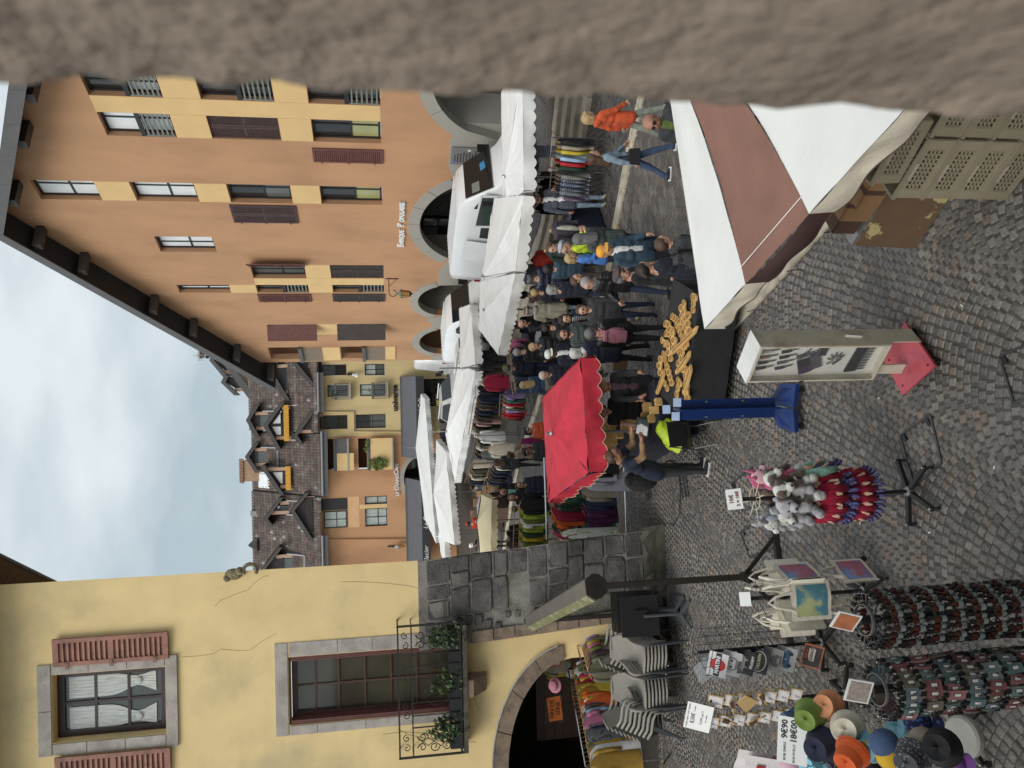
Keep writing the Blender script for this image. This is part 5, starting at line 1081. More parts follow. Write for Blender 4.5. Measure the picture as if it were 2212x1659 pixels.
bag('tan leather crossbody bag over the striped top', strw, (.02,-.16,1.06), (.24,.07,.17), C_['orange'] if False else mat('tan_leather', (.36,.13,.04), .5), 0, [(.12,-.13,1.05),(-.10,-.11,1.44),(-.15,.02,1.47)])
bag('brown paper carrier bag held beside the navy blazer', blz, (.27,-.02,.80), (.30,.14,.30), mat('kraft_paper', (.30,.19,.10), .8)); bag('dark grey messenger bag of the woman with the ponytail', pony, (-.22,-.05,1.02), (.34,.13,.26), C_['dgrey'], R(60), [(-.2,.0,1.0),(.12,-.05,1.47),(-.1,.15,1.2)])
# ---------------------------------------------------------------- market canopies, vans, clothes
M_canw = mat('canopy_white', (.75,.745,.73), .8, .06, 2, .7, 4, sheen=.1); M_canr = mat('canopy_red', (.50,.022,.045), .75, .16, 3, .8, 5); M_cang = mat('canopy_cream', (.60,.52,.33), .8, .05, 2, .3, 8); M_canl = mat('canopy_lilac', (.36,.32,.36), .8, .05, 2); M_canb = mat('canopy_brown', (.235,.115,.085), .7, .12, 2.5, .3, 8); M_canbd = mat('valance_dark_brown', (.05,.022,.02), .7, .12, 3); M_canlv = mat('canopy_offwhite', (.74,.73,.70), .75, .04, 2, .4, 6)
M_steel = mat('galvanised_steel', (.35,.35,.35), .35, .15, 8, metal=.7); M_chrome = mat('chrome_tube', (.55,.55,.55), .18, .05, 5, metal=1.0); M_tube = mat('grey_tube', (.13,.12,.125), .4, .15, 8, metal=.4)
def canopy(label, P, peak, m, drop=.30, pole=None, group='white market canopies', scal=12, post=True, name='market_canopy', vm=None, sag=.07, ndiv=10, edge=None):
    """P four corners in order (front left, front right, back right, back left) as world points, roof drawn to peak"""
    P = [Vector(q) for q in P]; peak = Vector(peak); o = thing(name, label, 'canopy', (peak.x, peak.y, 0), 0, group); O = Vector((peak.x, peak.y, 0))
    b = MB().m(m); b.smooth = True; sd_ = rnd.randint(0, 999)
    for i in range(4):
        a, c = P[i], P[(i+1)%4]
        def f(u, v, a=a, c=c, i=i):
            e = a.lerp(c, u); q = e.lerp(peak, v); rib = math.sin(math.pi*u); q = q.copy(); q.z -= sag*math.sin(math.pi*v)*(.55+.45*rib)+sag*.6*rib*(1-v)*v*4*.25; wr = mnoise.noise(Vector((u*7+sd_, v*3, i)))*.04*(1-v)+.014*math.sin(u*26+i)*(v**1.5)*(1-v)*2; q.z += wr; return q-O
        b.grid(f, ndiv*2, ndiv)
    b.build('roof_cloth', o)
    sides = []
    for i in range(4):
        a, c = P[i], P[(i+1)%4]; L_ = (c-a).length; n = max(4, int(L_/.24)); vb = MB().m(vm or m); vb.smooth = True; nrm = (c-a).cross(Vector((0,0,1))).normalized(); seg = 6
        def g(u, v):
            e = a.lerp(c, u); ph = (u*n) % 1.0; d_ = drop*(.78+.22*math.sin(math.pi*ph)); wob = .035*math.sin(u*n*1.1+i)*v+.03*mnoise.noise(Vector((u*n*.4, v*2, sd_+i)))
            return e+nrm*(.02+wob)-Vector((0,0,d_*v))-O
        vb.grid(g, n*seg, 3); vb.build('valance', o)
        if edge: MB().m(edge).tube([g(j/(n*seg), 1.0) for j in range(n*seg+1)], .005, 4).build('edge_binding', o)
    if post:
        foot = MB().m(M_steel); z0 = 0.0
        foot.tube([(0,0,z0),(0,0,peak.z+(post if isinstance(post, float) else .02))], .028, 8); foot.build('pole', o)
        fb = MB().m(M_steel)
        for q in P: fb.tube([(0,0,peak.z-.08), (q-O)-Vector((0,0,.04))], .012, 5)
        fb.build('ribs', o)
    fi = MB().m(M_chrome); fi.lathe([(.05,0),(.05,.03),(.03,.06),(.01,.07)], 10, (0,0,peak.z)); fi.build('finial', o)
    return o
V3 = lambda p, z: Vector((p[0], p[1], z))
# right-hand row of canopies (corner points found on the ground plan)
canopy('white canopy over the shirts rails, nearest the steps on the right', [(4.5,17.6,2.12),(7.6,17.5,2.12),(7.9,20.6,2.14),(4.75,20.8,2.12)], (5.22,19.1,2.33), M_canw, .3)
canopy('white canopy in front of the white van with bunched corner cloth', [(2.85,19.1,2.10),(4.42,17.75,2.12),(5.35,21.9,2.2),(3.3,24.6,2.3)], (3.13,22.0,2.55), M_canw, .3)
canopy('long white canopy wing reaching towards the jeans rail', [(.87,22.4,2.10),(2.80,19.2,2.10),(3.35,24.7,2.3),(1.9,26.2,2.2)], (2.25,22.9,2.42), M_canw, .3)
canopy('grey white canopy with a steel pole left of the silver car', [(.75,27.9,2.14),(3.0,28.6,2.2),(3.2,32,2.3),(.6,31.6,2.3)], (.65,29.1,2.62), M_canw, .3, post=.75)
canopy('white canopy with steel pole over the red jumpers', [(-4.75,37.5,2.15),(.5,28.0,2.14),(.9,33.0,2.3),(-2.6,41,2.3)], (-2.13,35.7,2.62), M_canw, .32, post=.8, ndiv=12)
canopy('far white canopy beside the cafe awning', [(-7.6,36.6,2.3),(-3.4,39.5,2.4),(-3.1,44,2.6),(-8.6,43,2.6)], (-5.6,40.3,3.05), M_canlv, .32)
canopy('farthest long white canopy under the cafe awnings', [(-9.6,47,2.55),(-.9,54,2.7),(-.6,58,2.8),(-9.6,56,2.8)], (-4.2,53,3.45), M_canlv, .35, post=.7, ndiv=12)
canopy('small white canopy behind the yellow house corner', [(-9.5,40,2.5),(-7.2,41,2.5),(-7.2,44,2.5),(-9.5,44,2.5)], (-8.2,42,2.75), M_canlv, .3)
canopy('cream and lilac canopy close behind the stone pier', [(-6.6,25.6,2.05),(-3.75,24.9,2.05),(-3.9,27.2,2.12),(-6.6,28,2.12)], (-4.75,26.6,2.36), M_cang, .22, group='coloured market canopies', vm=M_cang)
b = MB().m(M_canl); b.add([(-6.6,28.02,2.14),(-3.95,27.22,2.14),(-4.75,26.62,2.37)], [(0,1,2)]); b.add([(-6.6,28.05,2.16),(-3.9,27.25,2.16),(-4.6,29.2,2.05),(-6.6,29.6,2.0)], [(0,1,2,3)]); tag(b.build('lilac_cloth'), 'lilac cloth strip tied behind the cream canopy', 'cloth')
red = canopy('square red parasol with scalloped edge over the wooden toy stall', [(-1.49,12.39,2.10),(.41,12.78,2.10),(-.32,16.0,2.12),(-2.47,15.63,2.12)], (-.93,13.95,2.36), M_canr, .33, group='coloured market canopies', edge=M_cang, sag=.03, post=.12, name='red_parasol')
# near canopy: white, brown, white
def near_canopy():
    A, Bq, Cq = Vector((.5,7.14,2.3)), Vector((1.62,4.10,2.3)), Vector((3.3,7.95,2.32)); o = thing('market_canopy', 'large near canopy with white, brown and white panels above the kerb', 'canopy', (2.4,6.6,0), 0, 'coloured market canopies'); O = Vector((2.4,6.6,0)); Dq = Vector((4.4,5.0,2.3)); pk = Vector((2.55,6.35,2.62))
    cut = [0,.29,.63,1.0]; mm = [M_canlv, M_canb, M_canlv]; e = [A.lerp(Bq, t) for t in cut]; far = [Cq, Cq.lerp(pk,.55), pk.lerp(Dq,.12), Dq]
    for i in range(3):
        b = MB().m(mm[i]); b.smooth = True; a, c, d, f_ = e[i], e[i+1], far[i+1], far[i]
        def g(u, v): 
            p = a.lerp(c, u).lerp(f_.lerp(d, u), v); p = p.copy(); p.z -= .05*math.sin(math.pi*v)*math.sin(math.pi*min(1,max(0,(u+i)/3)))+.012*mnoise.noise(Vector((u*3+i*3,v*5,2)))+.014*math.sin(u*9+v*3)*v*(1-v)*3; return p-O
        b.grid(g, 16, 16); b.build('roof_panel', o)
    b = MB().m(M_canlv); b.smooth = True
    b.grid(lambda u, v: A.lerp(Cq, u)-Vector((0,0,.22*v))-O, 10, 3); b.build('back_valance', o)
    nrm = Vector((-(Bq-A).y, (Bq-A).x, 0)).normalized()*-1
    if nrm.x > 0: nrm = -nrm
    M_val = mat('valance_shaded_beige', (.60,.54,.44), .8, .12, 4, .6, 9)  # same canopy cloth; its shade and beige staining are put into the colour
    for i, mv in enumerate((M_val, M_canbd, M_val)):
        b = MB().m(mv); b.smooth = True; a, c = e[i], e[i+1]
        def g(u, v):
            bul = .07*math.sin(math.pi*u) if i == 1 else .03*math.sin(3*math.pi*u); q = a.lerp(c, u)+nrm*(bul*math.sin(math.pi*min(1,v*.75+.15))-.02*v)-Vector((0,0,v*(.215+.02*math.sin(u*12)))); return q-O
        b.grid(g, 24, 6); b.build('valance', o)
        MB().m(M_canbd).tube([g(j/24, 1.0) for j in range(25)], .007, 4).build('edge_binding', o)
    MB().m(M_white).tube([(e[1].lerp(e[2], t/12)+Vector((.10*1,.06,.012))-O)+Vector((nrm.x,nrm.y,0))*-(.05-.0*t) for t in range(13)], .004, 4).build('seam', o)
    
    for q in (Cq, Dq): MB().m(M_steel).tube([(q.x-O.x,q.y-O.y,0),(q.x-O.x,q.y-O.y,2.26)], .02, 6).build('post', o)
    for t in (.12,.36,.55): q = A.lerp(Bq, t)-Vector((0,0,.27)); MB().m(M_iron).tube([q-O, q-O+Vector((.02,.03,-.10)), q-O+Vector((.01,-.01,-.16))], .004, 4).build('tie_cord', o)
near_canopy()
# ---- vans and cars
M_vanw = mat('van_white', (.74,.75,.76), .25, .03, 2, spec=.6); M_vgl = mat('vehicle_glass', (.012,.014,.015), .08, .1, 2, spec=.45); M_rub = mat('black_rubber', (.015,.015,.015), .8, .2, 10); M_rim = mat('wheel_rim', (.22,.22,.23), .4, .2, 8, metal=.5); M_redl = mat('red_lamp', (.35,.015,.015), .25); M_silv = mat('car_dusty_silver', (.42,.42,.40), .4, .25, 2.5, stretch=(1,6,1))
def wheel(par, x, y, z, r, side):
    o = MB().m(M_rub).build('wheel', par) if False else None
    b = MB().m(M_rub); b.T = Matrix.Translation((x,y,z)) @ Matrix.Rotation(math.pi/2, 4, 'Y'); b.lathe([(r*.62,-.10),(r*.95,-.10),(r,-.05),(r,.05),(r*.95,.10),(r*.62,.10)], 20); w_ = b.build('wheel', par)
    b = MB().m(M_rim); b.T = Matrix.Translation((x+side*.075,y,z)) @ Matrix.Rotation(math.pi/2, 4, 'Y'); b.lathe([(r*.62,-.03),(r*.58,.02),(r*.2,.03)], 16)
    for j in range(6): a = j*math.pi/3; b.obx((r*.4*math.cos(a), r*.4*math.sin(a), side*.02), r*.42, r*.16, .05, (0,0,a))
    b.build('rim', w_)
def body_loft(name, secs, m, par, extra=None):
    """secs: list of (y, half-width bottom, half-width belt, half-width roof, z bottom, z belt, z top)"""
    b = MB().m(m); b.smooth = True; vs = []; n = 14
    for (y, wb, wm, wt, z0, zm, z1) in secs:
        prof = [(-wb*.9,z0),(-wb,z0+.06),(-wm,zm*.55+z0*.45),(-wm,zm),(-(wm*.35+wt*.65),zm+(z1-zm)*.62),(-wt,z1-.08),(-wt*.86,z1-.01),(wt*.86,z1-.01),(wt,z1-.08),(wm*.35+wt*.65,zm+(z1-zm)*.62),(wm,zm),(wm,zm*.55+z0*.45),(wb,z0+.06),(wb*.9,z0)]
        vs += [(x,y,z) for x,z in prof]
    k = len(secs); fs = [(i*n+j, i*n+(j+1)%n, (i+1)*n+(j+1)%n, (i+1)*n+j) for i in range(k-1) for j in range(n)] + [tuple(range(n-1,-1,-1)), tuple((k-1)*n+j for j in range(n))]
    b.add(vs, fs); return b.build(name, par)
def van(label, loc, rot, L=5.6, H=2.45, W=2.0, open_door=False, m=None, rear_only=False, group='vans parked behind the stalls', cat='van', name='delivery_van'):
    """nose towards -y, its near side is x = -W/2"""
    m = m or M_vanw; o = thing(name, label, cat, loc, rot, group); w = W/2; h = L/2
    S = [(-h,w*.78,w*.8,w*.7,.30,.55,.85),(-h+.08,w*.9,w*.92,w*.8,.25,.6,1.02),(-h+.75,w*.97,w*.98,w*.84,.25,.8,1.22),(-h+.98,w,w,w*.86,.25,1.0,1.36),(-h+1.72,w,w,w*.80,.25,1.1,H-.22),(-h+2.05,w,w,w*.83,.25,1.1,H-.04),(-h+2.6,w,w,w*.86,.25,1.1,H),(h-.3,w,w,w*.86,.28,1.1,H),(h,w*.96,w*.97,w*.84,.34,1.1,H-.05)]
    body_loft('body', S, m, o)
    # windscreen lies on the rake between the bonnet and the roof
    y0, y1 = -h+1.02, -h+1.70; z0, z1 = 1.40, H-.27; b = MB().m(M_vgl); n = Vector((0,-(z1-z0),(y1-y0))).normalized()*.025
    b.add([Vector(q)+n for q in ((-w*.83,y0,z0),(w*.83,y0,z0),(w*.74,y1,z1),(-w*.74,y1,z1))], [(0,1,2,3)]); b.m(M_black); b.add([Vector(q)+n*1.4 for q in ((-w*.86,y0-.04,z0-.03),(w*.86,y0-.04,z0-.03),(w*.85,y0+.03,z0+.05),(-w*.85,y0+.03,z0+.05))], [(0,1,2,3)]); b.build('windscreen', o)
    for sx in (-1, 1):
        xa = sx*(w+.012); b = MB().m(M_vgl); yb = [(-h+1.12,1.22),(-h+2.3,1.22),(-h+2.3,1.86),(-h+1.95,1.90),(-h+1.6,1.75)]; tilt = lambda z: sx*(w+.014-max(0,z-1.15)*.17)
        b.add([(tilt(z),y,z) for y,z in yb], [(0,1,2,3,4)]); b.build('cab_window', o)
        MB().m(M_black).bx(min(xa,xa+sx*.22),max(xa,xa+sx*.22),-h+1.28,-h+1.42,1.32,1.72).build('wing_mirror', o)
        wheel(o, sx*(w-.08), -h+.95, .34, .34, sx); wheel(o, sx*(w-.08), h-1.15, .34, .34, sx)
        MB().m(M_black).bx(min(sx*(w-.004),sx*(w+.016)),max(sx*(w-.004),sx*(w+.016)),-h+1.3,h-1.6,.50,.62).build('side_rub_strip', o)
        b = MB().m(mat('headlamp', (.55,.56,.58), .1, spec=.9)); b.obx((sx*w*.74,-h+.12,.92), .34, .22, .22, (R(-25),0,sx*R(16))); b.build('headlight', o)
        MB().m(M_redl).bx(min(sx*(w-.08),sx*(w-.012)),max(sx*(w-.08),sx*(w-.012)),h-.05,h+.012,.85,1.5).build('tail_light', o); sm = MB().m(M_black); xs = sorted((sx*(w+.002), sx*(w-.01)))
        for ys in (-h+2.44, -h+3.55, h-.9): sm.bx(xs[0],xs[1],ys-.008,ys+.008,.45,1.15)
        sm.bx(xs[0],xs[1],-h+2.44,h-.3,1.06,1.075); sm.build('door_seam', o); MB().m(M_black).bx(min(sx*(w-.01),sx*(w+.02)),max(sx*(w-.01),sx*(w+.02)),-h+2.2,-h+2.36,1.0,1.04).build('door_handle', o)
    b = MB().m(M_rub); b.bx(-w*.9,w*.9,-h-.04,-h+.05,.30,.62); b.bx(-w*.92,w*.92,h-.02,h+.08,.36,.58); b.build('bumper', o)
    b = MB().m(m)
    for i in range(9): b.bx(-w*.72+i*w*.18-.012,-w*.72+i*w*.18+.012,-h+2.3,h-.4,H-.005,H+.012)
    b.build('roof_rib', o)
    b = MB().m(M_black); b.bx(-.008,.008,h+.001,h+.01,.6,H-.2); b.bx(-.35,.35,h+.004,h+.02,.72,.86)
    b.m(M_white).bx(-.28,.28,h+.022,h+.026,.74,.84); b.build('rear_doors', o)
    if open_door:
        sx = -1; xa = -(w+.006); b = MB().m(M_black); b.add([(xa,-h+2.5,.5),(xa,-h+3.5,.5),(xa-.0,-h+3.5,1.2),(xa+.13,-h+3.5,2.05),(xa+.13,-h+2.5,2.05),(xa,-h+2.5,1.2)], [(0,1,2,5),(5,2,3,4)]); b.build('door_opening', o)
        b = MB().m(m); b.bx(xa-.10,xa-.05,-h+3.6,-h+4.75,.45,1.3); b.m(m); b.add([(xa-.10,-h+3.6,1.3),(xa-.10,-h+4.75,1.3),(xa+.02,-h+4.75,2.1),(xa+.02,-h+3.6,2.1)], [(0,1,2,3)]); b.build('sliding_door', o)
        b = MB().m(m); b.T = Matrix.Translation((xa,-h+1.15,0)) @ Matrix.Rotation(R(38), 4, 'Z'); b.bx(-.05,0,0,1.05,.45,1.2); b.bx(-.05,0,.0,.07,1.2,1.75).bx(-.05,0,.98,1.05,1.2,1.95).bar((-.025,.03,1.75),(-.025,1.02,1.95),.06); d_ = b.build('open_door', o); b = MB().m(mat('door_glass',(.05,.07,.065),.05,spec=.9)); b.T = Matrix.Translation((xa,-h+1.15,0)) @ Matrix.Rotation(R(38), 4, 'Z'); b.add([(-.03,.07,1.2),(-.03,.98,1.2),(-.03,.98,1.93),(-.03,.07,1.75)], [(0,1,2,3)]); b.build('pane', d_)
        MB().m(mat('rubber_aerial',(.02,.02,.02),.6)).tube([(.1,-h+2.2,H),(.1,-h+2.5,H+.35)], .006, 4).build('aerial', o)
        MB().m(mat('dash_card',(.05,.25,.50),.5)).add([Vector(q)+n*1.5 for q in ((.1,y0+.12,z0+.12),(.42,y0+.14,z0+.14),(.36,y0+.26,z0+.29),(.05,y0+.24,z0+.27))], [(0,1,2,3)]).build('dashboard_card', o)
        for xw in (-.55,.1): MB().m(M_black).bar(Vector((xw,y0,z0))+n*1.8, Vector((xw+.62,y0+.10,z0+.12))+n*1.8, .025, .02).build('wiper', o)
        MB().m(M_blind).add([Vector(q)+n*1.5 for q in ((-.7,y0+.3,z0+.34),(-.3,y0+.3,z0+.34),(-.28,y0+.5,z0+.56),(-.66,y0+.5,z0+.56))], [(0,1,2,3)]).build('seat_back', o)
    return o
fa = math.atan2(-.904,.427)+math.pi/2      # along the arcade
van('white van with open cab door parked in front of the arcade', (6.12,26.55,.5), fa, L=6.2, open_door=True)
van('white van behind the open one seen over the canopy', (2.9,33.6,.5), fa, L=5.2, H=2.3)
van('white van seen from behind at the far cafe terrace', (2.05,51.5,.3), R(8)+math.pi, L=5.0, H=3.2, W=2.1)
def car(label, loc, rot, m):
    o = thing('parked_car', label, 'car', loc, rot, 'cars parked behind the canopies'); w = .9
    S = [(-2.1,.7,.72,.6,.3,.5,.72),(-1.95,.85,.86,.75,.22,.6,.82),(-.95,.9,.9,.78,.22,.75,1.0),(-.2,.9,.9,.62,.22,.85,1.5),(.4,.9,.9,.64,.22,.88,1.58),(1.6,.9,.9,.62,.22,.88,1.52),(2.0,.86,.87,.66,.25,.85,1.1),(2.1,.8,.82,.64,.32,.8,1.0)]
    body_loft('body', S, m, o); n = Vector((0,-.5,.75)).normalized()*.02; b = MB().m(M_vgl); b.add([Vector(q)+n for q in ((-.70,-.88,1.04),(.70,-.88,1.04),(.56,-.24,1.47),(-.56,-.24,1.47))], [(0,1,2,3)]); b.build('windscreen', o)
    for sx in (-1, 1):
        b = MB().m(M_vgl); b.add([(sx*(.905-max(0,z-.9)*.42),y,z) for y,z in ((-.6,.93),(1.6,.93),(1.45,1.4),(.1,1.45),(-.1,1.38))], [(0,1,2,3,4)]); b.build('side_window', o); wheel(o,sx*.82,-1.35,.31,.31,sx); wheel(o,sx*.82,1.3,.31,.31,sx)
    b = MB().m(M_white); b.bar((-.66,-.1,1.60),(-.66,1.5,1.60),.05,.05).bar((.66,-.1,1.60),(.66,1.5,1.60),.05,.05); b.build('roof_rail', o); return o
car('dusty silver car with roof rails between the white canopies', (1.9,33.5,.75), fa+.15, M_silv); car('white car roof and windows behind the far canopies', (-.5,41.5,.95), fa+.1, M_silv)
# ---- garments
def any_mat(name, kind, s=14):
    m = bpy.data.materials.new(name); m.use_nodes = True; t = m.node_tree; B = t.nodes['Principled BSDF']; B.inputs['Roughness'].default_value = .88; A = t.nodes.new; K = t.links.new; oi = A('ShaderNodeObjectInfo'); co = oi.outputs['Color']; tcn = A('ShaderNodeTexCoord')
    n = A('ShaderNodeTexNoise'); n.inputs['Scale'].default_value = 7; K(tcn.outputs['Object'], n.inputs['Vector']); mr = A('ShaderNodeMapRange'); mr.inputs[3].default_value = .7; mr.inputs[4].default_value = 1.25; K(n.outputs['Fac'], mr.inputs[0])
    v = A('ShaderNodeVectorMath'); v.operation = 'SCALE'; K(co, v.inputs[0]); K(mr.outputs[0], v.inputs['Scale']); out = v.outputs[0]
    if kind != 'plain':
        if kind == 'plaid':
            fs = []
            for ax in 'XZ':
                wv = A('ShaderNodeTexWave'); wv.bands_direction = ax; wv.inputs['Scale'].default_value = s*.5; K(tcn.outputs['Object'], wv.inputs['Vector']); r = A('ShaderNodeMapRange'); r.inputs[1].default_value = .8; r.inputs[2].default_value = .9; K(wv.outputs['Fac'], r.inputs[0]); fs.append(r.outputs[0])
            mx_ = A('ShaderNodeMath'); mx_.operation = 'MAXIMUM'; K(fs[0], mx_.inputs[0]); K(fs[1], mx_.inputs[1]); f = mx_.outputs[0]; c2 = (.28,.30,.34,1)
        else:
            vn = A('ShaderNodeTexNoise'); vn.inputs['Scale'].default_value = s; K(tcn.outputs['Object'], vn.inputs['Vector']); r = A('ShaderNodeMapRange'); r.inputs[1].default_value = .56; r.inputs[2].default_value = .6; K(vn.outputs['Fac'], r.inputs[0]); f = r.outputs[0]; c2 = {'floral':(.30,.10,.12,1),'leaf':(.32,.42,.07,1),'print':(.05,.05,.05,1)}[kind]
        q = A('ShaderNodeMix'); q.data_type = 'RGBA'; K(f, q.inputs[0]); K(out, q.inputs[6]); q.inputs[7].default_value = c2; out = q.outputs[2]
    K(out, B.inputs['Base Color']); bb = A('ShaderNodeBump'); bb.inputs['Strength'].default_value = .3; nb = A('ShaderNodeTexNoise'); nb.inputs['Scale'].default_value = 18; K(tcn.outputs['Object'], nb.inputs['Vector']); K(nb.outputs['Fac'], bb.inputs['Height']); K(bb.outputs[0], B.inputs['Normal']); return m
AM = {k: any_mat('garment_'+k, k) for k in ('plain','plaid','floral','leaf','print')}
M_wood = mat('hanger_wood', (.45,.26,.10), .5, .15, 8)
def garment_mesh(kind, mk, seed):
    """garment hung in the x,z plane below the rail at the origin (hook at z=0)"""
    r_ = random.Random(seed); b = MB().m(AM[mk]); b.smooth = True
    ln = {'shirt':.74,'jacket':.80,'coat':1.02,'trousers':.98,'dress':1.05,'tee':.66}[kind]; w0 = .20; z0 = -.14
    ph = r_.uniform(0,6)
    if kind == 'trousers':
        for sx in (-1, 1): b.grid(lambda u, v: (sx*.085+.09*math.cos(u*2*math.pi)*(1-.15*v), .026*math.sin(u*2*math.pi)+.01*math.sin(v*5+ph), -.12-v*ln), 10, 8)
    else:
        def f(u, v):
            a = u*2*math.pi; sh = min(1, v/.12); wd = (.055+(w0-.055)*math.sqrt(sh))*(1+(.25 if kind == 'dress' else .06)*v); th = .028+.03*v; fold = 1+.35*v*math.sin(5*a+ph)*.25
            return (wd*math.cos(a)*(1+.04*v*math.sin(3*a+ph)), th*math.sin(a)*fold+.012*math.sin(v*4+ph), z0-.02+.06*(1-sh)-v*ln)
        b.grid(f, 18, 10)
        if kind not in ('dress',):
            sl = .28 if kind == 'tee' else .60
            for sx in (-1, 1): b.tube([(sx*.175,0,z0-.05),(sx*.225,.01,z0-.16),(sx*.245,.015*math.sin(ph),z0-.05-sl*.6),(sx*.25,.02*math.cos(ph),z0-.05-sl)], [.045,.05,.045,.038], 7)
    me = b.mesh(kind); h = MB().m(M_wood); h.tube([(.02,0,.02),(.0,0,.035),(-.018,0,.015),(0,0,-.03),(0,0,-.08)], .004, 5); h.tube([(-.18,0,-.145),(-.1,0,-.105),(0,0,-.08),(.1,0,-.105),(.18,0,-.145)], .009, 5)
    return me, h.mesh('hanger')
GM = {}
def garment(kind, mk, col, loc, rot, label, group, tilt=0.0, sc_=1.0):
    key = (kind, mk, rnd.randint(0, 2))
    if key not in GM: GM[key] = garment_mesh(kind, mk, hash(key[2])+len(GM))
    me, hm = GM[key]; o = link({'tee':'tee_shirt'}.get(kind, kind), me); o.location = loc; o.rotation_euler = (tilt, 0, rot); o.color = (*col, 1); o.scale = (sc_,)*3; tag(o, label, kind if kind != 'tee' else 'tee shirt', group); link('hanger', hm, o); return o
def rail(label, a, b_, z, feet=True, m=None, group='clothes rails', cat='clothes rail', low=None):
    a = Vector((*a, 0)); c = Vector((*b_, 0)); o = thing('clothes_rail', label, cat, a.lerp(c,.5), 0, group); O = a.lerp(c,.5); m = m or M_tube; zu = Vector((0,0,z)); d = (c-a).normalized(); n = Vector((-d.y,d.x,0))
    MB().m(m).tube([a-O+zu, c-O+zu], .016, 6).build('top_bar', o)
    for q in (a, c):
        MB().m(m).tube([q-O+Vector((0,0,.05)), q-O+zu], .015, 6).build('upright', o)
        if feet: MB().m(m).tube([q-O-n*.3+Vector((0,0,.03)), q-O+n*.3+Vector((0,0,.03))], .015, 6).build('foot', o)
    if low: MB().m(m).tube([a-O+Vector((0,0,low)), c-O+Vector((0,0,low))], .012, 6).build('lower_bar', o)
    return o
ORD = ['first','second','third','fourth','fifth','sixth','seventh','eighth','ninth','tenth','eleventh','twelfth','thirteenth','fourteenth','fifteenth','sixteenth','seventeenth','eighteenth','nineteenth','twentieth']+['%d%s' % (i, 'st' if i % 10 == 1 else 'nd' if i % 10 == 2 else 'rd' if i % 10 == 3 else 'th') for i in range(21, 60)]
CN = dict(black=(.013,.013,.015), navy=(.014,.02,.045), grey=(.12,.12,.125), dark_grey=(.04,.04,.043), white=(.70,.70,.68), cream=(.55,.50,.40), beige=(.36,.31,.24), brown=(.10,.065,.05), red=(.42,.02,.03), crimson=(.33,.012,.045), pink=(.50,.16,.28), hot_pink=(.48,.02,.16), lilac=(.33,.24,.50), green=(.03,.13,.06), dark_green=(.02,.055,.035), olive=(.13,.17,.03), yellow=(.55,.42,.04), neon_green=(.25,.70,.08), orange=(.62,.12,.02), light_blue=(.28,.42,.60), blue=(.05,.13,.38), denim=(.04,.065,.13), mustard=(.40,.24,.04), khaki=(.16,.15,.09), pale_lilac=(.52,.52,.62), rose=(.42,.27,.25), purple=(.13,.03,.11), teal=(.03,.16,.17), lime=(.36,.48,.06))
def fill(a, b_, z, items, where, group, end, face=None, jit=.02, kindset=None, sc_=1.0):
    """hang items (colour, kind[, pattern]) along a rail from a to b; where names the rail in the labels"""
    a = Vector((*a, z)); c = Vector((*b_, z)); d = c-a; ang = math.atan2(d.y, d.x)+math.pi/2 if face is None else face; n = len(items)
    for i, it in enumerate(items):
        cn, kd = it[0], it[1]; mk = it[2] if len(it) > 2 else 'plain'; p = a+d*((i+.5)/n)+Vector((rnd.uniform(-jit,jit),rnd.uniform(-jit,jit),-.02)); pat = {'plain':'','plaid':'checked ','floral':'flowered ','leaf':'leaf printed ','print':'printed '}[mk]
        k = rnd.uniform(.8,1.2); garment(kd, mk, tuple(min(1,q*k) for q in CN[cn]), p, ang+rnd.uniform(-.12,.12), f"{cn.replace('_',' ')} {pat}{'tee shirt' if kd=='tee' else kd}, {ORD[i]} from {end} on {where}", group, sc_=sc_)
def seq(s):
    out = []
    for t in s.split():
        q = t.split(':'); out.append((q[0], q[1] if len(q) > 1 else 'shirt', q[2] if len(q) > 2 else 'plain'))
    return out
# shirts rails right, under the first canopy
rail('dark clothes rail of plain jackets below the first white canopy', (5.75,17.6), (5.15,18.0), 1.42); fill((5.75,17.6),(5.15,18.0),1.42,seq('black:jacket beige:jacket yellow:shirt light_blue:shirt red:shirt dark_green:shirt'),'the rail by the steps','shirts near the steps','the jamb end')
rail('dark clothes rail of checked shirts beside the plaid shirted trader', (5.05,17.95), (4.55,18.3), 1.38); fill((5.05,17.95),(4.55,18.3),1.38,seq('khaki:shirt:plaid navy:shirt:plaid denim:shirt:plaid navy:shirt:plaid grey:shirt:plaid plum:shirt:plaid'.replace('plum','purple')),'the checked shirt rail','shirts near the steps','the steps end')
rail('low rail of dark jackets behind the checked shirts', (5.5,19.6), (4.6,20.3), 1.45); fill((5.5,19.6),(4.6,20.3),1.45,seq('black:jacket black:jacket brown:jacket dark_grey:coat black:coat'),'the dark jacket rail at the steps','dark jackets at the steps','the steps end')
garment('trousers','plaid',CN['navy'],(5.6,18.2,2.0),.3,'navy checked trousers hanging from the first canopy edge','hanging samples'); garment('shirt','plaid',CN['dark_green'],(2.9,20.0,2.0),.2,'dark checked shirt hanging under the bunched canopy corner','hanging samples')
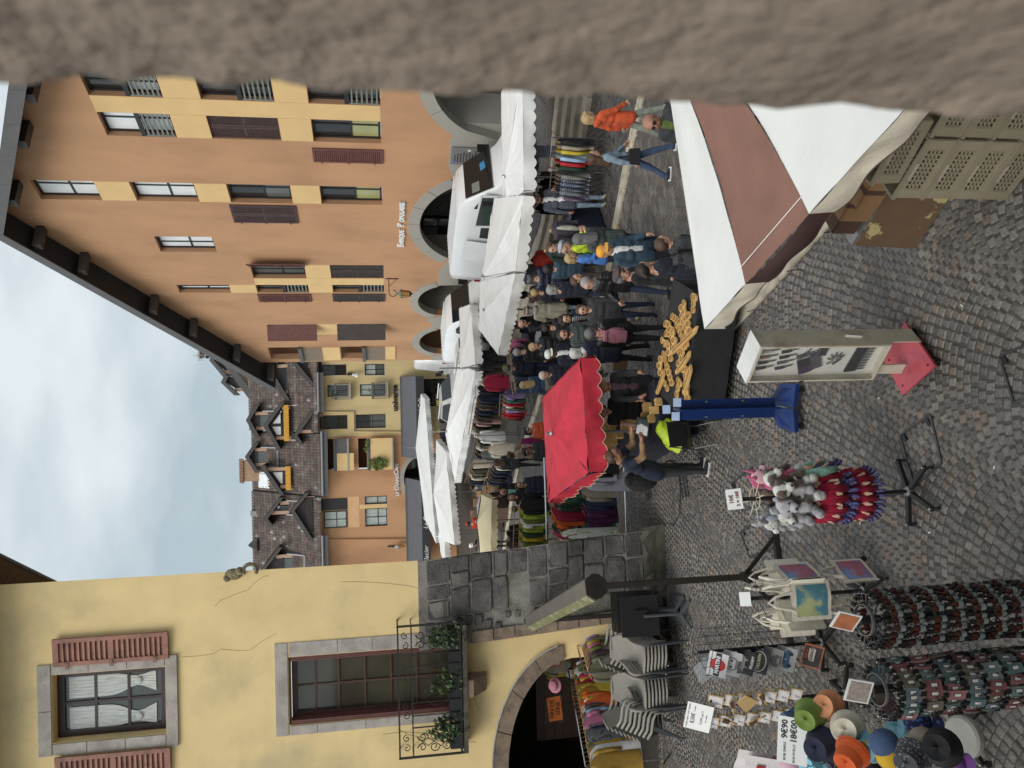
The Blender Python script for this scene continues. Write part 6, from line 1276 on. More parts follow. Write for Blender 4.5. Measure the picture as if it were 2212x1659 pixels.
# table with navy cloth, torso displays
def torso(label, loc, rot, m, stand=True, neck=None, inner=None):
    o = thing('display_torso', label, 'dress form', loc, rot, 'display torsos'); b = MB().m(m); b.smooth = True; b.ell((0,0,1.24),.19,.12,.36,12,8); b.ell((0,0,1.44),.21,.09,.10,12,6); b.build('jacket', o)
    for sx in (-1,1): MB().m(m).tube([(sx*.19,0,1.46),(sx*.25,.02,1.2),(sx*.24,.0,.92)], [.06,.06,.05], 7).build('sleeve', o)
    b = MB().m(inner or C_['cream']); b.ell((0,-.06,1.2),.09,.075,.30,8,6); b.build('shirt', o); MB().m(neck or M_wood).lathe([(.045,1.5),(.05,1.56),(.04,1.6),(.015,1.62)], 10).build('neck_knob', o)
    if stand: MB().m(M_wood).tube([(0,0,.03),(0,0,.95)], .022, 8).build('stand_pole', o); MB().m(M_wood).lathe([(.17,0),(.17,.03),(.15,.04)], 16).build('stand_base', o)
    return o
torso('tailor dummy in dark checked blazer and cream shirt on a wooden stand', (3.5,17.25,0), R(25), C_['plaidP'])
torso('dummy in plain dark green jacket beside the wooden stand dummy', (3.15,17.9,0), R(15), cloth('dgreen',(.015,.03,.025)), stand=False); torso('dummy in red jumper with black collar under the canopy', (3.2,19.6,0), R(10), C_['red'], neck=C_['black'], inner=C_['red'])
def cloth_table(label, c, rot, w, d, h, m, drop=None):
    o = thing('stall_table', label, 'table', c, rot, 'cloth covered stall tables'); drop = drop or h-.05; b = MB().m(m); b.bx(-w/2,w/2,-d/2,d/2,h-.03,h); b.build('table_top', o); b = MB().m(m); b.smooth = True
    P = [(-w/2,-d/2),(w/2,-d/2),(w/2,d/2),(-w/2,d/2)]; pts = []
    for i in range(4):
        a, q = Vector(P[i]), Vector(P[(i+1)%4]); n = 14
        for j in range(n): pts.append(a.lerp(q, j/n))
    pts.append(pts[0]); n = len(pts)-1
    b.grid(lambda u, v: (pts[round(u*n)].x*(1.012+.03*v*(.5+.5*math.sin(round(u*n)*1.3))), pts[round(u*n)].y*(1.012+.03*v*(.5+.5*math.sin(round(u*n)*1.7))), h-.001-v*drop), n, 4); b.build('cloth', o)
    for sx in (-1, 1):
        for sy in (-1, 1): MB().m(M_tube).tube([(sx*(w/2-.06),sy*(d/2-.06),0),(sx*(w/2-.06),sy*(d/2-.06),h-.03)], .016, 5).build('leg', o)
    return o
cloth_table('table under a navy blue cloth beside the tailor dummy', (3.75,18.6,0), R(40), 1.5, .7, .82, cloth('navycloth',(.008,.012,.035)))
cloth_table('table of dark folded clothes under the bunched canopy', (2.4,21.6,0), R(50), 2.4, .8, .85, C_['black']); cloth_table('table of dark clothes under the long canopy wing', (1.2,24.4,0), R(55), 2.4, .8, .85, C_['dnavy'])
def pile(label, loc, m, s=.3):
    b = MB().m(m); b.smooth = True; b.grid(lambda u, v: (s*(u-.5)*2, s*.7*(v-.5)*2, .12*(1-(2*u-1)**2)*(1-(2*v-1)**2)+.03*mnoise.noise(Vector((u*9+loc[0],v*9,loc[1])))), 12, 10); o = b.build('folded_clothes'); o.location = loc; return tag(o, label, 'clothes', 'clothes piled on tables')
pile('blue and white printed scarves piled on the jeans table', (1.25,21.9,.97), pattern('scarf','spots',(.30,.34,.42),(.06,.06,.12),(.5,.3,.3),11), .38)
for i, (x, y, cn, lb) in enumerate(((2.2,21.9,'plaidR','checked shirt folded on the dark clothes table'),(2.7,21.2,'white','crumpled white bag on the dark clothes table'),(3.6,18.7,'mustard' if False else 'olive','yellow trimmed folded shirts on the navy table'),(3.85,18.4,'plaidN','folded checked shirt on the navy table'))): pile(lb, (x,y,.86), C_[cn], .25)
for (x,y,z,tx) in ((2.45,21.0,1.9,'20€'),(2.15,22.1,1.75,'12€')):
    o = thing('price_card','neon yellow price card reading '+tx+' under the white canopy','price card',(x,y,z),.2,'neon price cards'); MB().m(mat('neon_card',(.55,.75,.05),.6)).obx((0,0,0),.22,.006,.14).build('card', o); MB().m(M_black).text(tx,.1,XZ(0,-.006,0),.001,offset=.004).build('lettering', o)
# jeans rail and garment rails under the second pair of canopies
rail('long steel rail of jeans running back under the white canopy', (1.35,24.6), (-.35,23.2), 1.55, m=M_steel); fill((1.35,24.6),(-.25,23.3),1.55,seq('pink:shirt pink:tee black:trousers denim:trousers navy:trousers denim:trousers black:trousers denim:trousers navy:trousers denim:trousers black:trousers denim:trousers'),'the jeans rail','clothes on the jeans rail','the canopy end')
rail('rail of jumpers hung high under the grey white canopy', (1.2,28.6), (-.5,29.0), 2.05, m=M_tube); fill((1.2,28.4),(-.6,28.8),2.1,seq('black:coat dark_grey:coat brown:coat cream:jacket black:jacket navy:coat'),'the high rail behind the red jumper','dark coats under the canopy','the car side', face=R(35))
garment('jacket','plain',CN['crimson'],(.05,27.3,2.05),R(12),'crimson knitted jumper hung facing the lane under the canopy','hanging samples',sc_=1.1)
rail('low rail of red and green tops in front of the canopy', (-.35,27.2), (-1.15,27.6), 1.35); fill((-.35,27.2),(-1.2,27.7),1.35,seq('lilac:tee green:tee grey:shirt red:shirt white:tee khaki:shirt lilac:shirt red:jacket red:shirt brown:shirt'),'the low red and green rail','red and green tops','the red jumper end')
rail('high rail of brown and navy coats behind the low rail', (-.5,28.9), (-2.0,31.2), 2.1); fill((-.5,28.9),(-2.0,31.2),2.1,seq('dark_grey:coat brown:shirt navy:coat black:shirt brown:coat rose:coat black:coat khaki:coat white:coat'),'the high brown coat rail','coats on the high rail','the red jumper end', face=R(30))
rail('rail with white and leopard print dresses', (-2.0,30.0), (-3.0,31.6), 1.95); fill((-2.0,30.0),(-2.9,31.6),1.95,seq('white:coat black:shirt beige:shirt:print white:dress black:coat navy:jacket'),'the leopard print rail','clothes on the leopard print rail','the brown coat end', face=R(35)); garment('jacket','plain',CN['cream'],(-2.55,29.7,1.6),R(10),'cream quilted jacket hung facing the lane beside the leopard dresses','hanging samples',sc_=1.15); garment('shirt','plain',CN['grey'],(-2.8,30.6,1.75),R(10),'grey shirt hung behind the cream quilted jacket','hanging samples')
rail('rail of pale and dark trousers at the canopy corner', (-3.3,32.0), (-4.4,34.6), 1.95); fill((-3.2,32.0),(-4.3,34.6),1.95,seq('cream:trousers cream:trousers black:trousers khaki:shirt dark_grey:jacket cream:shirt black:jacket navy:jacket'),'the pale trousers rail','trousers under the canopy corner','the leopard dresses end', face=R(30))
rail('rail of black and navy jackets below the pale trousers', (-3.1,30.3), (-4.3,33.0), 1.3); fill((-3.1,30.3),(-4.2,33.0),1.3,seq('cream:shirt navy:jacket navy:jacket black:jacket dark_grey:jacket navy:coat'),'the low navy jacket rail','navy jackets on the low rail','the grey jumper woman end', face=R(30))
# cafe terrace rails far back with price cards
rail('far clothes rail with yellow price cards under the farthest canopy', (-.6,52.5), (-6,51.2), 2.0, m=M_steel); fill((-.6,52.5),(-6,51.2),2.0,seq('dark_grey:coat grey:coat brown:jacket black:jacket grey:shirt navy:coat black:coat dark_grey:jacket brown:coat black:jacket grey:coat'),'the far price card rail','coats on the far rail','the white van end', face=0)
for i, (x, tx, lb) in enumerate(((-1.2,'15€','first'),(-3.0,'10€','second'),(-3.7,'10€','third'))): 
    o = thing('price_card','yellow on black price card reading '+tx+', '+lb+' from the white van on the far rail','price card',(x,52.0,1.9-.25*(i==2)),0,'far price cards'); MB().m(M_black).obx((0,0,0),.5,.01,.34).build('card', o); MB().m(mat('yellow_ink',(.65,.55,.04),.6)).text(tx,.26,XZ(0,-.01,0),.002,offset=.01).build('lettering', o)
def cafe_chair(lb, x, y, r):
    o = thing('cafe_chair', lb, 'chair', (x,y,0), r, 'white cafe chairs'); b = MB().m(M_white); b.tube([(-.2,.18,.45),(-.2,.2,.8),(-.12,.2,.92),(.12,.2,.92),(.2,.2,.8),(.2,.18,.45)], .02, 6).build('back_frame', o); MB().m(mat('woven_grey',(.3,.31,.31),.7)).obx((0,.195,.68),.32,.02,.36).build('backrest', o); MB().m(MATS['woven_grey']).lathe([(.21,.44),(.21,.47)], 14).build('seat', o)
    for sx in (-1,1):
        for sy in (-1,1): MB().m(M_white).tube([(sx*.16,sy*.15,.44),(sx*.2,sy*.2,0)], .016, 5).build('leg', o)
for i, (x, y) in enumerate(((.2,54.5),(-.4,55),(.6,53.6),(-2.6,54),(-4.4,54.2),(-3.5,55.5),(-.9,55.8))): cafe_chair(f'white cafe chair with rounded back, {ORD[i]} on the far terrace counted from the van', x, y, rnd.uniform(-.6,.6))
# book and cardboard stall behind the cream canopy
for i in range(14):
    x = -5.2+rnd.uniform(-1.2,1.0); y = 36+rnd.uniform(-2,2.5); z = .8+.22*(i%3)
    o = thing('cardboard_box', f'open brown cardboard box, {ORD[i]} of the jumble on the tables behind the cream canopy', 'box', (x,y,z), rnd.uniform(0,3), 'boxes behind the cream canopy'); w_, d_, h_ = rnd.uniform(.3,.5), rnd.uniform(.25,.4), .2; b = MB().m(MATS['kraft_paper']); b.bx(-w_/2,w_/2,-d_/2,-d_/2+.01,0,h_).bx(-w_/2,w_/2,d_/2-.01,d_/2,0,h_).bx(-w_/2,-w_/2+.01,-d_/2,d_/2,0,h_).bx(w_/2-.01,w_/2,-d_/2,d_/2,0,h_).bx(-w_/2,w_/2,-d_/2,d_/2,.0,.01); b.build('walls', o); MB().m(rnd.choice([C_['cream'],C_['beige'],C_['brown'],C_['lgrey']])).bx(-w_/2+.03,w_/2-.03,-d_/2+.03,d_/2-.03,.02,h_*.8).build('contents', o)
for i, (x, y) in enumerate(((-5.4,35.2),(-6.2,37.0),(-4.9,37.8))): cloth_table('dark table of the jumble stall, %s from the lane' % ORD[i], (x,y,0), R(60), 2.0, .8, .8, C_['brown'])
# chrome two-tier rack beside the red parasol
rk = thing('chrome_rack', 'chrome two tier clothes rack between the red parasol and the stone pier', 'clothes rail', (-2.6,16.7,0), R(4), 'clothes rails')
for z in (1.95,1.28,.12): MB().m(M_chrome).tube([(-.85,0,z),(.95,0,z)], .02, 8).build('bar', rk)
for x in (-.85,.95): MB().m(M_chrome).tube([(x,0,.1),(x,0,1.95)], .02, 8).build('upright', rk); MB().m(M_chrome).tube([(x,-.4,.04),(x,0,.08),(x,.4,.04)], .02, 8).build('foot', rk)
fill((-1.7,16.6),(-3.3,16.75),1.93,seq('blue:shirt light_blue:shirt blue:tee green:shirt:floral dark_green:jacket:floral crimson:shirt orange:tee dark_green:dress:floral'),'the upper chrome bar','clothes on the chrome rack','the parasol end', face=R(22)); fill((-1.75,16.5),(-3.25,16.65),1.26,seq('black:jacket pale_lilac:shirt pale_lilac:dress beige:shirt denim:shirt purple:shirt:print purple:jacket:print teal:shirt'),'the lower chrome bar','clothes on the chrome rack','the parasol end', face=R(22), sc_=.95)
for i in range(2): garment('dress','leaf',(.70,.72,.66),(-3.3-.12*i,16.3+.2*i,1.82),R(75),('first' if i == 0 else 'second')+' white dress with green leaves at the pier end of the chrome rack','clothes on the chrome rack',sc_=1.15)
b = MB().m(cloth('pinkscarf',(.5,.04,.14))); b.tube([(-3.2,16.2,1.9),(-3.35,16.15,1.7),(-3.3,16.2,1.4),(-3.45,16.1,1.2)], .035, 6); tag(b.build('scarf'), 'pink scarf tied to the pier end of the chrome rack', 'scarf')
# green and yellow garment rack behind, hat and toys
rail('rack of green and yellow football shirts behind the chrome rack', (-3.6,22.2), (-5.0,22.6), 1.75, m=M_chrome); fill((-3.5,22.2),(-5.2,22.6),1.7,seq('black:jacket lime:jacket olive:shirt white:tee lime:shirt dark_green:jacket yellow:shirt olive:jacket cream:shirt:leaf dark_green:shirt:floral teal:shirt olive:shirt'),'the green and yellow rack','green and yellow clothes','the lane end', face=R(25))
rail('dark rack beside the green shirts behind the pier', (-4.6,23.8), (-6.0,24.2), 1.9); fill((-4.5,23.8),(-6,24.2),1.85,seq('black:coat brown:coat black:jacket brown:jacket'),'the dark rack behind the pier','dark coats behind the pier','the lane end', face=R(20))
# ---------------------------------------------------------------- near props
def bx_thing(name, label, cat, loc, rot=0, group=None): return thing(name, label, cat, loc, rot, group)
M_cab = mat('cabinet_cream', (.60,.55,.44), .45, .08, 3, col2=(.36,.32,.25), c2scale=3); M_cabi = mat('cabinet_lining', (.82,.80,.74), .8, .05, 3); M_cabt = mat('cabinet_top_white', (.70,.70,.68), .5, .08, 6); M_redb = mat('red_board', (.47,.075,.10), .35, .25, 5, rvar=.15); M_bluep = mat('blue_paint', (.008,.030,.135), .35, .15, 5); M_bluet = mat('pale_blue_tag', (.33,.42,.60), .5)
M_clear = mat('clear_glass', (.25,.27,.27), .03, .02, 2, alpha=.10, spec=.6); M_plas = mat('clear_plastic', (.45,.46,.46), .12, .2, 6, alpha=.35, spec=.8)
def caster(par, p, r=.035):
    b = MB().m(M_rub); b.T = Matrix.Translation(p) @ Matrix.Rotation(math.pi/2, 4, 'X') @ Matrix.Rotation(rnd.uniform(0,3), 4, 'Y'); b.lathe([(r*.4,-.014),(r,-.012),(r,.012),(r*.4,.014)], 10); b.T = None; b.m(M_steel); b.tube([(p[0],p[1],p[2]+r*1.5),(p[0],p[1],p[2]+r*.6)], .012, 5); b.build('caster', par)
# --- knife cabinet: faces the viewer's left
kc = thing('display_cabinet', 'cream glass fronted cabinet of pocket knives on a red wheeled board', 'cabinet', (.235,7.06,0), 0)
c0, c1, c2, c3 = [Vector((x-.235,y-7.06,0)) for x, y in ((.49,6.98),(.31,6.82),(-.03,7.13),(.16,7.29))]      # right back, right front, left front, left back
ux = (c1-c2); wdt = ux.length; ux.normalize(); uy = Vector((-ux.y,ux.x,0))
def KF(a, d, z): return c2+ux*a+uy*d+Vector((0,0,z))       # a along the door, d depth, z height
def kbox(mb, a0,a1,d0,d1,z0,z1): return mb.add([KF(a0,d0,z0),KF(a1,d0,z0),KF(a1,d1,z0),KF(a0,d1,z0),KF(a0,d0,z1),KF(a1,d0,z1),KF(a1,d1,z1),KF(a0,d1,z1)], [(3,2,1,0),(4,5,6,7),(0,1,5,4),(1,2,6,5),(2,3,7,6),(3,0,4,7)])
dep = .24; zt, zb = 1.885, .50
b = MB().m(M_cab); kbox(b, wdt-.012,wdt,0,dep,zb-.0,zt-.008); kbox(b, 0,.012,0,dep,zb,zt-.008); kbox(b, .012,wdt-.012,0,dep,zb,zb+.012); kbox(b, wdt-.011,wdt-.001,.04,dep,.16,zb); kbox(b, .02,.14,.06,.075,.16,zb); b.m(M_cabi); kbox(b, .012,wdt-.012,.075,.085,zb+.012,zt-.008); b.build('case', kc)
MB().m(M_cabt); b = MB().m(M_cabt); kbox(b, -.006,wdt+.006,-.012,dep+.004,zt-.008,zt+.004); b.build('top_panel', kc)
b = MB().m(M_cab); f = .022
kbox(b,.004,f,-.014,-.001,zb+.01,zt-.012); kbox(b,wdt-f,wdt-.004,-.014,-.001,zb+.01,zt-.012); kbox(b,f,wdt-f,-.014,-.001,zb+.01,zb+.03); kbox(b,f,wdt-f,-.014,-.001,zt-.03,zt-.012); dr = b.build('door_frame', kc)
b = MB().m(M_clear); kbox(b,f,wdt-f,-.008,-.005,zb+.03,zt-.03); b.build('door_pane', dr); b = MB().m(M_chrome); kbox(b,.006,.018,-.024,-.014,zb+.78,zb+.83); b.build('lock', dr)
b = MB().m(M_cabt); b.add([KF(wdt+.001,.12,.95),KF(wdt+.03,.12,.95),KF(wdt+.03,.135,.92),KF(wdt+.001,.135,.92),KF(wdt+.001,.10,.78),KF(wdt+.03,.10,.78)], [(0,1,2,3),(0,1,5,4)]); b.build('side_handle', kc)
b = MB().m(M_redb); b.add([Vector((x-.235,y-7.06,.10+dz)) for dz in (0,.025) for x, y in ((.19,7.50),(.55,7.14),(.09,6.71),(-.20,7.20))], [(3,2,1,0),(4,5,6,7),(0,1,5,4),(1,2,6,5),(2,3,7,6),(3,0,4,7)]); rb = b.build('base_board', kc)
for x, y in ((.17,7.40),(.45,7.13),(.10,6.81),(-.10,7.19)): caster(rb, (x-.235,y-7.06,.04), .04); MB().m(M_black).lathe([(.012,.126),(.010,.132)], 8, (x-.235,y-7.06,0)).build('bolt', rb)
kc_cols = [(.05,.012,.016),(.02,.02,.022),(.22,.10,.05),(.03,.05,.03),(.35,.33,.3),(.08,.03,.10),(.10,.10,.11)]; KM = [mat('knife_%d' % i, c, .3, .2, 20) for i, c in enumerate(kc_cols)]; M_bladem = mat('knife_steel', (.42,.42,.43), .22, .05, 5, metal=.9)
kcount = 0
def knife(a, z, ang, l, row, blade=True, m=None):
    global kcount
    T = Matrix.Translation(kc.matrix_basis @ KF(a*1.28+.01, .062, z)) @ Matrix((( *(ux.x, uy.x*1.0, 0.0), 0),( *(ux.y, uy.y, 0.0), 0),(0,0,1,0),(0,0,0,1))) @ Matrix.Rotation(ang, 4, 'Y')
    b = MB().m(m or KM[kcount % 7]); l *= 1.25; w_ = l*.085; b.prism([(-l*.5,-w_*.8),(-l*.1,-w_),(l*.06,-w_*.7),(l*.06,w_*.7),(-l*.2,w_*.75),(-l*.5,w_*1.1)], -.008, .008, XZ(0,0,0))
    if blade: b.m(M_bladem).prism([(l*.06,-w_*.6),(l*.40,-w_*.5),(l*.52,w_*.25),(l*.3,w_*.6),(l*.06,w_*.6)], -.002, .002, XZ(0,0,0))
    b.m(M_bladem).prism([(l*.02,-w_*.75),(l*.07,-w_*.75),(l*.07,w_*.75),(l*.02,w_*.75)], -.009, .009, XZ(0,0,0))
    o = b.build('knife'); o.matrix_basis = T; kcount += 1; return tag(o, f'{row}, in the cabinet', 'knife', 'knives in the cabinet')
for i in range(5): knife(.10+.055*i*1.0, 1.70-.0*i, R(78), .15, 'brown handled curved knife of the top row, %s from the lock side' % ORD[i], m=KM[[0,0,2,4,4][i]])
for i in range(5): knife(.10+.055*i, 1.50, R(74), .15, 'knife with painted handle in the second row, %s from the lock side' % ORD[i])
for i in range(9): knife(.07+.020*i, 1.20+.012*i, R(66), .20, 'slim dark knife in the fanned row, %s from the lock side' % ORD[i], m=KM[[5,5,5,0,1,1,1,4,6][i]])
for i in range(3): knife(.235+.012*i, 1.33-.1*i, R(35), .14, 'long dark pen knife beside the fanned row, %s from above' % ORD[i], m=KM[5])
for i in range(4): knife(.22+.025*i, 1.12, R(90), .10, 'small boxed knife below the pen knives, %s from the lock side' % ORD[i], False, KM[1])
for i in range(10): knife(.06+.029*i, .72-.003*i, R(82), .17, 'black folding knife in the bottom row, %s from the lock side' % ORD[i], m=KM[1])
b = MB().m(M_bladem)
for a in (-50,-20,15,48,80,125): b.obx((.03*math.cos(R(a)),0,.03*math.sin(R(a))), .13, .012, .014, (0,-R(a),0))
b.obx((0,-.01,0), .10, .03, .035, (0,R(40),0)); o = b.build('multitool'); o.matrix_basis = Matrix.Translation(kc.matrix_basis @ KF(.22,.06,.98)) @ Matrix.Rotation(math.atan2(ux.y,ux.x), 4, 'Z'); tag(o, 'grey multitool opened out like a fan in the knife cabinet', 'tool')
# --- blue stand
bs = thing('blue_stand', 'dark blue folding display stand with pale blue tags on wheels', 'display stand', (-.38,9.45,0), R(-4)); 
b = MB().m(M_bluep).bx(-.012,.012,-.13,.13,.30,1.70); b.bx(-.13,-.012,-.012,.012,.34,1.66).bx(.012,.13,-.012,.012,.34,1.66); b.build('fin_panel', bs)
for sx in (-1, 1):
    q = MB().m(M_bluep); q.add([(sx*.012,-.16,.14),(sx*.32,-.20,.13),(sx*.30,.16,.15),(sx*.012,.20,.32),(sx*.012,-.16,.17),(sx*.32,-.20,.16),(sx*.30,.16,.18),(sx*.012,.20,.35)], [(3,2,1,0),(4,5,6,7),(0,1,5,4),(1,2,6,5),(2,3,7,6),(3,0,4,7)]); q.add([(sx*.012,-.15,.14),(sx*.31,-.19,.13),(sx*.30,-.19,.10),(sx*.012,-.15,.10)], [(0,1,2,3)]); w_ = q.build('base_panel', bs)
    caster(w_, (sx*.24,-.14,.045), .045); caster(w_, (sx*.24,.12,.045), .045)
    for z in (.8,1.3): MB().m(M_steel).obx((sx*.1,-.016,z), .02, .012, .035).build('clip', bs)
for x, z, a in ((-.08,1.72,0),(.10,1.70,0),(.0,1.80,.1)): MB().m(M_bluet).obx((x,-.02 if x else .1,z), .11, .012, .10, (R(-20),0,a)).build('tag', bs)
# --- five-legged base for carousels
def star_base(par, r=.36, n=5, a0=0, m=None):
    for j in range(n):
        a = a0+2*math.pi*j/n; e = Vector((r*math.cos(a), r*math.sin(a), .09)); q = MB().m(m or M_black).bar((0,0,.11), e, .045, .04).build('leg', par); caster(q, (e.x*.97,e.y*.97,.035), .032); MB().m(M_chrome).lathe([(.014,.10),(.012,.125),(.004,.13)], 8, (e.x*.97,e.y*.97,0)).build('bolt', q)
    MB().m(M_steel).lathe([(.05,.08),(.055,.10),(.05,.13),(.03,.14)], 12).build('hub', par)
def hooks(par, z, r, n, m, a0=0, l=.10): 
    b = MB().m(m)
    for j in range(n):
        a = a0+2*math.pi*j/n; c_, s_ = math.cos(a), math.sin(a); b.tube([(c_*.03,s_*.03,z),(c_*r,s_*r,z),(c_*(r+.02),s_*(r+.02),z+.02),(c_*(r+.02),s_*(r+.02),z+.05)], .004, 4)
    b.tube([(r*.55*math.cos(t*.4),r*.55*math.sin(t*.4),z) for t in range(17)], .004, 4); b.build('hook_ring', par)
# --- soft toy carousel
pc = thing('toy_carousel', 'black rotating stand hung with soft toys on a five legged wheeled base', 'display stand', (-1.19,7.16,0), .3)
MB().m(M_black).tube([(0,0,.1),(0,0,1.97)], .02, 8).build('pole', pc); star_base(pc, .36, 5, .25)
M_wirew = mat('cream_wire', (.6,.56,.42), .5); hooks(pc, 1.80, .20, 8, M_wirew); hooks(pc, 1.30, .18, 10, M_black); hooks(pc, .92, .17, 10, M_black)
b = MB().m(M_white); b.obx((0,-.03,2.03), .20, .006, .15, (R(-30),0,.0)); b.build('price_board', pc); b = MB().m(mat('sign_ink', (.25,.14,.12), .6)); b.T = Matrix.Translation((0,-.036,2.03)) @ Matrix.Rotation(R(-30), 4, 'X'); b.text('10€', .055, XZ(0,-.001,.03), .001, offset=.002); b.text('2 = 18€', .045, XZ(0,-.001,-.03), .001, offset=.002); b.build('price_lettering', pc)
def fur(n, c, c2=None): return mat('fur_'+n, c, .95, .3, 14, 1.0, 90, sheen=.5, col2=c2, c2scale=9)
F_br, F_wh, F_gy, F_lg, F_pk, F_hp, F_bl = fur('brown',(.085,.05,.035),(.17,.12,.085)), fur('white',(.68,.66,.62)), fur('grey',(.40,.38,.40)), fur('lilac_grey',(.46,.44,.47)), fur('pink',(.72,.40,.46)), fur('hot_pink',(.66,.10,.26)), fur('blue_grey',(.36,.40,.46))
def plush(label, ang, z, r, body, face, belly, ear, kind='dog', s=1.0, tilt=.3, name='soft_toy'):
    c = pc.matrix_basis @ Vector((r*math.cos(ang), r*math.sin(ang), z)); o = thing(name, label, 'soft toy', c, ang+math.pi/2+.3, 'soft toys on the carousel'); o.rotation_euler.x = tilt*.5
    o.scale = (s,)*3; b = MB().m(body); b.smooth = True; b.ell((0,.02,-.24), .085,.075,.13, 14, 10); b.build('body', o); b = MB().m(belly); b.smooth = True; b.ell((0,-.035,-.24), .06,.05,.10, 12, 8); b.build('belly', o)
    b = MB().m(face); b.smooth = True; b.ell((0,-.03,-.08), .085,.078,.08, 14, 10); b.ell((0,-.11,-.105), .045,.045,.038, 12, 8); h = b.build('head', o)
    b = MB().m(M_eye); b.smooth = True; b.ell((0,-.155,-.095), .016,.012,.011, 8, 6)
    for sx in (-1,1): b.ell((sx*.035,-.10,-.062), .009,.007,.009, 8, 6)
    b.build('eyes_and_nose', h)
    for sx in (-1, 1):
        if kind == 'dog': b = MB().m(ear); b.smooth = True; b.ell((sx*.048,-.055,-.045), .042,.045,.045, 10, 7); b.build('eye_patch', h)
        b = MB().m(ear); b.smooth = True
        if kind == 'dog': b.ell((sx*.09,-.03,-.09), .032,.045,.08, 10, 7)
        elif kind == 'rabbit': b.tube([(sx*.035,-.01,-.02),(sx*.05,.0,.07),(sx*.09,.02,.10)], [.028,.03,.012], 8)
        else: b.lathe([(.025,0),(.018,.03),(.004,.05)], 8, (sx*.05,-.01,-.015))
        b.build('ear', h); b = MB().m(body); b.smooth = True; b.tube([(sx*.075,-.0,-.17),(sx*.125,-.05,-.22),(sx*.13,-.08,-.26)], [.038,.036,.034], 8); b.ell((sx*.13,-.09,-.27),.04,.04,.04,8,6); b.build('arm', o); b = MB().m(belly if kind == 'dog' else body); b.smooth = True; b.tube([(sx*.05,-.01,-.33),(sx*.075,-.07,-.37),(sx*.08,-.10,-.37)], [.045,.043,.04], 8); b.ell((sx*.08,-.12,-.365),.042,.035,.046,8,6); b.build('leg', o)
    if kind == 'unicorn': b = MB().m(F_hp); b.smooth = True; b.lathe([(.022,0),(.02,.03),(.012,.07),(.003,.12)], 8, (0,-.07,-.02)); b.build('horn', h); b = MB().m(F_hp); b.smooth = True; b.tube([(0,.0,.0),(0,.05,-.05),(0,.06,-.14)], [.03,.04,.03], 8); b.build('mane', h)
    if kind == 'koala': b = MB().m(F_lg); b.smooth = True; b.ell((0,-.11,-.22), .055,.05,.06, 10, 7); b.build('baby', o)
    b = MB().m(M_white).obx((.09,-.09,-.2), .04, .003, .03, (.2,.3,.4)); b.build('paper_tag', o); return o
A0 = -math.pi/2
plush('pink soft unicorn with a raspberry horn at the top of the toy stand', A0+1.25, 1.83, .20, F_hp, F_pk, F_pk, F_hp, 'unicorn', 1.0)
plush('brown and white soft dog beside the pink unicorn, nose up', A0+.75, 1.76, .22, F_br, F_wh, F_wh, F_br, 'dog', 1.05); plush('brown and white soft dog in the middle of the toy stand', A0+.15, 1.72, .23, F_br, F_wh, F_wh, F_br, 'dog', 1.1)
plush('big pale grey soft rabbit curled over its baby', A0-.45, 1.70, .22, F_lg, F_lg, F_wh, F_lg, 'koala', 1.15); plush('blue grey soft penguin below the grey rabbit', A0-.95, 1.66, .22, F_bl, F_wh, F_wh, F_bl, 'rabbit', .95); plush('white and grey soft rabbit at the far left of the toy stand', A0-1.45, 1.76, .24, F_gy, F_wh, F_wh, F_gy, 'rabbit', .9); plush('brown soft dog at the back of the toy stand', A0+2.6, 1.75, .2, F_br, F_br, F_wh, F_br, 'dog', .95); plush('grey soft cat half hidden at the back left of the toy stand', A0-2.1, 1.72, .2, F_gy, F_gy, F_wh, F_gy, 'cat', .9)
M_hairr = mat('wool_hair_crimson', (.38,.010,.045), .9, .35, 40, .8, 60, stretch=(3,3,.5)); M_hairm = mat('wool_hair_mint', (.30,.52,.42), .9, .3, 40, .8, 60); M_dsk = mat('doll_cloth_skin', (.66,.42,.31), .85, .05, 6); M_ddr = pattern('doll_dress','spots',(.045,.03,.12),(.30,.08,.12),(.07,.16,.34),60)
def doll(label, ang, z, r, hair, s=1.0, dress=None):
    c = pc.matrix_basis @ Vector((r*math.cos(ang), r*math.sin(ang), z)); o = thing('rag_doll', label, 'doll', c, ang+math.pi/2+.3, 'rag dolls on the carousel'); o.scale = (s,)*3; o.rotation_euler.x = -.16
    b = MB().m(M_dsk); b.smooth = True; b.ell((0,-.02,-.09), .052,.045,.058, 12, 8); b.build('head', o); b = MB().m(hair); b.smooth = True; b.ell((0,.030,-.065), .085,.065,.082, 12, 8)
    for sx in (-1,1): b.tube([(sx*.06,-.005,-.04),(sx*.10,-.01,-.16),(sx*.095,-.01,-.33)], [.04,.05,.03], 8)
    b.tube([(0,.04,-.08),(0,.055,-.2),(0,.05,-.33)], [.05,.055,.03], 8); b.build('wool_hair', o)
    b = MB().m(M_eye); 
    for sx in (-1,1): b.ell((sx*.018,-.066,-.085), .006,.004,.008, 6, 5)
    b.build('eyes', o); b = MB().m(dress or M_ddr); b.smooth = True; b.lathe([(.02,-.14),(.030,-.17),(.034,-.22),(.045,-.32),(.038,-.36)], 10, (0,-.01,0)); b.build('dress', o)
    for sx in (-1, 1): b = MB().m(M_dsk); b.smooth = True; b.tube([(sx*.03,-.01,-.155),(sx*.065,-.04,-.21),(sx*.06,-.07,-.27)], .013, 6); b.build('arm', o); b = MB().m(M_ddr); b.smooth = True; b.tube([(sx*.025,-.01,-.34),(sx*.03,-.03,-.40),(sx*.035,-.06,-.42)], [.022,.02,.016], 6); b.build('leg', o)
    return o
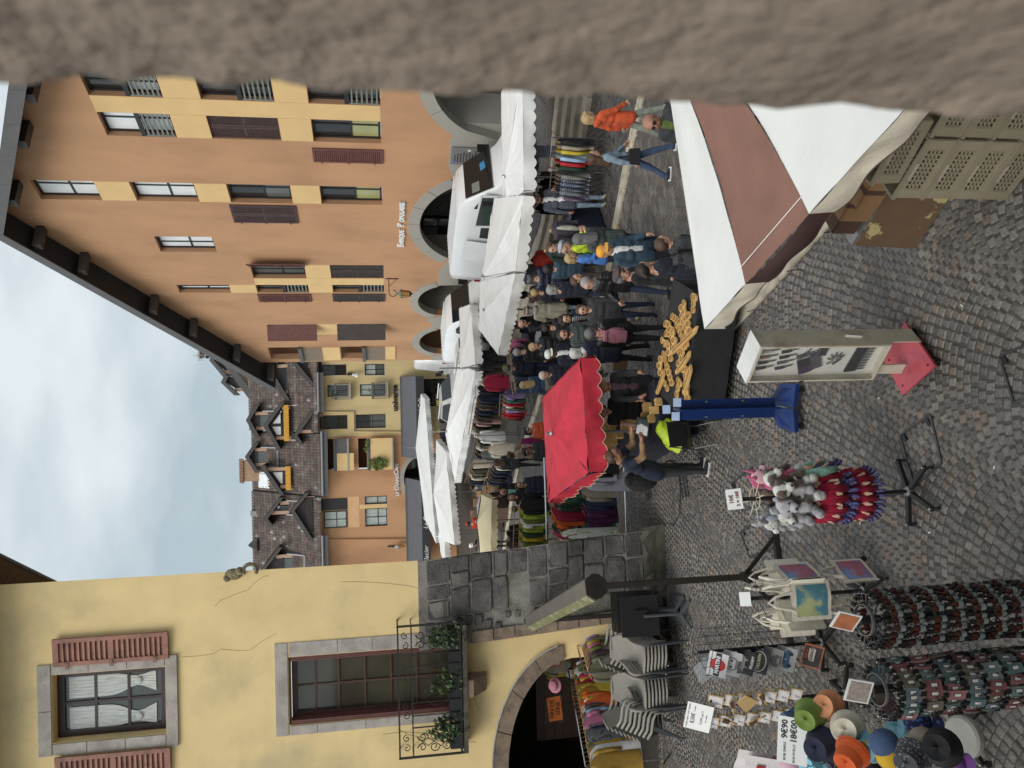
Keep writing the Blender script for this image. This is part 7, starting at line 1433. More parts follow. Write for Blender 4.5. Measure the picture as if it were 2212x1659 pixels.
for i, a in enumerate((.15,-.35,-.75,-1.2,.55,-1.7)): doll('crimson haired rag doll on the middle tier, %s from the mint doll' % ORD[i], A0+a, 1.32, .15, M_hairr, 1.15)
doll('mint haired rag doll hanging out from the middle tier', A0+1.1, 1.34, .24, M_hairm, 1.05)
for i, a in enumerate((1.35,.9,.45,.05,-.35,-.75,-1.2,-1.7)): doll('small crimson haired rag doll on the bottom tier, %s from the blue stand side' % ORD[i], A0+a, .93, .17, M_hairr, .9)
# --- folded awning on two posts
P1, P2 = Vector((-2.72,9.94,0)), Vector((-4.55,14.5,0)); M_cass = mat('awning_grey_metal', (.135,.12,.105), .45, .1, 4); M_cassg = mat('mossy_awning_cloth', (.16,.16,.07), .85, .3, 5, col2=(.30,.30,.24), c2scale=4); M_postk = mat('post_dark', (.022,.017,.015), .5, .2, 8)
aw = thing('folded_awning', 'long grey folded terrace awning carried on two dark posts before the stone pier', 'awning', P1, 0); ax = (P2-P1).normalized(); an_ = Vector((-ax.y,ax.x,0)); T = Matrix.Translation((0,0,2.66)) @ Matrix(((an_.x,0,ax.x,0),(an_.y,0,ax.y,0),(0,1,0,0),(0,0,0,1)))
L2 = (P2-P1).length
b = MB().m(M_cass); b.prism([(-.15,-.02),(-.165,.06),(-.10,.16),(.10,.16),(.165,.06),(.15,-.02),(.06,-.10),(-.06,-.10)], .02, L2+.15, T); b.build('cassette', aw); b = MB().m(M_cassg); b.prism([(.155,-.015),(.185,.05),(.12,.15),(.10,.155),(.16,.055),(.14,-.02)], .05, L2+.12, T); b.build('rolled_cloth', aw)
b = MB().m(M_postk); b.prism([(-.155,-.03),(-.17,.06),(-.10,.17),(.10,.17),(.17,.06),(.155,-.03),(.07,-.12),(-.07,-.12)], -.02, .018, T); 
for x, y in ((-.1,.1),(.1,.1),(-.08,-.05),(.08,-.05)): b.m(M_steel).lathe([(.012,-.028),(.012,-.018)], 8) if False else None
b.m(M_black).prism([(.035*math.cos(t*.6),.035*math.sin(t*.6)+.03) for t in range(10)], -.03, -.02, T); b.build('end_cap', aw)
for Pq in (Vector((0,0,0)), P2-P1):
    pst = MB().m(M_postk).bx(Pq.x-.035,Pq.x+.035,Pq.y-.035,Pq.y+.035,.05,2.56).build('post', aw); sl_ = MB().m(M_postk).bx(Pq.x-.055,Pq.x+.055,Pq.y-.055,Pq.y+.055,.05,.62).build('post_sleeve', pst)
    d = Vector((.97,.24,0)); 
    for sgn in (1,-1): MB().m(M_postk).bar(Pq+d*.055*sgn+Vector((0,0,.045)), Pq+d*(1.05 if sgn > 0 else .95)*sgn+Vector((0,0,.045)), .07, .07).build('foot_bar', pst); MB().m(M_postk).bar(Pq+d*.04*sgn+Vector((0,0,.55)), Pq+d*.5*sgn+Vector((0,0,.07)), .04, .05).build('brace', pst)
b = MB().m(M_astone); b.add([T @ Vector(q) for q in ((-.05,-.1,.2),(.03,-.11,.2),(.0,-.42,.14),(-.03,-.1,.7))], [(0,1,2),(0,2,3)]); b.build('loose_flap', aw)
# --- tilted table tops
tt0 = thing('tilted_table', 'black square cafe table tipped up, nearest of the row by the pier', 'table', (-4.28,13.5,0), R(8), 'tipped cafe tables'); b = MB().m(M_black); b.bx(-.36,.36,-.03,.0,.55,1.26); b.build('table_top', tt0); M_leg = mat('table_leg_grey', (.12,.13,.14), .4, .1, 6, metal=.4)
b = MB().m(M_black).bx(-.11,.11,-.07,-.031,.78,1.0).build('top_bracket', tt0); MB().m(M_leg).tube([(0,-.09,.14),(0,-.09,.85)], .03, 8).build('column', tt0)
for a in (35,145,215,325): MB().m(M_leg).bar((0,-.09,.15),(.30*math.cos(R(a)),-.09+.30*math.sin(R(a)),.03),.05,.04).build('foot', tt0)
for i in range(5): dup(tt0, (-4.28-.02*i,13.68+.09*(i+1),0), R(8), 'black square cafe table tipped up, %s behind the nearest by the pier' % ORD[i])
# --- stacked woven armchairs
M_wov = mat('woven_taupe', (.34,.315,.28), .6, .3, 120, .8, 140); M_wovd = mat('chair_leg_dark', (.055,.06,.068), .45, .1, 6)
def chair_parts():
    t = thing('stacking_armchair', 'x', 'chair', (0,0,0), 0, 'stacked terrace armchairs')
    b = MB().m(M_wov); b.smooth = True
    def f(u, v):      # seat runs up into the back
        x = (u-.5)*2
        if v < .5: q = v/.5; return (x*.245, -.24+.44*q, .43-.02*math.sin(q*3)+.02*x*x)
        q = (v-.5)/.5; wd = .245*(1+.10*math.sin(q*math.pi*.8))*(1-.18*max(0,q-.7)/.3); return (x*wd, .20+.13*q-.05*x*x*-1*0-.03*x*x, .43+.44*q)
    b.grid(f, 10, 16); b.build('seat_shell', t)
    for sx in (-1, 1):
        b = MB().m(M_wov); b.smooth = True; b.tube([(sx*.255,.27,.72),(sx*.285,.12,.66),(sx*.295,-.14,.645),(sx*.285,-.25,.60),(sx*.275,-.27,.44)], [.024,.028,.03,.026,.022], 8); b.build('arm', t)
        MB().m(M_wovd).tube([(sx*.255,-.25,.44),(sx*.275,-.29,0)], .019, 7).build('leg', t); MB().m(M_wovd).tube([(sx*.24,.20,.44),(sx*.26,.33,0)], .019, 7).build('leg', t)
    b = MB().m(M_wov); b.smooth = True; b.tube([(-.27,-.26,.43),(0,-.275,.42),(.27,-.26,.43)], .022, 7); b.build('front_rim', t); b = MB().m(M_wov); b.smooth = True; b.tube([(-.215,.335,.87),(0,.325,.885),(.215,.335,.87)], .02, 7); b.build('top_rim', t); return t
ch0 = chair_parts(); first_ch = [True]
def stack(x, y, rot, n, dz, dy, desc):
    for i in range(n):
        p = (x+math.sin(rot)*-dy*i*-1*-1, y-math.cos(rot)*dy*i*-1*-1*-1, dz*i); p = (x+math.sin(rot)*dy*i, y-math.cos(rot)*dy*i, dz*i); lb = f'taupe woven armchair, {"bottom" if i == 0 else "topmost" if i == n-1 else ORD[i]+" from below"} in the stack {desc}'
        if first_ch[0]: ch0.location = p; ch0.rotation_euler.z = rot; ch0['label'] = lb; first_ch[0] = False
        else: dup(ch0, p, rot, lb)
stack(-5.02,13.75,R(-6),7,.072,.012,'nearest the pier'); stack(-5.72,13.75,R(6),7,.072,.012,'left of the pier stack'); stack(-5.35,14.55,R(75),7,.085,.045,'side on behind the pier stack'); stack(-6.35,13.95,R(80),8,.085,.045,'side on at the left end')
# --- clothes under the arch
rail('chrome clothes rail under the arch behind the pier stack of chairs', (-4.98,15.45), (-5.62,14.45), 1.72, m=M_chrome)
fill((-5.0,15.5),(-5.62,14.5),1.72,seq('green:shirt dark_green:shirt white:shirt white:shirt:floral cream:shirt:floral mustard:tee grey:tee lilac:tee khaki:shirt yellow:tee pink:tee olive:tee purple:shirt:print brown:shirt khaki:shirt'),'the pier side arch rail','clothes under the arch','the pier end',face=R(10),sc_=.9)
rail('chrome clothes rail under the arch behind the left chairs', (-6.1,15.9), (-7.5,14.6), 1.70, m=M_chrome)
fill((-6.1,15.9),(-7.5,14.6),1.70,seq('white:shirt olive:shirt khaki:shirt navy:jacket crimson:shirt yellow:shirt navy:shirt mustard:tee neon_green:tee orange:tee orange:shirt white:tee pink:shirt:print brown:shirt light_blue:shirt pink:tee light_blue:tee teal:shirt grey:shirt:print navy:shirt:print neon_green:shirt khaki:shirt mustard:dress white:dress white:coat mustard:coat'),'the left arch rail','clothes under the arch','the pier end',face=R(35),sc_=.95)
rail('high clothes rail at the back of the arch', (-5.15,17.5), (-6.6,17.0), 2.15, m=M_chrome); fill((-5.1,17.5),(-6.5,17.0),2.15,seq('light_blue:shirt teal:shirt green:shirt navy:shirt purple:shirt red:shirt hot_pink:shirt white:shirt beige:shirt orange:shirt red:shirt black:shirt white:tee blue:tee navy:tee mustard:tee cream:tee yellow:tee'),'the back arch rail','clothes under the arch','the pier end',face=R(15),sc_=.9)
b = MB().m(cloth('toyyellow',(.6,.5,.03))); b.smooth = True
for z in (0,.12,.24): b.ell((0,0,z),.09,.07,.07,8,6)
o = b.build('hanging_toy'); o.location = (-5.75,15.3,2.35); tag(o, 'yellow soft ducks strung together hanging under the arch', 'soft toy'); b = MB().m(C_['pink']); b.lathe([(.15,0),(.10,.02),(.09,.10),(.02,.12)], 12); o = b.build('straw_hat'); o.location = (-6.1,15.2,2.15); o.rotation_euler = (.8,0,.3); tag(o, 'pink hat hanging under the arch', 'hat'); o = thing('percent_card','red and cream discount card hanging on the back arch rail','sign',(-5.95,16.4,1.9)); MB().m(C_['red']).obx((0,0,0),.4,.01,.34,(0,.15,0)).build('card', o); MB().m(C_['cream']).obx((-.02,-.008,-.04),.32,.006,.2,(0,.15,0)).build('label_panel', o)
put('person with grey hair and khaki jacket shopping under the arch', (-6.25,16.2), 160, h=1.65, top='olive', bot='black', hair=('short','grey'), female=1)
# --- tin sign carousel
sr = thing('sign_carousel', 'wire carousel of painted tin signs with clear plastic pockets', 'display stand', (-3.29,8.82,0), R(-22)); star_base(sr, .38, 5, .9); MB().m(M_black).tube([(0,0,.1),(0,0,1.74)], .02, 8).build('pole', sr)
b = MB().m(M_black); hw = .19
for z in [.42+i*.095 for i in range(14)]: b.tube([(-hw,-hw,z),(hw,-hw,z),(hw,hw,z),(-hw,hw,z),(-hw,-hw,z)], .0035, 4)
for x in (-hw,-.06,.06,hw):
    for y in (-hw,hw): b.tube([(x,y,.42),(x,y,1.70)], .004, 4); b.tube([(y,x,.42),(y,x,1.70)], .004, 4)
b.build('wire_cage', sr)
def tin(label, i, bgc, words, extra=None, z=None):
    z0 = 1.585-.174*i if z is None else z; o = thing('tin_sign', label, 'tin sign', sr.matrix_basis @ Vector((0,-hw-.035,z0)), sr.rotation_euler.z, 'tin signs'); o.rotation_euler.x = R(-32); b = MB().m(mat('tin_'+words[0][0].lower()+str(i), bgc, .35, .08, 8)); o.scale = (1.12,)*3; b.bx(-.155,.155,-.003,.003,-.10,.10).build('plate', o)
    b = MB()
    if extra: extra(b)
    for w_, sz, x, zz, c in words: b.m(mat('ink_%d_%d_%d' % tuple(int(q*100) for q in c), c, .5)); b.text(w_, sz, XZ(x,-.005,zz), .0008, offset=.0015)
    b.build('print', o); return o
disc = lambda c, r, x=0, z=0, sx=1: (lambda b: (b.m(mat('ink_%d_%d_%d' % tuple(int(q*100) for q in c), c, .5)), b.prism([(x+sx*r*math.cos(t*math.pi/10), z+r*math.sin(t*math.pi/10)) for t in range(20)], .0035, .0045, XZ(0,0,0))))
Wc, Kc, Rc = (.75,.75,.74), (.012,.012,.012), (.45,.02,.025)
def ex_m(b): disc(Rc,.082)(b); b.m(mat('ink_1_1_1',Kc,.5)).bx(-.15,.15,-.0055,-.0046,-.028,.028)
def T_(lbl, i, bg, words, ex=None): tin(lbl, i, bg, words, ex)
def ex2(b):
    ex_m(b)
o = tin('white tin sign with MARTINI on a red disc, topmost of the wire carousel', 0, (.62,.62,.62), [('MARTINI',.058,0,0,(.8,.8,.8))], None)
b = MB(); disc(Rc,.082)(b); b.m(MATS['black_paint']).bx(-.15,.15,-.0048,-.0046,-.03,.03).build('disc_and_bar', o); [setattr(q, 'location', (0,-.0015,0)) for q in o.children if q.name.startswith('print')]
def ex3(b):
    disc((.20,.20,.20),.085)(b); b.m(mat('ink_5_5_5',(.55,.55,.55),.5)).prism([(-.06,-.04),(.06,-.04),(.07,.01),(.045,.055),(-.045,.055),(-.07,.01)], .005, .006, XZ(0,0,0)); b.m(MATS['black_paint']); [b.prism([(x+.014*math.cos(t*.63),.0+.014*math.sin(t*.63)) for t in range(10)], .0062, .007, XZ(0,0,0)) for x in (-.04,.04)]; b.m(MATS['red_lamp']).bx(-.03,.03,-.0075,-.0062,.03,.037)
tin('grey tin sign with the front of a racing car lettered MARTINI', 1, (.52,.52,.52), [('MARTINI',.04,-.02,-.085,(.03,.03,.03))], ex3)
def ex4(b): b.m(mat('ink_6_6_6',(.6,.6,.6),.5)).prism([(-.13,.01),(-.09,.035),(-.05,.03),(.01,.045),(.05,.03),(.075,.06),(.09,.045),(.075,.01),(.05,-.0),(.04,-.03),(.02,.0),(-.04,.0),(-.07,-.035),(-.06,.0),(-.1,.01)], .004, .005, XZ(0,0,0))
tin('black tin sign with a galloping white horse and Mustang script', 2, (.02,.025,.022), [('Mustang',.05,.02,-.065,(.7,.7,.68))], ex4)
def ex5(b): disc((.65,.65,.6),.078,0,0,1.75)(b); b.m(mat('ink_2_2_2',(.025,.025,.025),.5)).prism([(.128*math.cos(t*math.pi/10),.07*math.sin(t*math.pi/10)) for t in range(20)], .0047, .0052, XZ(0,0,0))
tin('black tin sign with TRIUMPH across a white oval', 3, (.022,.02,.03), [('TRIUMPH',.05,0,0,(.72,.70,.5)),('MOTORCYCLES',.018,0,.045,(.65,.65,.6))], ex5)
def ex6(b): b.m(mat('ink_8_8_8',(.09,.085,.08),.5)).prism([(-.08,-.05),(-.05,-.07),(-.02,-.045),(.03,-.045),(.06,-.07),(.09,-.045),(.06,.0),(.02,.03),(-.03,.02),(-.07,.0)], .004, .005, XZ(0,0,0))
tin('grey tin sign with a dark motorcycle below the TRIUMPH sign', 4, (.28,.28,.265), [('ROUTE',.035,-.05,.06,(.08,.08,.08)),('GARAGE',.03,.02,-.08,(.1,.1,.1))], ex6)
def ex7(b): b.m(mat('ink_blue_car',(.04,.12,.26),.5)).prism([(-.12,-.04),(.12,-.04),(.125,.0),(.08,.015),(.045,.055),(-.05,.055),(-.075,.015),(-.12,.005)], .004, .005, XZ(0,0,0)); b.m(MATS['black_paint']); [b.prism([(x+.025*math.cos(t*.63),-.042+.025*math.sin(t*.63)) for t in range(10)], .0052, .006, XZ(0,0,0)) for x in (-.075,.08)]; disc((.7,.7,.7),.02,0,.0)(b)
tin('pale tin sign ORIGINAL with a blue racing car', 5, (.42,.44,.43), [('ORIGINAL',.042,0,.078,(.05,.07,.10)),('8',.03,0,0,(.05,.05,.05))], ex7)
def ex8(b): b.m(mat('ink_black_panel',(.03,.02,.015),.5)).bx(-.13,.13,-.0048,-.004,-.085,.085); b.m(mat('ink_cream',(.62,.56,.45),.5)).prism([(-.06,.03),(0,.045),(.10,.045),(.12,.01),(.1,-.02),(-.06,-.02)], .005, .0056, XZ(0,0,0)); disc((.35,.33,.3),.04,-.09,-.045,1.2)(b)
tin('orange and black tin sign lettered GARAGE at the bottom of the wire carousel', 7, (.36,.11,.03), [('GARAGE',.045,.03,.012,(.03,.02,.02)),('CLASSIC CAR',.02,.02,.065,(.5,.1,.05))], ex8)
for i in range(7):
    for sx in (-1, 1): z = .55+.165*i; MB().m(M_plas).add([(sx*hw,-.15,z),(sx*hw,.15,z),(sx*(hw+.17),.14,z+.16),(sx*(hw+.17),-.14,z+.16),(sx*(hw+.015),-.15,z),(sx*(hw+.015),.15,z),(sx*(hw+.185),.14,z+.155),(sx*(hw+.185),-.14,z+.155)], [(0,1,2,3),(4,7,6,5)]).build('plastic_pocket', sr)
# --- tote bags
tr = thing('tote_carousel', 'black wire stand hung with canvas tote bags', 'display stand', (-2.42,7.95,0), .2); MB().m(M_black).tube([(0,0,.1),(0,0,1.50)], .022, 8).build('pole', tr); star_base(tr, .36, 5, .1, M_black); hooks(tr, 1.40, .26, 8, M_black); hooks(tr, .72, .26, 8, M_black)
b = MB().m(M_white).obx((0,-.02,1.55), .15, .005, .12, (R(-35),0,0)); b.build('price_board', tr)
M_cvs = mat('canvas_natural', (.74,.69,.58), .9, .1, 5, .4, 30); M_art = mat('print_seascape', (.10,.28,.36), .8, .3, 4, col2=(.42,.45,.22), c2scale=4, c2lo=.46, c2hi=.54); M_art2 = mat('print_sunset', (.45,.16,.22), .8, .3, 4, col2=(.20,.32,.55), c2scale=5, c2lo=.45, c2hi=.55)
def tote(label, ang, z, r, art, s=1.0, flat=False):
    c = tr.matrix_basis @ Vector((r*math.cos(ang), r*math.sin(ang), z)); o = thing('tote_bag', label, 'tote bag', c, ang+math.pi/2+tr.rotation_euler.z + (0 if flat else math.pi/2), 'canvas tote bags'); o.scale = (s,)*3; b = MB().m(M_cvs); b.smooth = True; ph = rnd.uniform(0,6)
    b.grid(lambda u, v: ((u-.5)*.38, -.012-.02*math.sin(u*math.pi)*v+.006*math.sin(u*9+ph), -.24-.40*v), 10, 8); b.grid(lambda u, v: ((.5-u)*.38, .012+.02*math.sin(u*math.pi)*v+.006*math.sin(u*7+ph), -.24-.40*v), 10, 8); b.build('bag_body', o)
    for y in (-.012,.012): MB().m(M_cvs).tube([(-.09,y,-.26),(-.05,y*.6,-.08),(0,0,.0),(.05,y*.6,-.08),(.09,y,-.26)], .012, 5).build('strap', o)
    if art: b = MB().m(art); b.smooth = True; b.grid(lambda u, v: ((u-.5)*.30, -.017-.02*math.sin((.1+.8*u)*math.pi)*(.1+.75*v)+.006*math.sin((.1+.8*u)*9+ph), -.28-.32*v), 10, 8); b.build('printed_picture', o)
    return o
tote('canvas tote with a blue and green lakeside print facing the viewer', A0-.1, 1.42, .30, M_art, 1.1, True); tote('canvas tote with a sunset print turned to the right', A0+1.0, 1.42, .28, M_art2, 1.05, True)
for i, a in enumerate((-.9,-1.5,-2.1,.5,2.0,2.7)): tote('plain folded canvas tote on the upper hooks, %s around the stand' % ORD[i], A0+a, 1.42, .24, None)
tote('white canvas tote with a drawing on the lower hooks facing right', A0+.9, .74, .30, M_art2, .95, True); tote('plain canvas tote on the lower hooks turned away', A0-.6, .74, .28, None)
# --- key ring spinners
M_glassb = mat('amber_bottle', (.045,.012,.008), .15, .2, 10, spec=.8); M_labp = mat('pale_blue_label', (.20,.24,.24), .6, .15, 20); M_fancy = [mat('notebook_%d' % i, c, .6, .15, 12) for i, c in enumerate([(.30,.14,.145),(.10,.17,.175),(.16,.19,.215),(.17,.145,.11),(.22,.09,.095),(.17,.24,.23)])]
def spinner(label, loc, kind, rot):
    o = thing('keyring_spinner', label, 'display stand', loc, rot, 'key ring spinners'); MB().m(M_black).tube([(0,0,.02),(0,0,1.98)], .03, 8).build('pole', o); MB().m(M_black).lathe([(.26,0),(.26,.02),(.05,.05)], 20).build('base_plate', o); rr = .145
    for k in range(9): z = 1.93-k*.168; b = MB().m(M_steel); b.lathe([(rr-.035,z),(rr-.03,z),(rr-.03,z+.022),(rr-.035,z+.022),(rr-.035,z)], 28, cap=False); b.build('ring', o)
    b = MB().m(M_black)
    for k in range(9):
        z = 1.93-k*.168
        for j in range(22): a = 2*math.pi*j/22+.1*k; c_, s_ = math.cos(a), math.sin(a); b.tube([(c_*(rr-.03),s_*(rr-.03),z),(c_*(rr+.05),s_*(rr+.05),z+.005),(c_*(rr+.068),s_*(rr+.068),z+.022),(c_*(rr+.05),s_*(rr+.05),z+.04)], .0038, 4)
    b.build('hooks', o, kind='stuff')
    cd = MB().m(M_cabt); cd.obx((0,-.0,2.09), .20, .008, .17, (R(-20),0,R(-52))); cd.build('name_board', o)
    if kind == 'bottle': b = MB().m(mat('board_orange',(.38,.13,.05),.5,.3,9)); b.obx((-.005,-.005,2.092), .17, .003, .14, (R(-20),0,R(-52))); b.build('board_print', o)
    else: b = MB().m(mat('board_grey',(.30,.25,.22),.5,.3,30)); b.obx((-.005,-.005,2.092), .17, .003, .14, (R(-20),0,R(-52))); b.build('board_print', o)
    return o, rr
def kr_meshes(kind):
    ms = []
    if kind == 'bottle':
        b = MB().m(M_glassb); b.smooth = True; b.lathe([(.006,-.035),(.007,-.05),(.009,-.06),(.017,-.075),(.0175,-.125),(.014,-.13)], 10); b.smooth = False; b.m(M_labp).lathe([(.0182,-.092),(.0184,-.093),(.0184,-.118),(.0182,-.119)], 10); ms.append(b.mesh('bottle'))
    else:
        for q in M_fancy: b = MB().m(q); b.bx(-.026,.026,-.004,.004,-.14,-.045); b.m(M_black).bx(-.008,.012,-.0055,-.0041,-.115,-.075); b.m(M_cabt).bx(-.006,.010,-.0062,-.0056,-.112,-.079); ms.append(b.mesh('notebook'))
    h = MB().m(M_chrome); h.tube([(0,0,.005),(.010,0,-.006),(0,0,-.018),(-.010,0,-.006),(0,0,.005)], .002, 4); h.tube([(0,0,-.018),(.004,.0,-.03),(0,0,-.05)], .0025, 4); h.m(M_black).obx((.004,-.006,-.032), .022, .014, .026); h.obx((-.008,-.004,-.012), .016, .012, .014); return ms, h.mesh('ring')
TIER = ['top']+ORD[1:8]
for lb, loc, kind, rot in (('spinner of little bottle key rings with an orange board, nearer the tote bags',(-1.80,5.20,0),'bottle',.2),('spinner of little notebook key rings with a grey board, nearer the hats',(-2.26,5.06,0),'notebook',.5)):
    sp, rr = spinner(lb, loc, kind, rot); ms, hm = kr_meshes(kind)
    for k in range(8):
        for j in range(24):
            a = 2*math.pi*j/24+.17*(k % 2)+rnd.uniform(-.04,.04); r_ = rr+.045+rnd.uniform(-.006,.008); p = sp.matrix_basis @ Vector((r_*math.cos(a), r_*math.sin(a), 1.93-k*.168+rnd.uniform(-.004,.004))); m = ms[0] if kind == 'bottle' else ms[(k*2+(j//2)) % 6]
            if k and (p-sp.location).xy.normalized().dot(Vector((-sp.location.x,-sp.location.y)).normalized()) < -.45: continue
            o = link('key_ring', m); o.location = p; o.scale = (1.3,1.3,1.38); o.rotation_euler = (rnd.uniform(-.1,.1), rnd.uniform(-.08,.08), a+math.pi/2+rot+rnd.uniform(-.25,.25)); tag(o, f'{"amber bottle" if kind == "bottle" else "small notebook"} key ring in the {TIER[k]} tier of the {"bottle" if kind == "bottle" else "notebook"} spinner', 'key ring', f'{kind} key rings, {TIER[k]} tier'); link('split_ring', hm, o)
# --- pen, comb and brush stand
br = thing('brush_rack', 'black stand of wooden pet brushes on white cards below a price notice', 'display stand', (-3.74,8.35,0), R(-25)); MB().m(M_black).tube([(0,0,.05),(0,0,1.95)], .024, 8).build('pole', br); star_base(br, .34, 4, .4)
b = MB().m(M_black)
for z in [.85+.15*i for i in range(8)]: b.tube([(-.24,-.05,z),(.24,-.05,z)], .005, 4)
b.build('cross_bars', br); M_pine = mat('pine', (.52,.35,.15), .6, .15, 6, stretch=(2,2,14)); M_card = mat('printed_card', (.62,.60,.60), .6, .1, 20, col2=(.25,.22,.28), c2scale=14, c2lo=.56, c2hi=.6)
for col_ in range(2):
    for i in range(7):
        x = -.16 if col_ else .16; z = 1.80-.16*i; o = thing('brush_card', 'wooden board with a printed animal card, %s from above in the %s column' % (ORD[i], 'left' if col_ else 'right'), 'brush card', br.matrix_basis @ Vector((x,-.085,z)), br.rotation_euler.z, 'brush cards'); o.rotation_euler.x = R(-22); MB().m(M_pine).bx(-.085,.085,0,.016,-.085,.085).build('board', o); MB().m(M_card).bx(-.075,.075,-.004,-.0005,-.075,.075).build('card', o); MB().m(M_black).obx((.0,-.008,.05), .035, .012, .02).build('clip', o)
for i, (x, z, a) in enumerate(((.13,1.62,70),(-.10,1.62,25),(-.12,1.28,-30),(.2,1.26,55))):
    o = thing('pet_brush', 'pale wooden pet brush hung in front of the cards, %s of four' % ORD[i], 'brush', br.matrix_basis @ Vector((x,-.15,z)), br.rotation_euler.z, 'pet brushes'); o.rotation_euler.y = R(a); b = MB().m(M_pine); b.smooth = True; b.ell((0,0,.05), .035,.014,.07, 10, 8); b.tube([(0,0,-.01),(0,0,-.12)], [.012,.010], 7); b.build('handle', o); MB().m(C_['brown']).obx((0,-.018,.05), .045, .012, .09).build('bristles', o)
b = MB().m(M_pine); b.prism([(-.10,-.10),(.10,-.10),(.07,.10),(-.07,.10)], -.01, .01, XZ(0,0,0)); o = b.build('wooden_scoop'); o.matrix_basis = br.matrix_basis @ Matrix.Translation((.18,-.16,1.46)) @ Matrix.Rotation(.7,4,'Y'); tag(o, 'pale wooden scoop leaning out of the pet brush stand', 'scoop')
pn = thing('price_notice', 'white notice VOTRE CHIEN / CHAT PREFERE 8,50€ above the pet brush stand', 'price notice', br.matrix_basis @ Vector((-.06,-.08,1.98)), br.rotation_euler.z); pn.rotation_euler.x = R(-25); MB().m(M_white).bx(-.20,.20,-.002,.002,-.16,.13).build('sheet', pn); b = MB().m(mat('notice_ink', (.06,.05,.06), .6)); b.text('VOTRE CHIEN / CHAT PREFERE', .026, XZ(0,-.003,.10), .0008); b.text('8,50€', .065, XZ(-.03,-.003,.045), .0008, offset=.001); b.text('La pièce', .025, XZ(.12,-.003,.04), .0008); b.text('15,00€ par 2', .04, XZ(0,-.003,-.05), .0008); b.text('Tous modèles', .022, XZ(0,-.003,-.10), .0008); b.build('lettering', pn)
# --- hat stand
HB = gp(2095,1575,0); hs = thing('hat_stand', 'black pole stand with wire arms carrying many sun hats', 'display stand', (HB.x,HB.y,0), 0); MB().m(M_black).tube([(0,0,.05),(0,0,1.75)], .022, 8).build('pole', hs); star_base(hs, .34, 4, .9)
for z in (.7,1.05,1.4,1.68): hooks(hs, z, .30, 8, M_black)
HM = {k: cloth('hat_'+k, v, scale=5) for k, v in dict(green=(.16,.24,.045), orange=(.62,.10,.02), peach=(.62,.27,.13), navy=(.012,.016,.04), cream=(.62,.57,.45), denim=(.05,.085,.17), sky=(.20,.50,.62), pink=(.60,.38,.46), yellow=(.60,.36,.02), black=(.014,.014,.016), sand=(.33,.26,.20), tiedye=(.30,.35,.40), print=(.05,.05,.06), purple=(.17,.06,.26)).items()}
HM['tiedye'] = pattern('tiedye','spots',(.15,.32,.40),(.50,.42,.10),(.45,.18,.36),9); HM['print'] = pattern('hatprint','spots',(.06,.06,.07),(.30,.30,.28),None,38); HM['blueflower'] = pattern('blueflower','spots',(.01,.015,.06),(.05,.12,.35),None,26)
def hat(label, px, z, tone, kind='bucket', tilt=(0,0), s=1.0):
    p = gp(px[0], px[1], z); o = thing('sun_hat', label, 'hat', p, 0, 'hats on the hat stand'); o.scale = (s*.97,)*3; o.rotation_euler = (-tilt[0]*.9+.25, tilt[1]*1.2, rnd.uniform(-.4,.4)); b = MB().m(HM[tone]); b.smooth = True
    if kind == 'bucket': b.lathe([(.148,-.075),(.134,-.042),(.112,.0)], 22, cap=False); b.lathe([(.112,.0),(.105,.05),(.096,.09)], 22, cap=False)
    else: b.lathe([(.098,-.02),(.104,.01),(.098,.06),(.065,.10),(.01,.115)], 18); 
    b.build('crown' if kind != 'bucket' else 'hat_body', o)
    if kind == 'bucket': b = MB().m(HM[tone]); b.smooth = True; b.grid(lambda u, v: (.096*v*math.cos(u*6.2832), .096*v*math.sin(u*6.2832), .09-.035*(1-v*v)*(.55+.45*math.cos(u*6.28*2))), 18, 4); b.build('dented_top', o); MB().m(HM[tone]).tube([(.137*math.cos(t*.35),.137*math.sin(t*.35),-.045) for t in range(19)], .003, 4).build('stitch_band', o)
    else: b = MB().m(HM[tone]); b.smooth = True; b.grid(lambda u, v: (math.sin((u-.5)*2.2)*.10, -.06-.04*math.cos((u-.5)*2.2)-.09*v*math.cos((u-.5)*1.8), -.01-.02*v), 8, 3); b.build('peak', o)
    return o
hat('grass green bucket hat at the top of the hat stand', (1745,1548), 1.72, 'green', tilt=(-.5,.2)); hat('peach bucket hat with ragged edge behind the green one', (1785,1525), 1.55, 'peach', tilt=(-.3,.4)); hat('faded blue bucket hat left of the green hat', (1712,1560), 1.6, 'denim', tilt=(.2,.0)); hat('cream bucket hat with round badge below the grey board', (1828,1575), 1.55, 'cream', tilt=(-.6,.3), s=1.05); hat('large navy bucket hat with a white stud', (1770,1612), 1.70, 'navy', tilt=(-.4,-.1), s=1.1)
hat('bright orange bucket hat with paper tag', (1835,1635), 1.62, 'orange', tilt=(-.4,-.2), s=1.05); hat('sky blue bucket hat under the navy hat', (1755,1652), 1.5, 'sky', tilt=(-.2,-.2)); hat('pale pink cap under the price board', (1710,1648), 1.45, 'pink', 'cap'); hat('tie dyed bucket hat beside the orange hat', (1875,1618), 1.45, 'tiedye', tilt=(-.4,.1), s=.95); hat('faded navy cap with curved peak', (1912,1605), 1.45, 'denim', 'cap', (-.4,.3), 1.15); hat('bright yellow cap with black stripes', (1925,1632), 1.42, 'yellow', 'cap', (-.4,.1), 1.1)
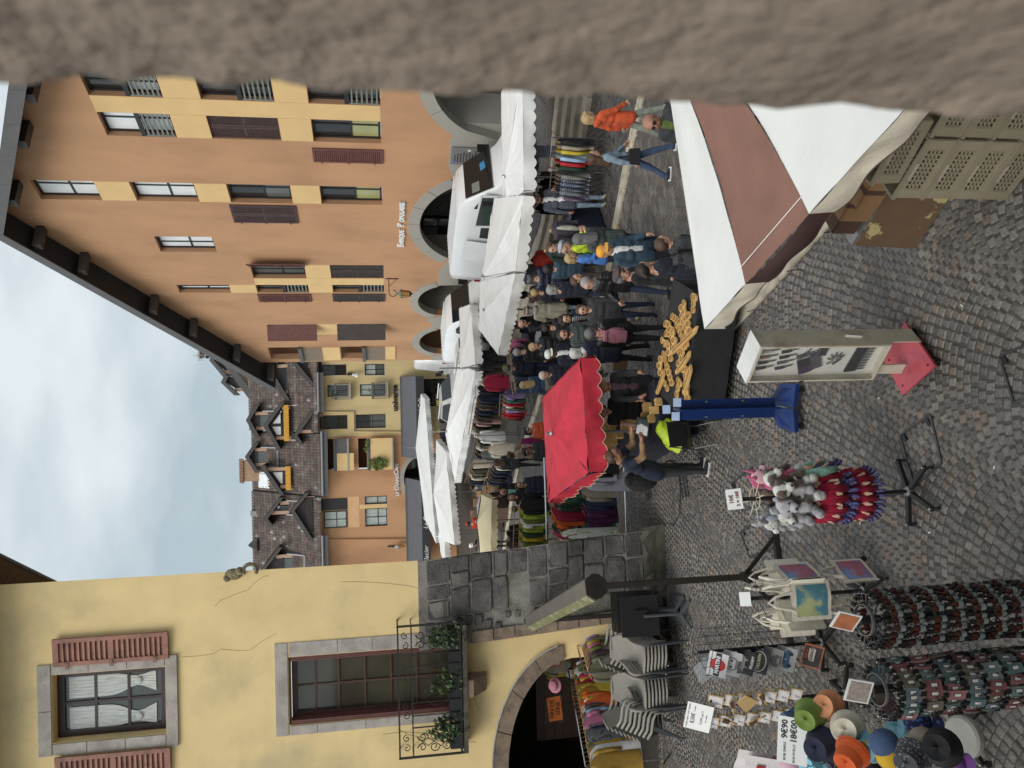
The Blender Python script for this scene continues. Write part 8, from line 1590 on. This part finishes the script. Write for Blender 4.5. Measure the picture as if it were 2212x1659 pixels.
hat('black and white printed bucket hat', (1965,1640), 1.40, 'print', tilt=(-.4,0)); hat('sand coloured cap above the black hat', (1995,1600), 1.2, 'sand', 'cap', (-.4,.2), 1.1); hat('plain black bucket hat at the lower end of the stand', (2030,1615), 1.35, 'black', tilt=(-.5,.1)); hat('small purple knitted hat at the picture edge', (2065,1648), 1.2, 'purple', 'cap', (0,0), .8); hat('pink and mint tie dyed hat behind the notebook spinner', (1945,1575), 1.0, 'tiedye', tilt=(-.2,.3)); hat('dark blue flowered cap behind the notebook spinner', (1985,1560), 1.0, 'blueflower', 'cap', (-.2,.4), 1.1); hat('beige bucket hat below the green hat', (1790,1590), 1.45, 'cream', tilt=(-.3,0), s=.95); hat('printed hat below the sky blue one', (1795,1655), 1.35, 'print', tilt=(-.3,0)); hat('dark red cap low on the stand', (1880,1650), 1.25, 'black', 'cap')
pz = gp(1712,1600,1.80); pb = thing('price_board', 'white price board BOB SIMPLE 9€90, BOB FICELLE 18€00 on the hat stand', 'price board', pz, R(8)); pb.rotation_euler.x = R(-32); pb.rotation_euler.y = R(8); MB().m(M_white).bx(-.20,.20,-.002,.003,-.13,.13).build('board', pb); b = MB().m(M_black); b.text('9€90', .075, XZ(.09,-.004,.07), .001, offset=.002); b.text('18€00', .075, XZ(.08,-.004,-.01), .001, offset=.002); b.text('BOB SIMPLE', .030, XZ(-.10,-.004,.065), .001); b.text('BOB FICELLE', .028, XZ(-.11,-.004,-.015), .001); b.build('lettering', pb)
# grey parasol base and tea towels
b = MB().m(mat('grey_foam', (.36,.35,.32), .9, .1, 6)); b.lathe([(.17,0),(.18,.02),(.18,.07),(.16,.09)], 22); o = b.build('parasol_base'); o.location = gp(2090,1590,.3); o.rotation_euler = (.2,.1,0); tag(o, 'round grey pad resting low on the hat stand', 'pad')
M_towel = mat('tea_towel', (.66,.62,.62), .9, .05, 5, .3, 30); M_ging = pattern('gingham','plaid',(.6,.55,.55),(.5,.04,.05),(.6,.3,.3),60)
for i, (px, z, a) in enumerate((((1590,1640),1.35,-.5),((1610,1655),1.3,-.4),((1690,1640),1.25,-.3),((1705,1660),1.2,-.2))):
    o = thing('tea_towel', 'white tea towel with red check border, %s from the notice on the left picture edge' % ORD[i], 'tea towel', gp(*px, z), a, 'tea towels'); o.rotation_euler.x = R(-18); b = MB().m(M_towel); b.smooth = True; b.grid(lambda u, v: ((u-.5)*.34, .012*math.sin(u*8+i), -.5*v), 8, 6); b.build('cloth', o); b = MB().m(M_ging); b.grid(lambda u, v: ((u-.5)*.34, -.003+.012*math.sin(u*8+i), -.40-.06*v), 8, 1); b.build('check_border', o); b = MB().m(MATS['red_lamp']); b.bx(-.06,.06,-.02,-.018,-.22,-.12); b.build('motif', o)
# --- wooden toy stall
ta = cloth_table('stall table under a black cloth covered with wooden trays', (.52,11.62,0), R(-20), 2.0, 1.15, .80, C_['black'], .62); tb_ = cloth_table('dark stall table of wooden boxes under the red parasol', (-.82,13.85,0), R(17), 1.0, 2.6, .80, C_['dnavy'], .65)
M_tray = mat('light_wood', (.60,.38,.14), .5, .15, 5, stretch=(1,7,1)); M_trayd = mat('cut_wood', (.30,.145,.04), .6, .15, 6)
def tray(label, loc, rot, L, lean=0.0, shape=0, hollow=3):
    """long wooden tray cut to a rounded outline with round hollows"""
    o = thing('wooden_tray', label, 'wooden tray', loc, rot, 'wooden trays on the toy stall'); o.rotation_euler.x = lean; w_ = .062; out = []; n = 28
    cs = [(-L/2+.055,0)] + [(-L/2+.055+(L-.11)*i/(hollow-1), (.035 if (shape == 1 and i % 2) else 0)+(.03 if shape == 2 and i == hollow-1 else 0)) for i in range(1, hollow)]
    if shape == 2: cs.append((L/2-.06,-.055))
    top = []; bot = []
    xs = [(-L/2)+L*i/n for i in range(n+1)]
    for x in xs:
        u = -1e9; l = 1e9
        for cx, cy in cs:
            d2 = .060**2-(x-cx)**2
            if d2 >= 0: h = math.sqrt(d2); u = max(u, cy+h); l = min(l, cy-h)
        u = max(u, .036) if abs(x) < L/2-.05 else max(u, .004); l = min(l, -.036) if abs(x) < L/2-.05 else min(l, -.004); top.append((x,u)); bot.append((x,l))
    poly = bot + list(reversed(top)); b = MB().m(M_tray); b.prism(poly, 0, .028); b.build('board', o)
    for cx, cy in cs: q = MB().m(M_trayd); q.lathe([(.044,.0290),(.040,.0296),(.034,.0298)], 14, (cx,cy,0)); b2 = MB().m(M_tray); b2.lathe([(.051,.0282),(.051,.033),(.044,.033),(.044,.0284)], 16, (cx,cy,0)); h = b2.build('hollow_rim', o); q.build('hollow', h)
    return o
ptr = [((1500,655),-.2,.30,2),((1478,680),.3,.34,0),((1485,672),.2,.36,1),((1462,690),1.2,.42,0),((1480,690),-.4,.34,2),((1452,705),1.0,.40,1),((1470,715),.8,.42,0),((1490,700),.5,.36,2),((1488,725),.2,.36,1),((1448,722),1.2,.34,2),((1440,738),1.3,.36,1),((1460,735),.2,.36,0),((1465,752),.9,.40,2),((1450,760),.4,.34,1),((1480,760),-.4,.34,2),((1474,790),.9,.30,2),((1440,775),.6,.30,0),((1432,790),-.2,.34,1),((1484,812),-.2,.32,1),((1450,810),.6,.42,0),((1470,838),-.5,.34,2),((1486,846),.1,.30,1),((1440,828),.9,.36,0)]
for i, (px, a, l, sh) in enumerate(ptr):
    p = gp(*px, .815); tray('pale wooden tray with round hollows, %s from the near canopy end of the table' % ORD[i], p+Vector((0,0,.014*(i%3))), a, l, R(18)*(i%2), sh, 3 if l < .38 else 4)
for i, (px0, px1) in enumerate((((1508,708),(1450,765)),((1492,762),(1462,806)),((1436,800),(1420,850)),((1494,790),(1478,850)))):
    a, c = gp(*px0, .86), gp(*px1, .86); d = c-a; o = thing('wooden_slat_tray', 'long split log tray lying across the others, %s from the near canopy' % ORD[i], 'wooden tray', (a+c)/2, math.atan2(d.y,d.x), 'wooden trays on the toy stall'); b = MB().m(M_tray); l = d.length/2; b.prism([(-l,-.03),(l,-.035),(l*1.02,.02),(l*.3,.05),(-l*.8,.04)], -.015, .025); b.build('board', o); MB().m(M_trayd).prism([(-l*.8,-.015),(l*.8,-.018),(l*.8,.012),(-l*.7,.022)], .0252, .027).build('groove', o)
for i in range(12):
    px = (1425-i*7.5, 868+(i%3)*14+i*4); p = gp(*px, .83); o = thing('wooden_box', 'pale wooden box with drilled holes, %s along the shaded table' % ORD[i], 'wooden box', p, R(17)+rnd.uniform(-.3,.3), 'wooden boxes on the shaded table'); w_ = rnd.uniform(.10,.15); MB().m(M_tray).bx(-w_/2,w_/2,-w_*.4,w_*.4,-.03,.08+.03*(i%2)).build('box_body', o); MB().m(M_trayd).lathe([(.014,.0),(.014,.004)], 10, (0,0,.082+.03*(i%2))).build('hole', o)
for i in range(14):
    px = (1332-(i%7)*3, 905+i*5.2); p = gp(*px, .85); o = thing('wooden_board', 'pale wooden board standing at the back of the shaded table, %s from the toys' % ORD[i], 'wooden board', p, R(17)+rnd.uniform(-.2,.2), 'wooden boards under the parasol'); l = rnd.uniform(.12,.2); MB().m(M_tray).prism([(-l,0),(l,0),(l*.9,.12),(0,.2),(-l*.95,.12)], -.012, .012, XZ(0,0,0)).build('board', o)
tab = thing('tablet', 'black framed tablet screen propped on the shaded toy table', 'tablet', gp(1388,922,.95), R(-25)); tab.rotation_euler.x = R(-35); MB().m(M_black).bx(-.17,.17,-.008,.008,-.12,.12).build('casing', tab); MB().m(mat('screen_glass', (.10,.13,.13), .08, .1, 3, spec=.8)).bx(-.15,.15,-.010,-.0082,-.10,.10).build('screen', tab); b = MB().m(mat('screen_text',(.3,.33,.33),.3)); [b.bx(-.11,.06-.02*i,-.0112,-.0102,.06-.03*i,.064-.03*i) for i in range(4)]; b.build('screen_print', tab)
cr = thing('folding_chair', 'dark folding chair half under the toy stall with a neon bag on it', 'chair', (-.95,12.25,0), R(200)); b = MB().m(M_black); b.obx((0,0,.45), .42, .40, .03); b.build('seat', cr); MB().m(M_black).obx((0,.2,.68), .42, .02, .3).build('backrest', cr)
for sx in (-1,1): MB().m(M_tube).tube([(sx*.21,-.2,0),(sx*.21,.2,.85)], .012, 5).build('leg', cr); MB().m(M_tube).tube([(sx*.19,.2,0),(sx*.19,-.18,.47)], .012, 5).build('leg', cr)
b = MB().m(mat('neon_bag', (.50,.66,.03), .5, .15, 6)); b.smooth = True; b.grid(lambda u, v: ((.20+.05*mnoise.noise(Vector((u*6,v*5,1))))*math.cos(u*6.2832)*(1-.55*v*v)+.06*v, (.15+.05*mnoise.noise(Vector((u*6,v*5,3))))*math.sin(u*6.2832)*(1-.55*v*v), .30*v+.04*mnoise.noise(Vector((u*9,v*7,2)))), 24, 10); b.ell((.05,0,.27),.10,.08,.06,10,6); o = b.build('bag'); o.location = gp(1468,948,.50); o.rotation_euler = (.2,.3,.4); o.scale = (1.35,)*3; tag(o, 'crumpled neon yellow bag on the folding chair by the toy stall', 'bag')
bp = thing('black_bag', 'black rucksack hung on the stallholder side of the toy table', 'bag', (-1.75,13.0,0), .3); b = MB().m(C_['black']); b.smooth = True; b.ell((0,0,1.0),.2,.16,.3,12,8); b.build('bag_body', bp); MB().m(C_['black']).tube([(-.1,-.1,1.25),(0,-.2,1.3),(.1,-.1,1.25)], .015, 5).build('handle', bp)
# folding trestle behind the cabinet
tre = thing('folding_trestle', 'pale folding trestle legs standing below the black cloth table', 'trestle', gp(1575,775,0), R(-10)); M_trs = mat('trestle_pale', (.42,.40,.36), .5, .1, 5)
MB().m(M_trs).bar((-.42,0,.02),(.40,.05,.72),.035,.03).build('leg', tre); MB().m(M_trs).bar((.45,0,.02),(-.38,.05,.72),.035,.03).build('leg', tre); MB().m(M_trs).bar((.02,-.02,.33),(.02,-.02,.41),.08,.05).build('joint', tre)
# --- crates, boxes and table at the right edge
M_crt = mat('crate_beige', (.27,.235,.165), .55, .12, 4, .2, 30, rnd_obj=.08)
CR = R(-52)
def crate(label, p, rot=CR, ang=0):
    o = thing('plastic_crate', label, 'crate', p, rot, 'stacked plastic crates'); o.rotation_euler.x = ang; L_, W_c, H_ = .56, .38, .27; b = MB().m(M_crt)
    def side(x0, x1, y, horiz):
        # wall with a window of holes built as bars
        nb = 9
        def put_(a0, a1, z0, z1): 
            if horiz: b.bx(a0,a1,y-.006,y+.006,z0,z1)
            else: b.bx(y-.006,y+.006,a0,a1,z0,z1)
        put_(x0,x1,0,.06); put_(x0,x1,.20,H_); put_(x0,x0+.09,.06,.20); put_(x1-.09,x1,.06,.20)
        for i in range(nb+1): t = x0+.09+(x1-x0-.18)*i/nb; put_(t-.008,t+.008,.06,.20)
        for z in (.095,.13,.165): put_(x0+.09,x1-.09,z-.006,z+.006)
    side(-L_/2,L_/2,-W_c/2,True); side(-L_/2,L_/2,W_c/2,True); side(-W_c/2,W_c/2,-L_/2,False); side(-W_c/2,W_c/2,L_/2,False); b.build('walls', o, kind=None)
    b = MB().m(M_crt); b.bx(-L_/2-.015,L_/2+.015,-W_c/2-.015,-W_c/2-.007,H_-.03,H_); b.bx(-L_/2-.015,L_/2+.015,W_c/2+.007,W_c/2+.015,H_-.03,H_); b.bx(-L_/2-.016,-L_/2-.007,-W_c/2-.016,W_c/2+.016,H_-.029,H_+.001); b.bx(L_/2+.007,L_/2+.016,-W_c/2-.016,W_c/2+.016,H_-.029,H_+.001); b.build('rim', o)
    b = MB().m(M_crt)
    for i in range(9): b.bx(-L_/2+.01+i*.06,-L_/2+.05+i*.06,-W_c/2+.01,W_c/2-.01,.0,.012)
    b.build('floor_grid', o); MB().m(mat('crate_label',(.38,.33,.28),.6)).bx(-.10,.06,-W_c/2-.0095,-W_c/2-.0065,.205,.235).build('label', o); return o
dirn = Vector((math.cos(CR), math.sin(CR), 0)); base = Vector((2.02,5.55,0))
for lv in range(4):
    for k in range(2): crate('beige plastic crate, %s in the %s column of crates' % (('on the ground','second from the ground','third from the ground','uppermost')[lv], ('nearer','farther')[k]), base+dirn*(.30-.60*k)+Vector((0,0,.05+lv*.275)))
crate('beige plastic crate tilted on top of the stack under the canopy edge', base+dirn*-.12+Vector((-.02,.02,1.20)), CR+.05, R(6))
M_cardb = mat('cardboard', (.25,.14,.065), .85, .12, 4); M_cardd = mat('dark_cardboard', (.075,.04,.025), .85, .15, 4)
mt = thing('metal_table', 'long folding metal table with mottled cloth under the canopy edge', 'table', (1.88,6.75,0), CR); MB().m(M_steel).bx(-.62,.62,-.22,.22,.70,.73).build('table_top', mt)
for sx in (-1,1): MB().m(M_steel).bar((sx*.5,-.2,0),(sx*.46,-.2,.7),.03,.03).build('leg', mt); MB().m(M_steel).bar((sx*.5,.2,0),(sx*.46,.2,.7),.03,.03).build('leg', mt)
MB().m(M_steel).bar((-.5,-.2,.25),(.5,-.2,.25),.03,.03).build('stretcher', mt); b = MB().m(mat('camouflage_cloth', (.13,.08,.045), .85, .1, 4, col2=(.42,.36,.16), c2scale=2.2, c2lo=.53, c2hi=.55)); b.add([(-.62,-.225,.69),(.30,-.225,.69),(.33,-.28,.08),(-.60,-.28,.05)], [(0,1,2,3)]); b.build('hanging_cloth', mt)
tu = MB().m(M_chrome); tu.tube([(0,0,0),(0,-.30,0)], .035, 14, False); tu.tube([(0,-.30,0),(0,0,0)], .029, 14, False); o = tu.build('metal_tube'); o.location = gp(1965,362,.76); o.rotation_euler = (R(20),0,R(-8)); tag(o, 'short shiny metal tube poking out from the table by the crates', 'tube')
for i, (px, z, w_, h_, m, lb) in enumerate((((1880,425),.75,.36,.30,M_cardb,'brown cardboard box taped across beside the crates'),((1850,455),.75,.34,.24,M_cardd,'dark cardboard box at the end of the metal table'),((1900,395),.98,.36,.2,M_cardb,'upper brown cardboard box with open flap under the canopy'))):
    p = gp(*px, z); o = thing('cardboard_box', lb, 'box', p, CR, 'boxes on the metal table'); MB().m(m).bx(-w_/2,w_/2,-.15,.15,0,h_).build('carton', o); MB().m(M_cardd).bx(-.025,.025,-.152,.152,.01,h_+.002).build('tape', o); MB().m(m).add([(-w_/2,-.15,h_),(w_/2,-.15,h_),(w_/2,-.24,h_+.08),(-w_/2,-.24,h_+.08)], [(0,1,2,3)]).build('flap', o)
# --- ground details
M_cover = mat('cover_steel', (.075,.072,.07), .45, .2, 10, metal=.4)
def cover(label, pts, name='service_cover', handle=True):
    Q = [gp(*p, .004) for p in pts]; c = sum(Q, Vector((0,0,0)))/len(Q); o = thing(name, label, 'service cover', c, 0, 'service covers in the paving'); b = MB().m(M_cover)
    for i in range(len(Q)): a, d = Q[i]-c, Q[(i+1)%len(Q)]-c; b.bar(a+Vector((0,0,.004)), d+Vector((0,0,.004)), .022, .014)
    b.build('frame', o)
    if handle:
        for q in Q[:2]: v = (q-c)*.78; MB().m(M_black).obx(v+Vector((0,0,.006)), .07, .045, .012, (0,0,.6)).build('lifting_slot', o)
    return o
cover('square paved service cover beside the toy carousel base', [(1945,940),(2010,895),(2035,1000),(1975,1050)]); cover('paved service cover at the lower right corner of the square', [(2160,770),(2240,735),(2255,850),(2190,870)]); cover('paved service cover framed in steel left of the toy carousel', [(1580,1045),(1625,1010),(1655,1085),(1605,1105)]); cover('paved service cover near the awning post', [(1600,1150),(1655,1115),(1680,1180),(1620,1205)])
def grate(label, px):
    c = gp(*px, .006); o = thing('drain_grate', label, 'drain grate', c, .3, 'drain grates'); b = MB().m(M_cover)
    for i in range(6): b.bx(-.2+.08*i-.012,-.2+.08*i+.012,-.15,.15,-.002,.008)
    for y in (-.15,0,.15): b.bx(-.22,.22,y-.012,y+.012,-.002,.007)
    b.build('bars', o)
grate('iron drain grate in the setts near the coiled cable', (1478,1050)); grate('iron drain grate beside the stallholder', (1400,1055))
def cable_(label, pxs): b = MB().m(M_rub); b.tube([gp(*p, .012+.02*(i%2)) for i, p in enumerate(pxs)], .009, 6); tag(b.build('cable'), label, 'cable', 'cables on the ground')
cable_('black cable running from the toy stall towards the stone pier', [(1445,1005),(1465,1010),(1470,1060),(1468,1110),(1455,1135),(1440,1130),(1420,1150),(1400,1165)]); cable_('coiled black cable on the setts behind the stallholder', [(1440+14*math.cos(t*.7)+t*.6, 1012+16*math.sin(t*.7)) for t in range(22)])
for i, px in enumerate(((2150,1010),(1480,1075),(1900,860),(1860,1130),(1560,1130),(2010,1150),(1700,905),(2080,660))):
    b = MB().m(M_white); b.obx((0,0,.012), .03, .012, .01, (.1,.1,i)); o = b.build('litter'); o.location = gp(*px, .0); tag(o, 'small pale scrap of litter on the setts, %s of the scattered scraps' % ORD[i], 'litter', 'scraps on the paving')
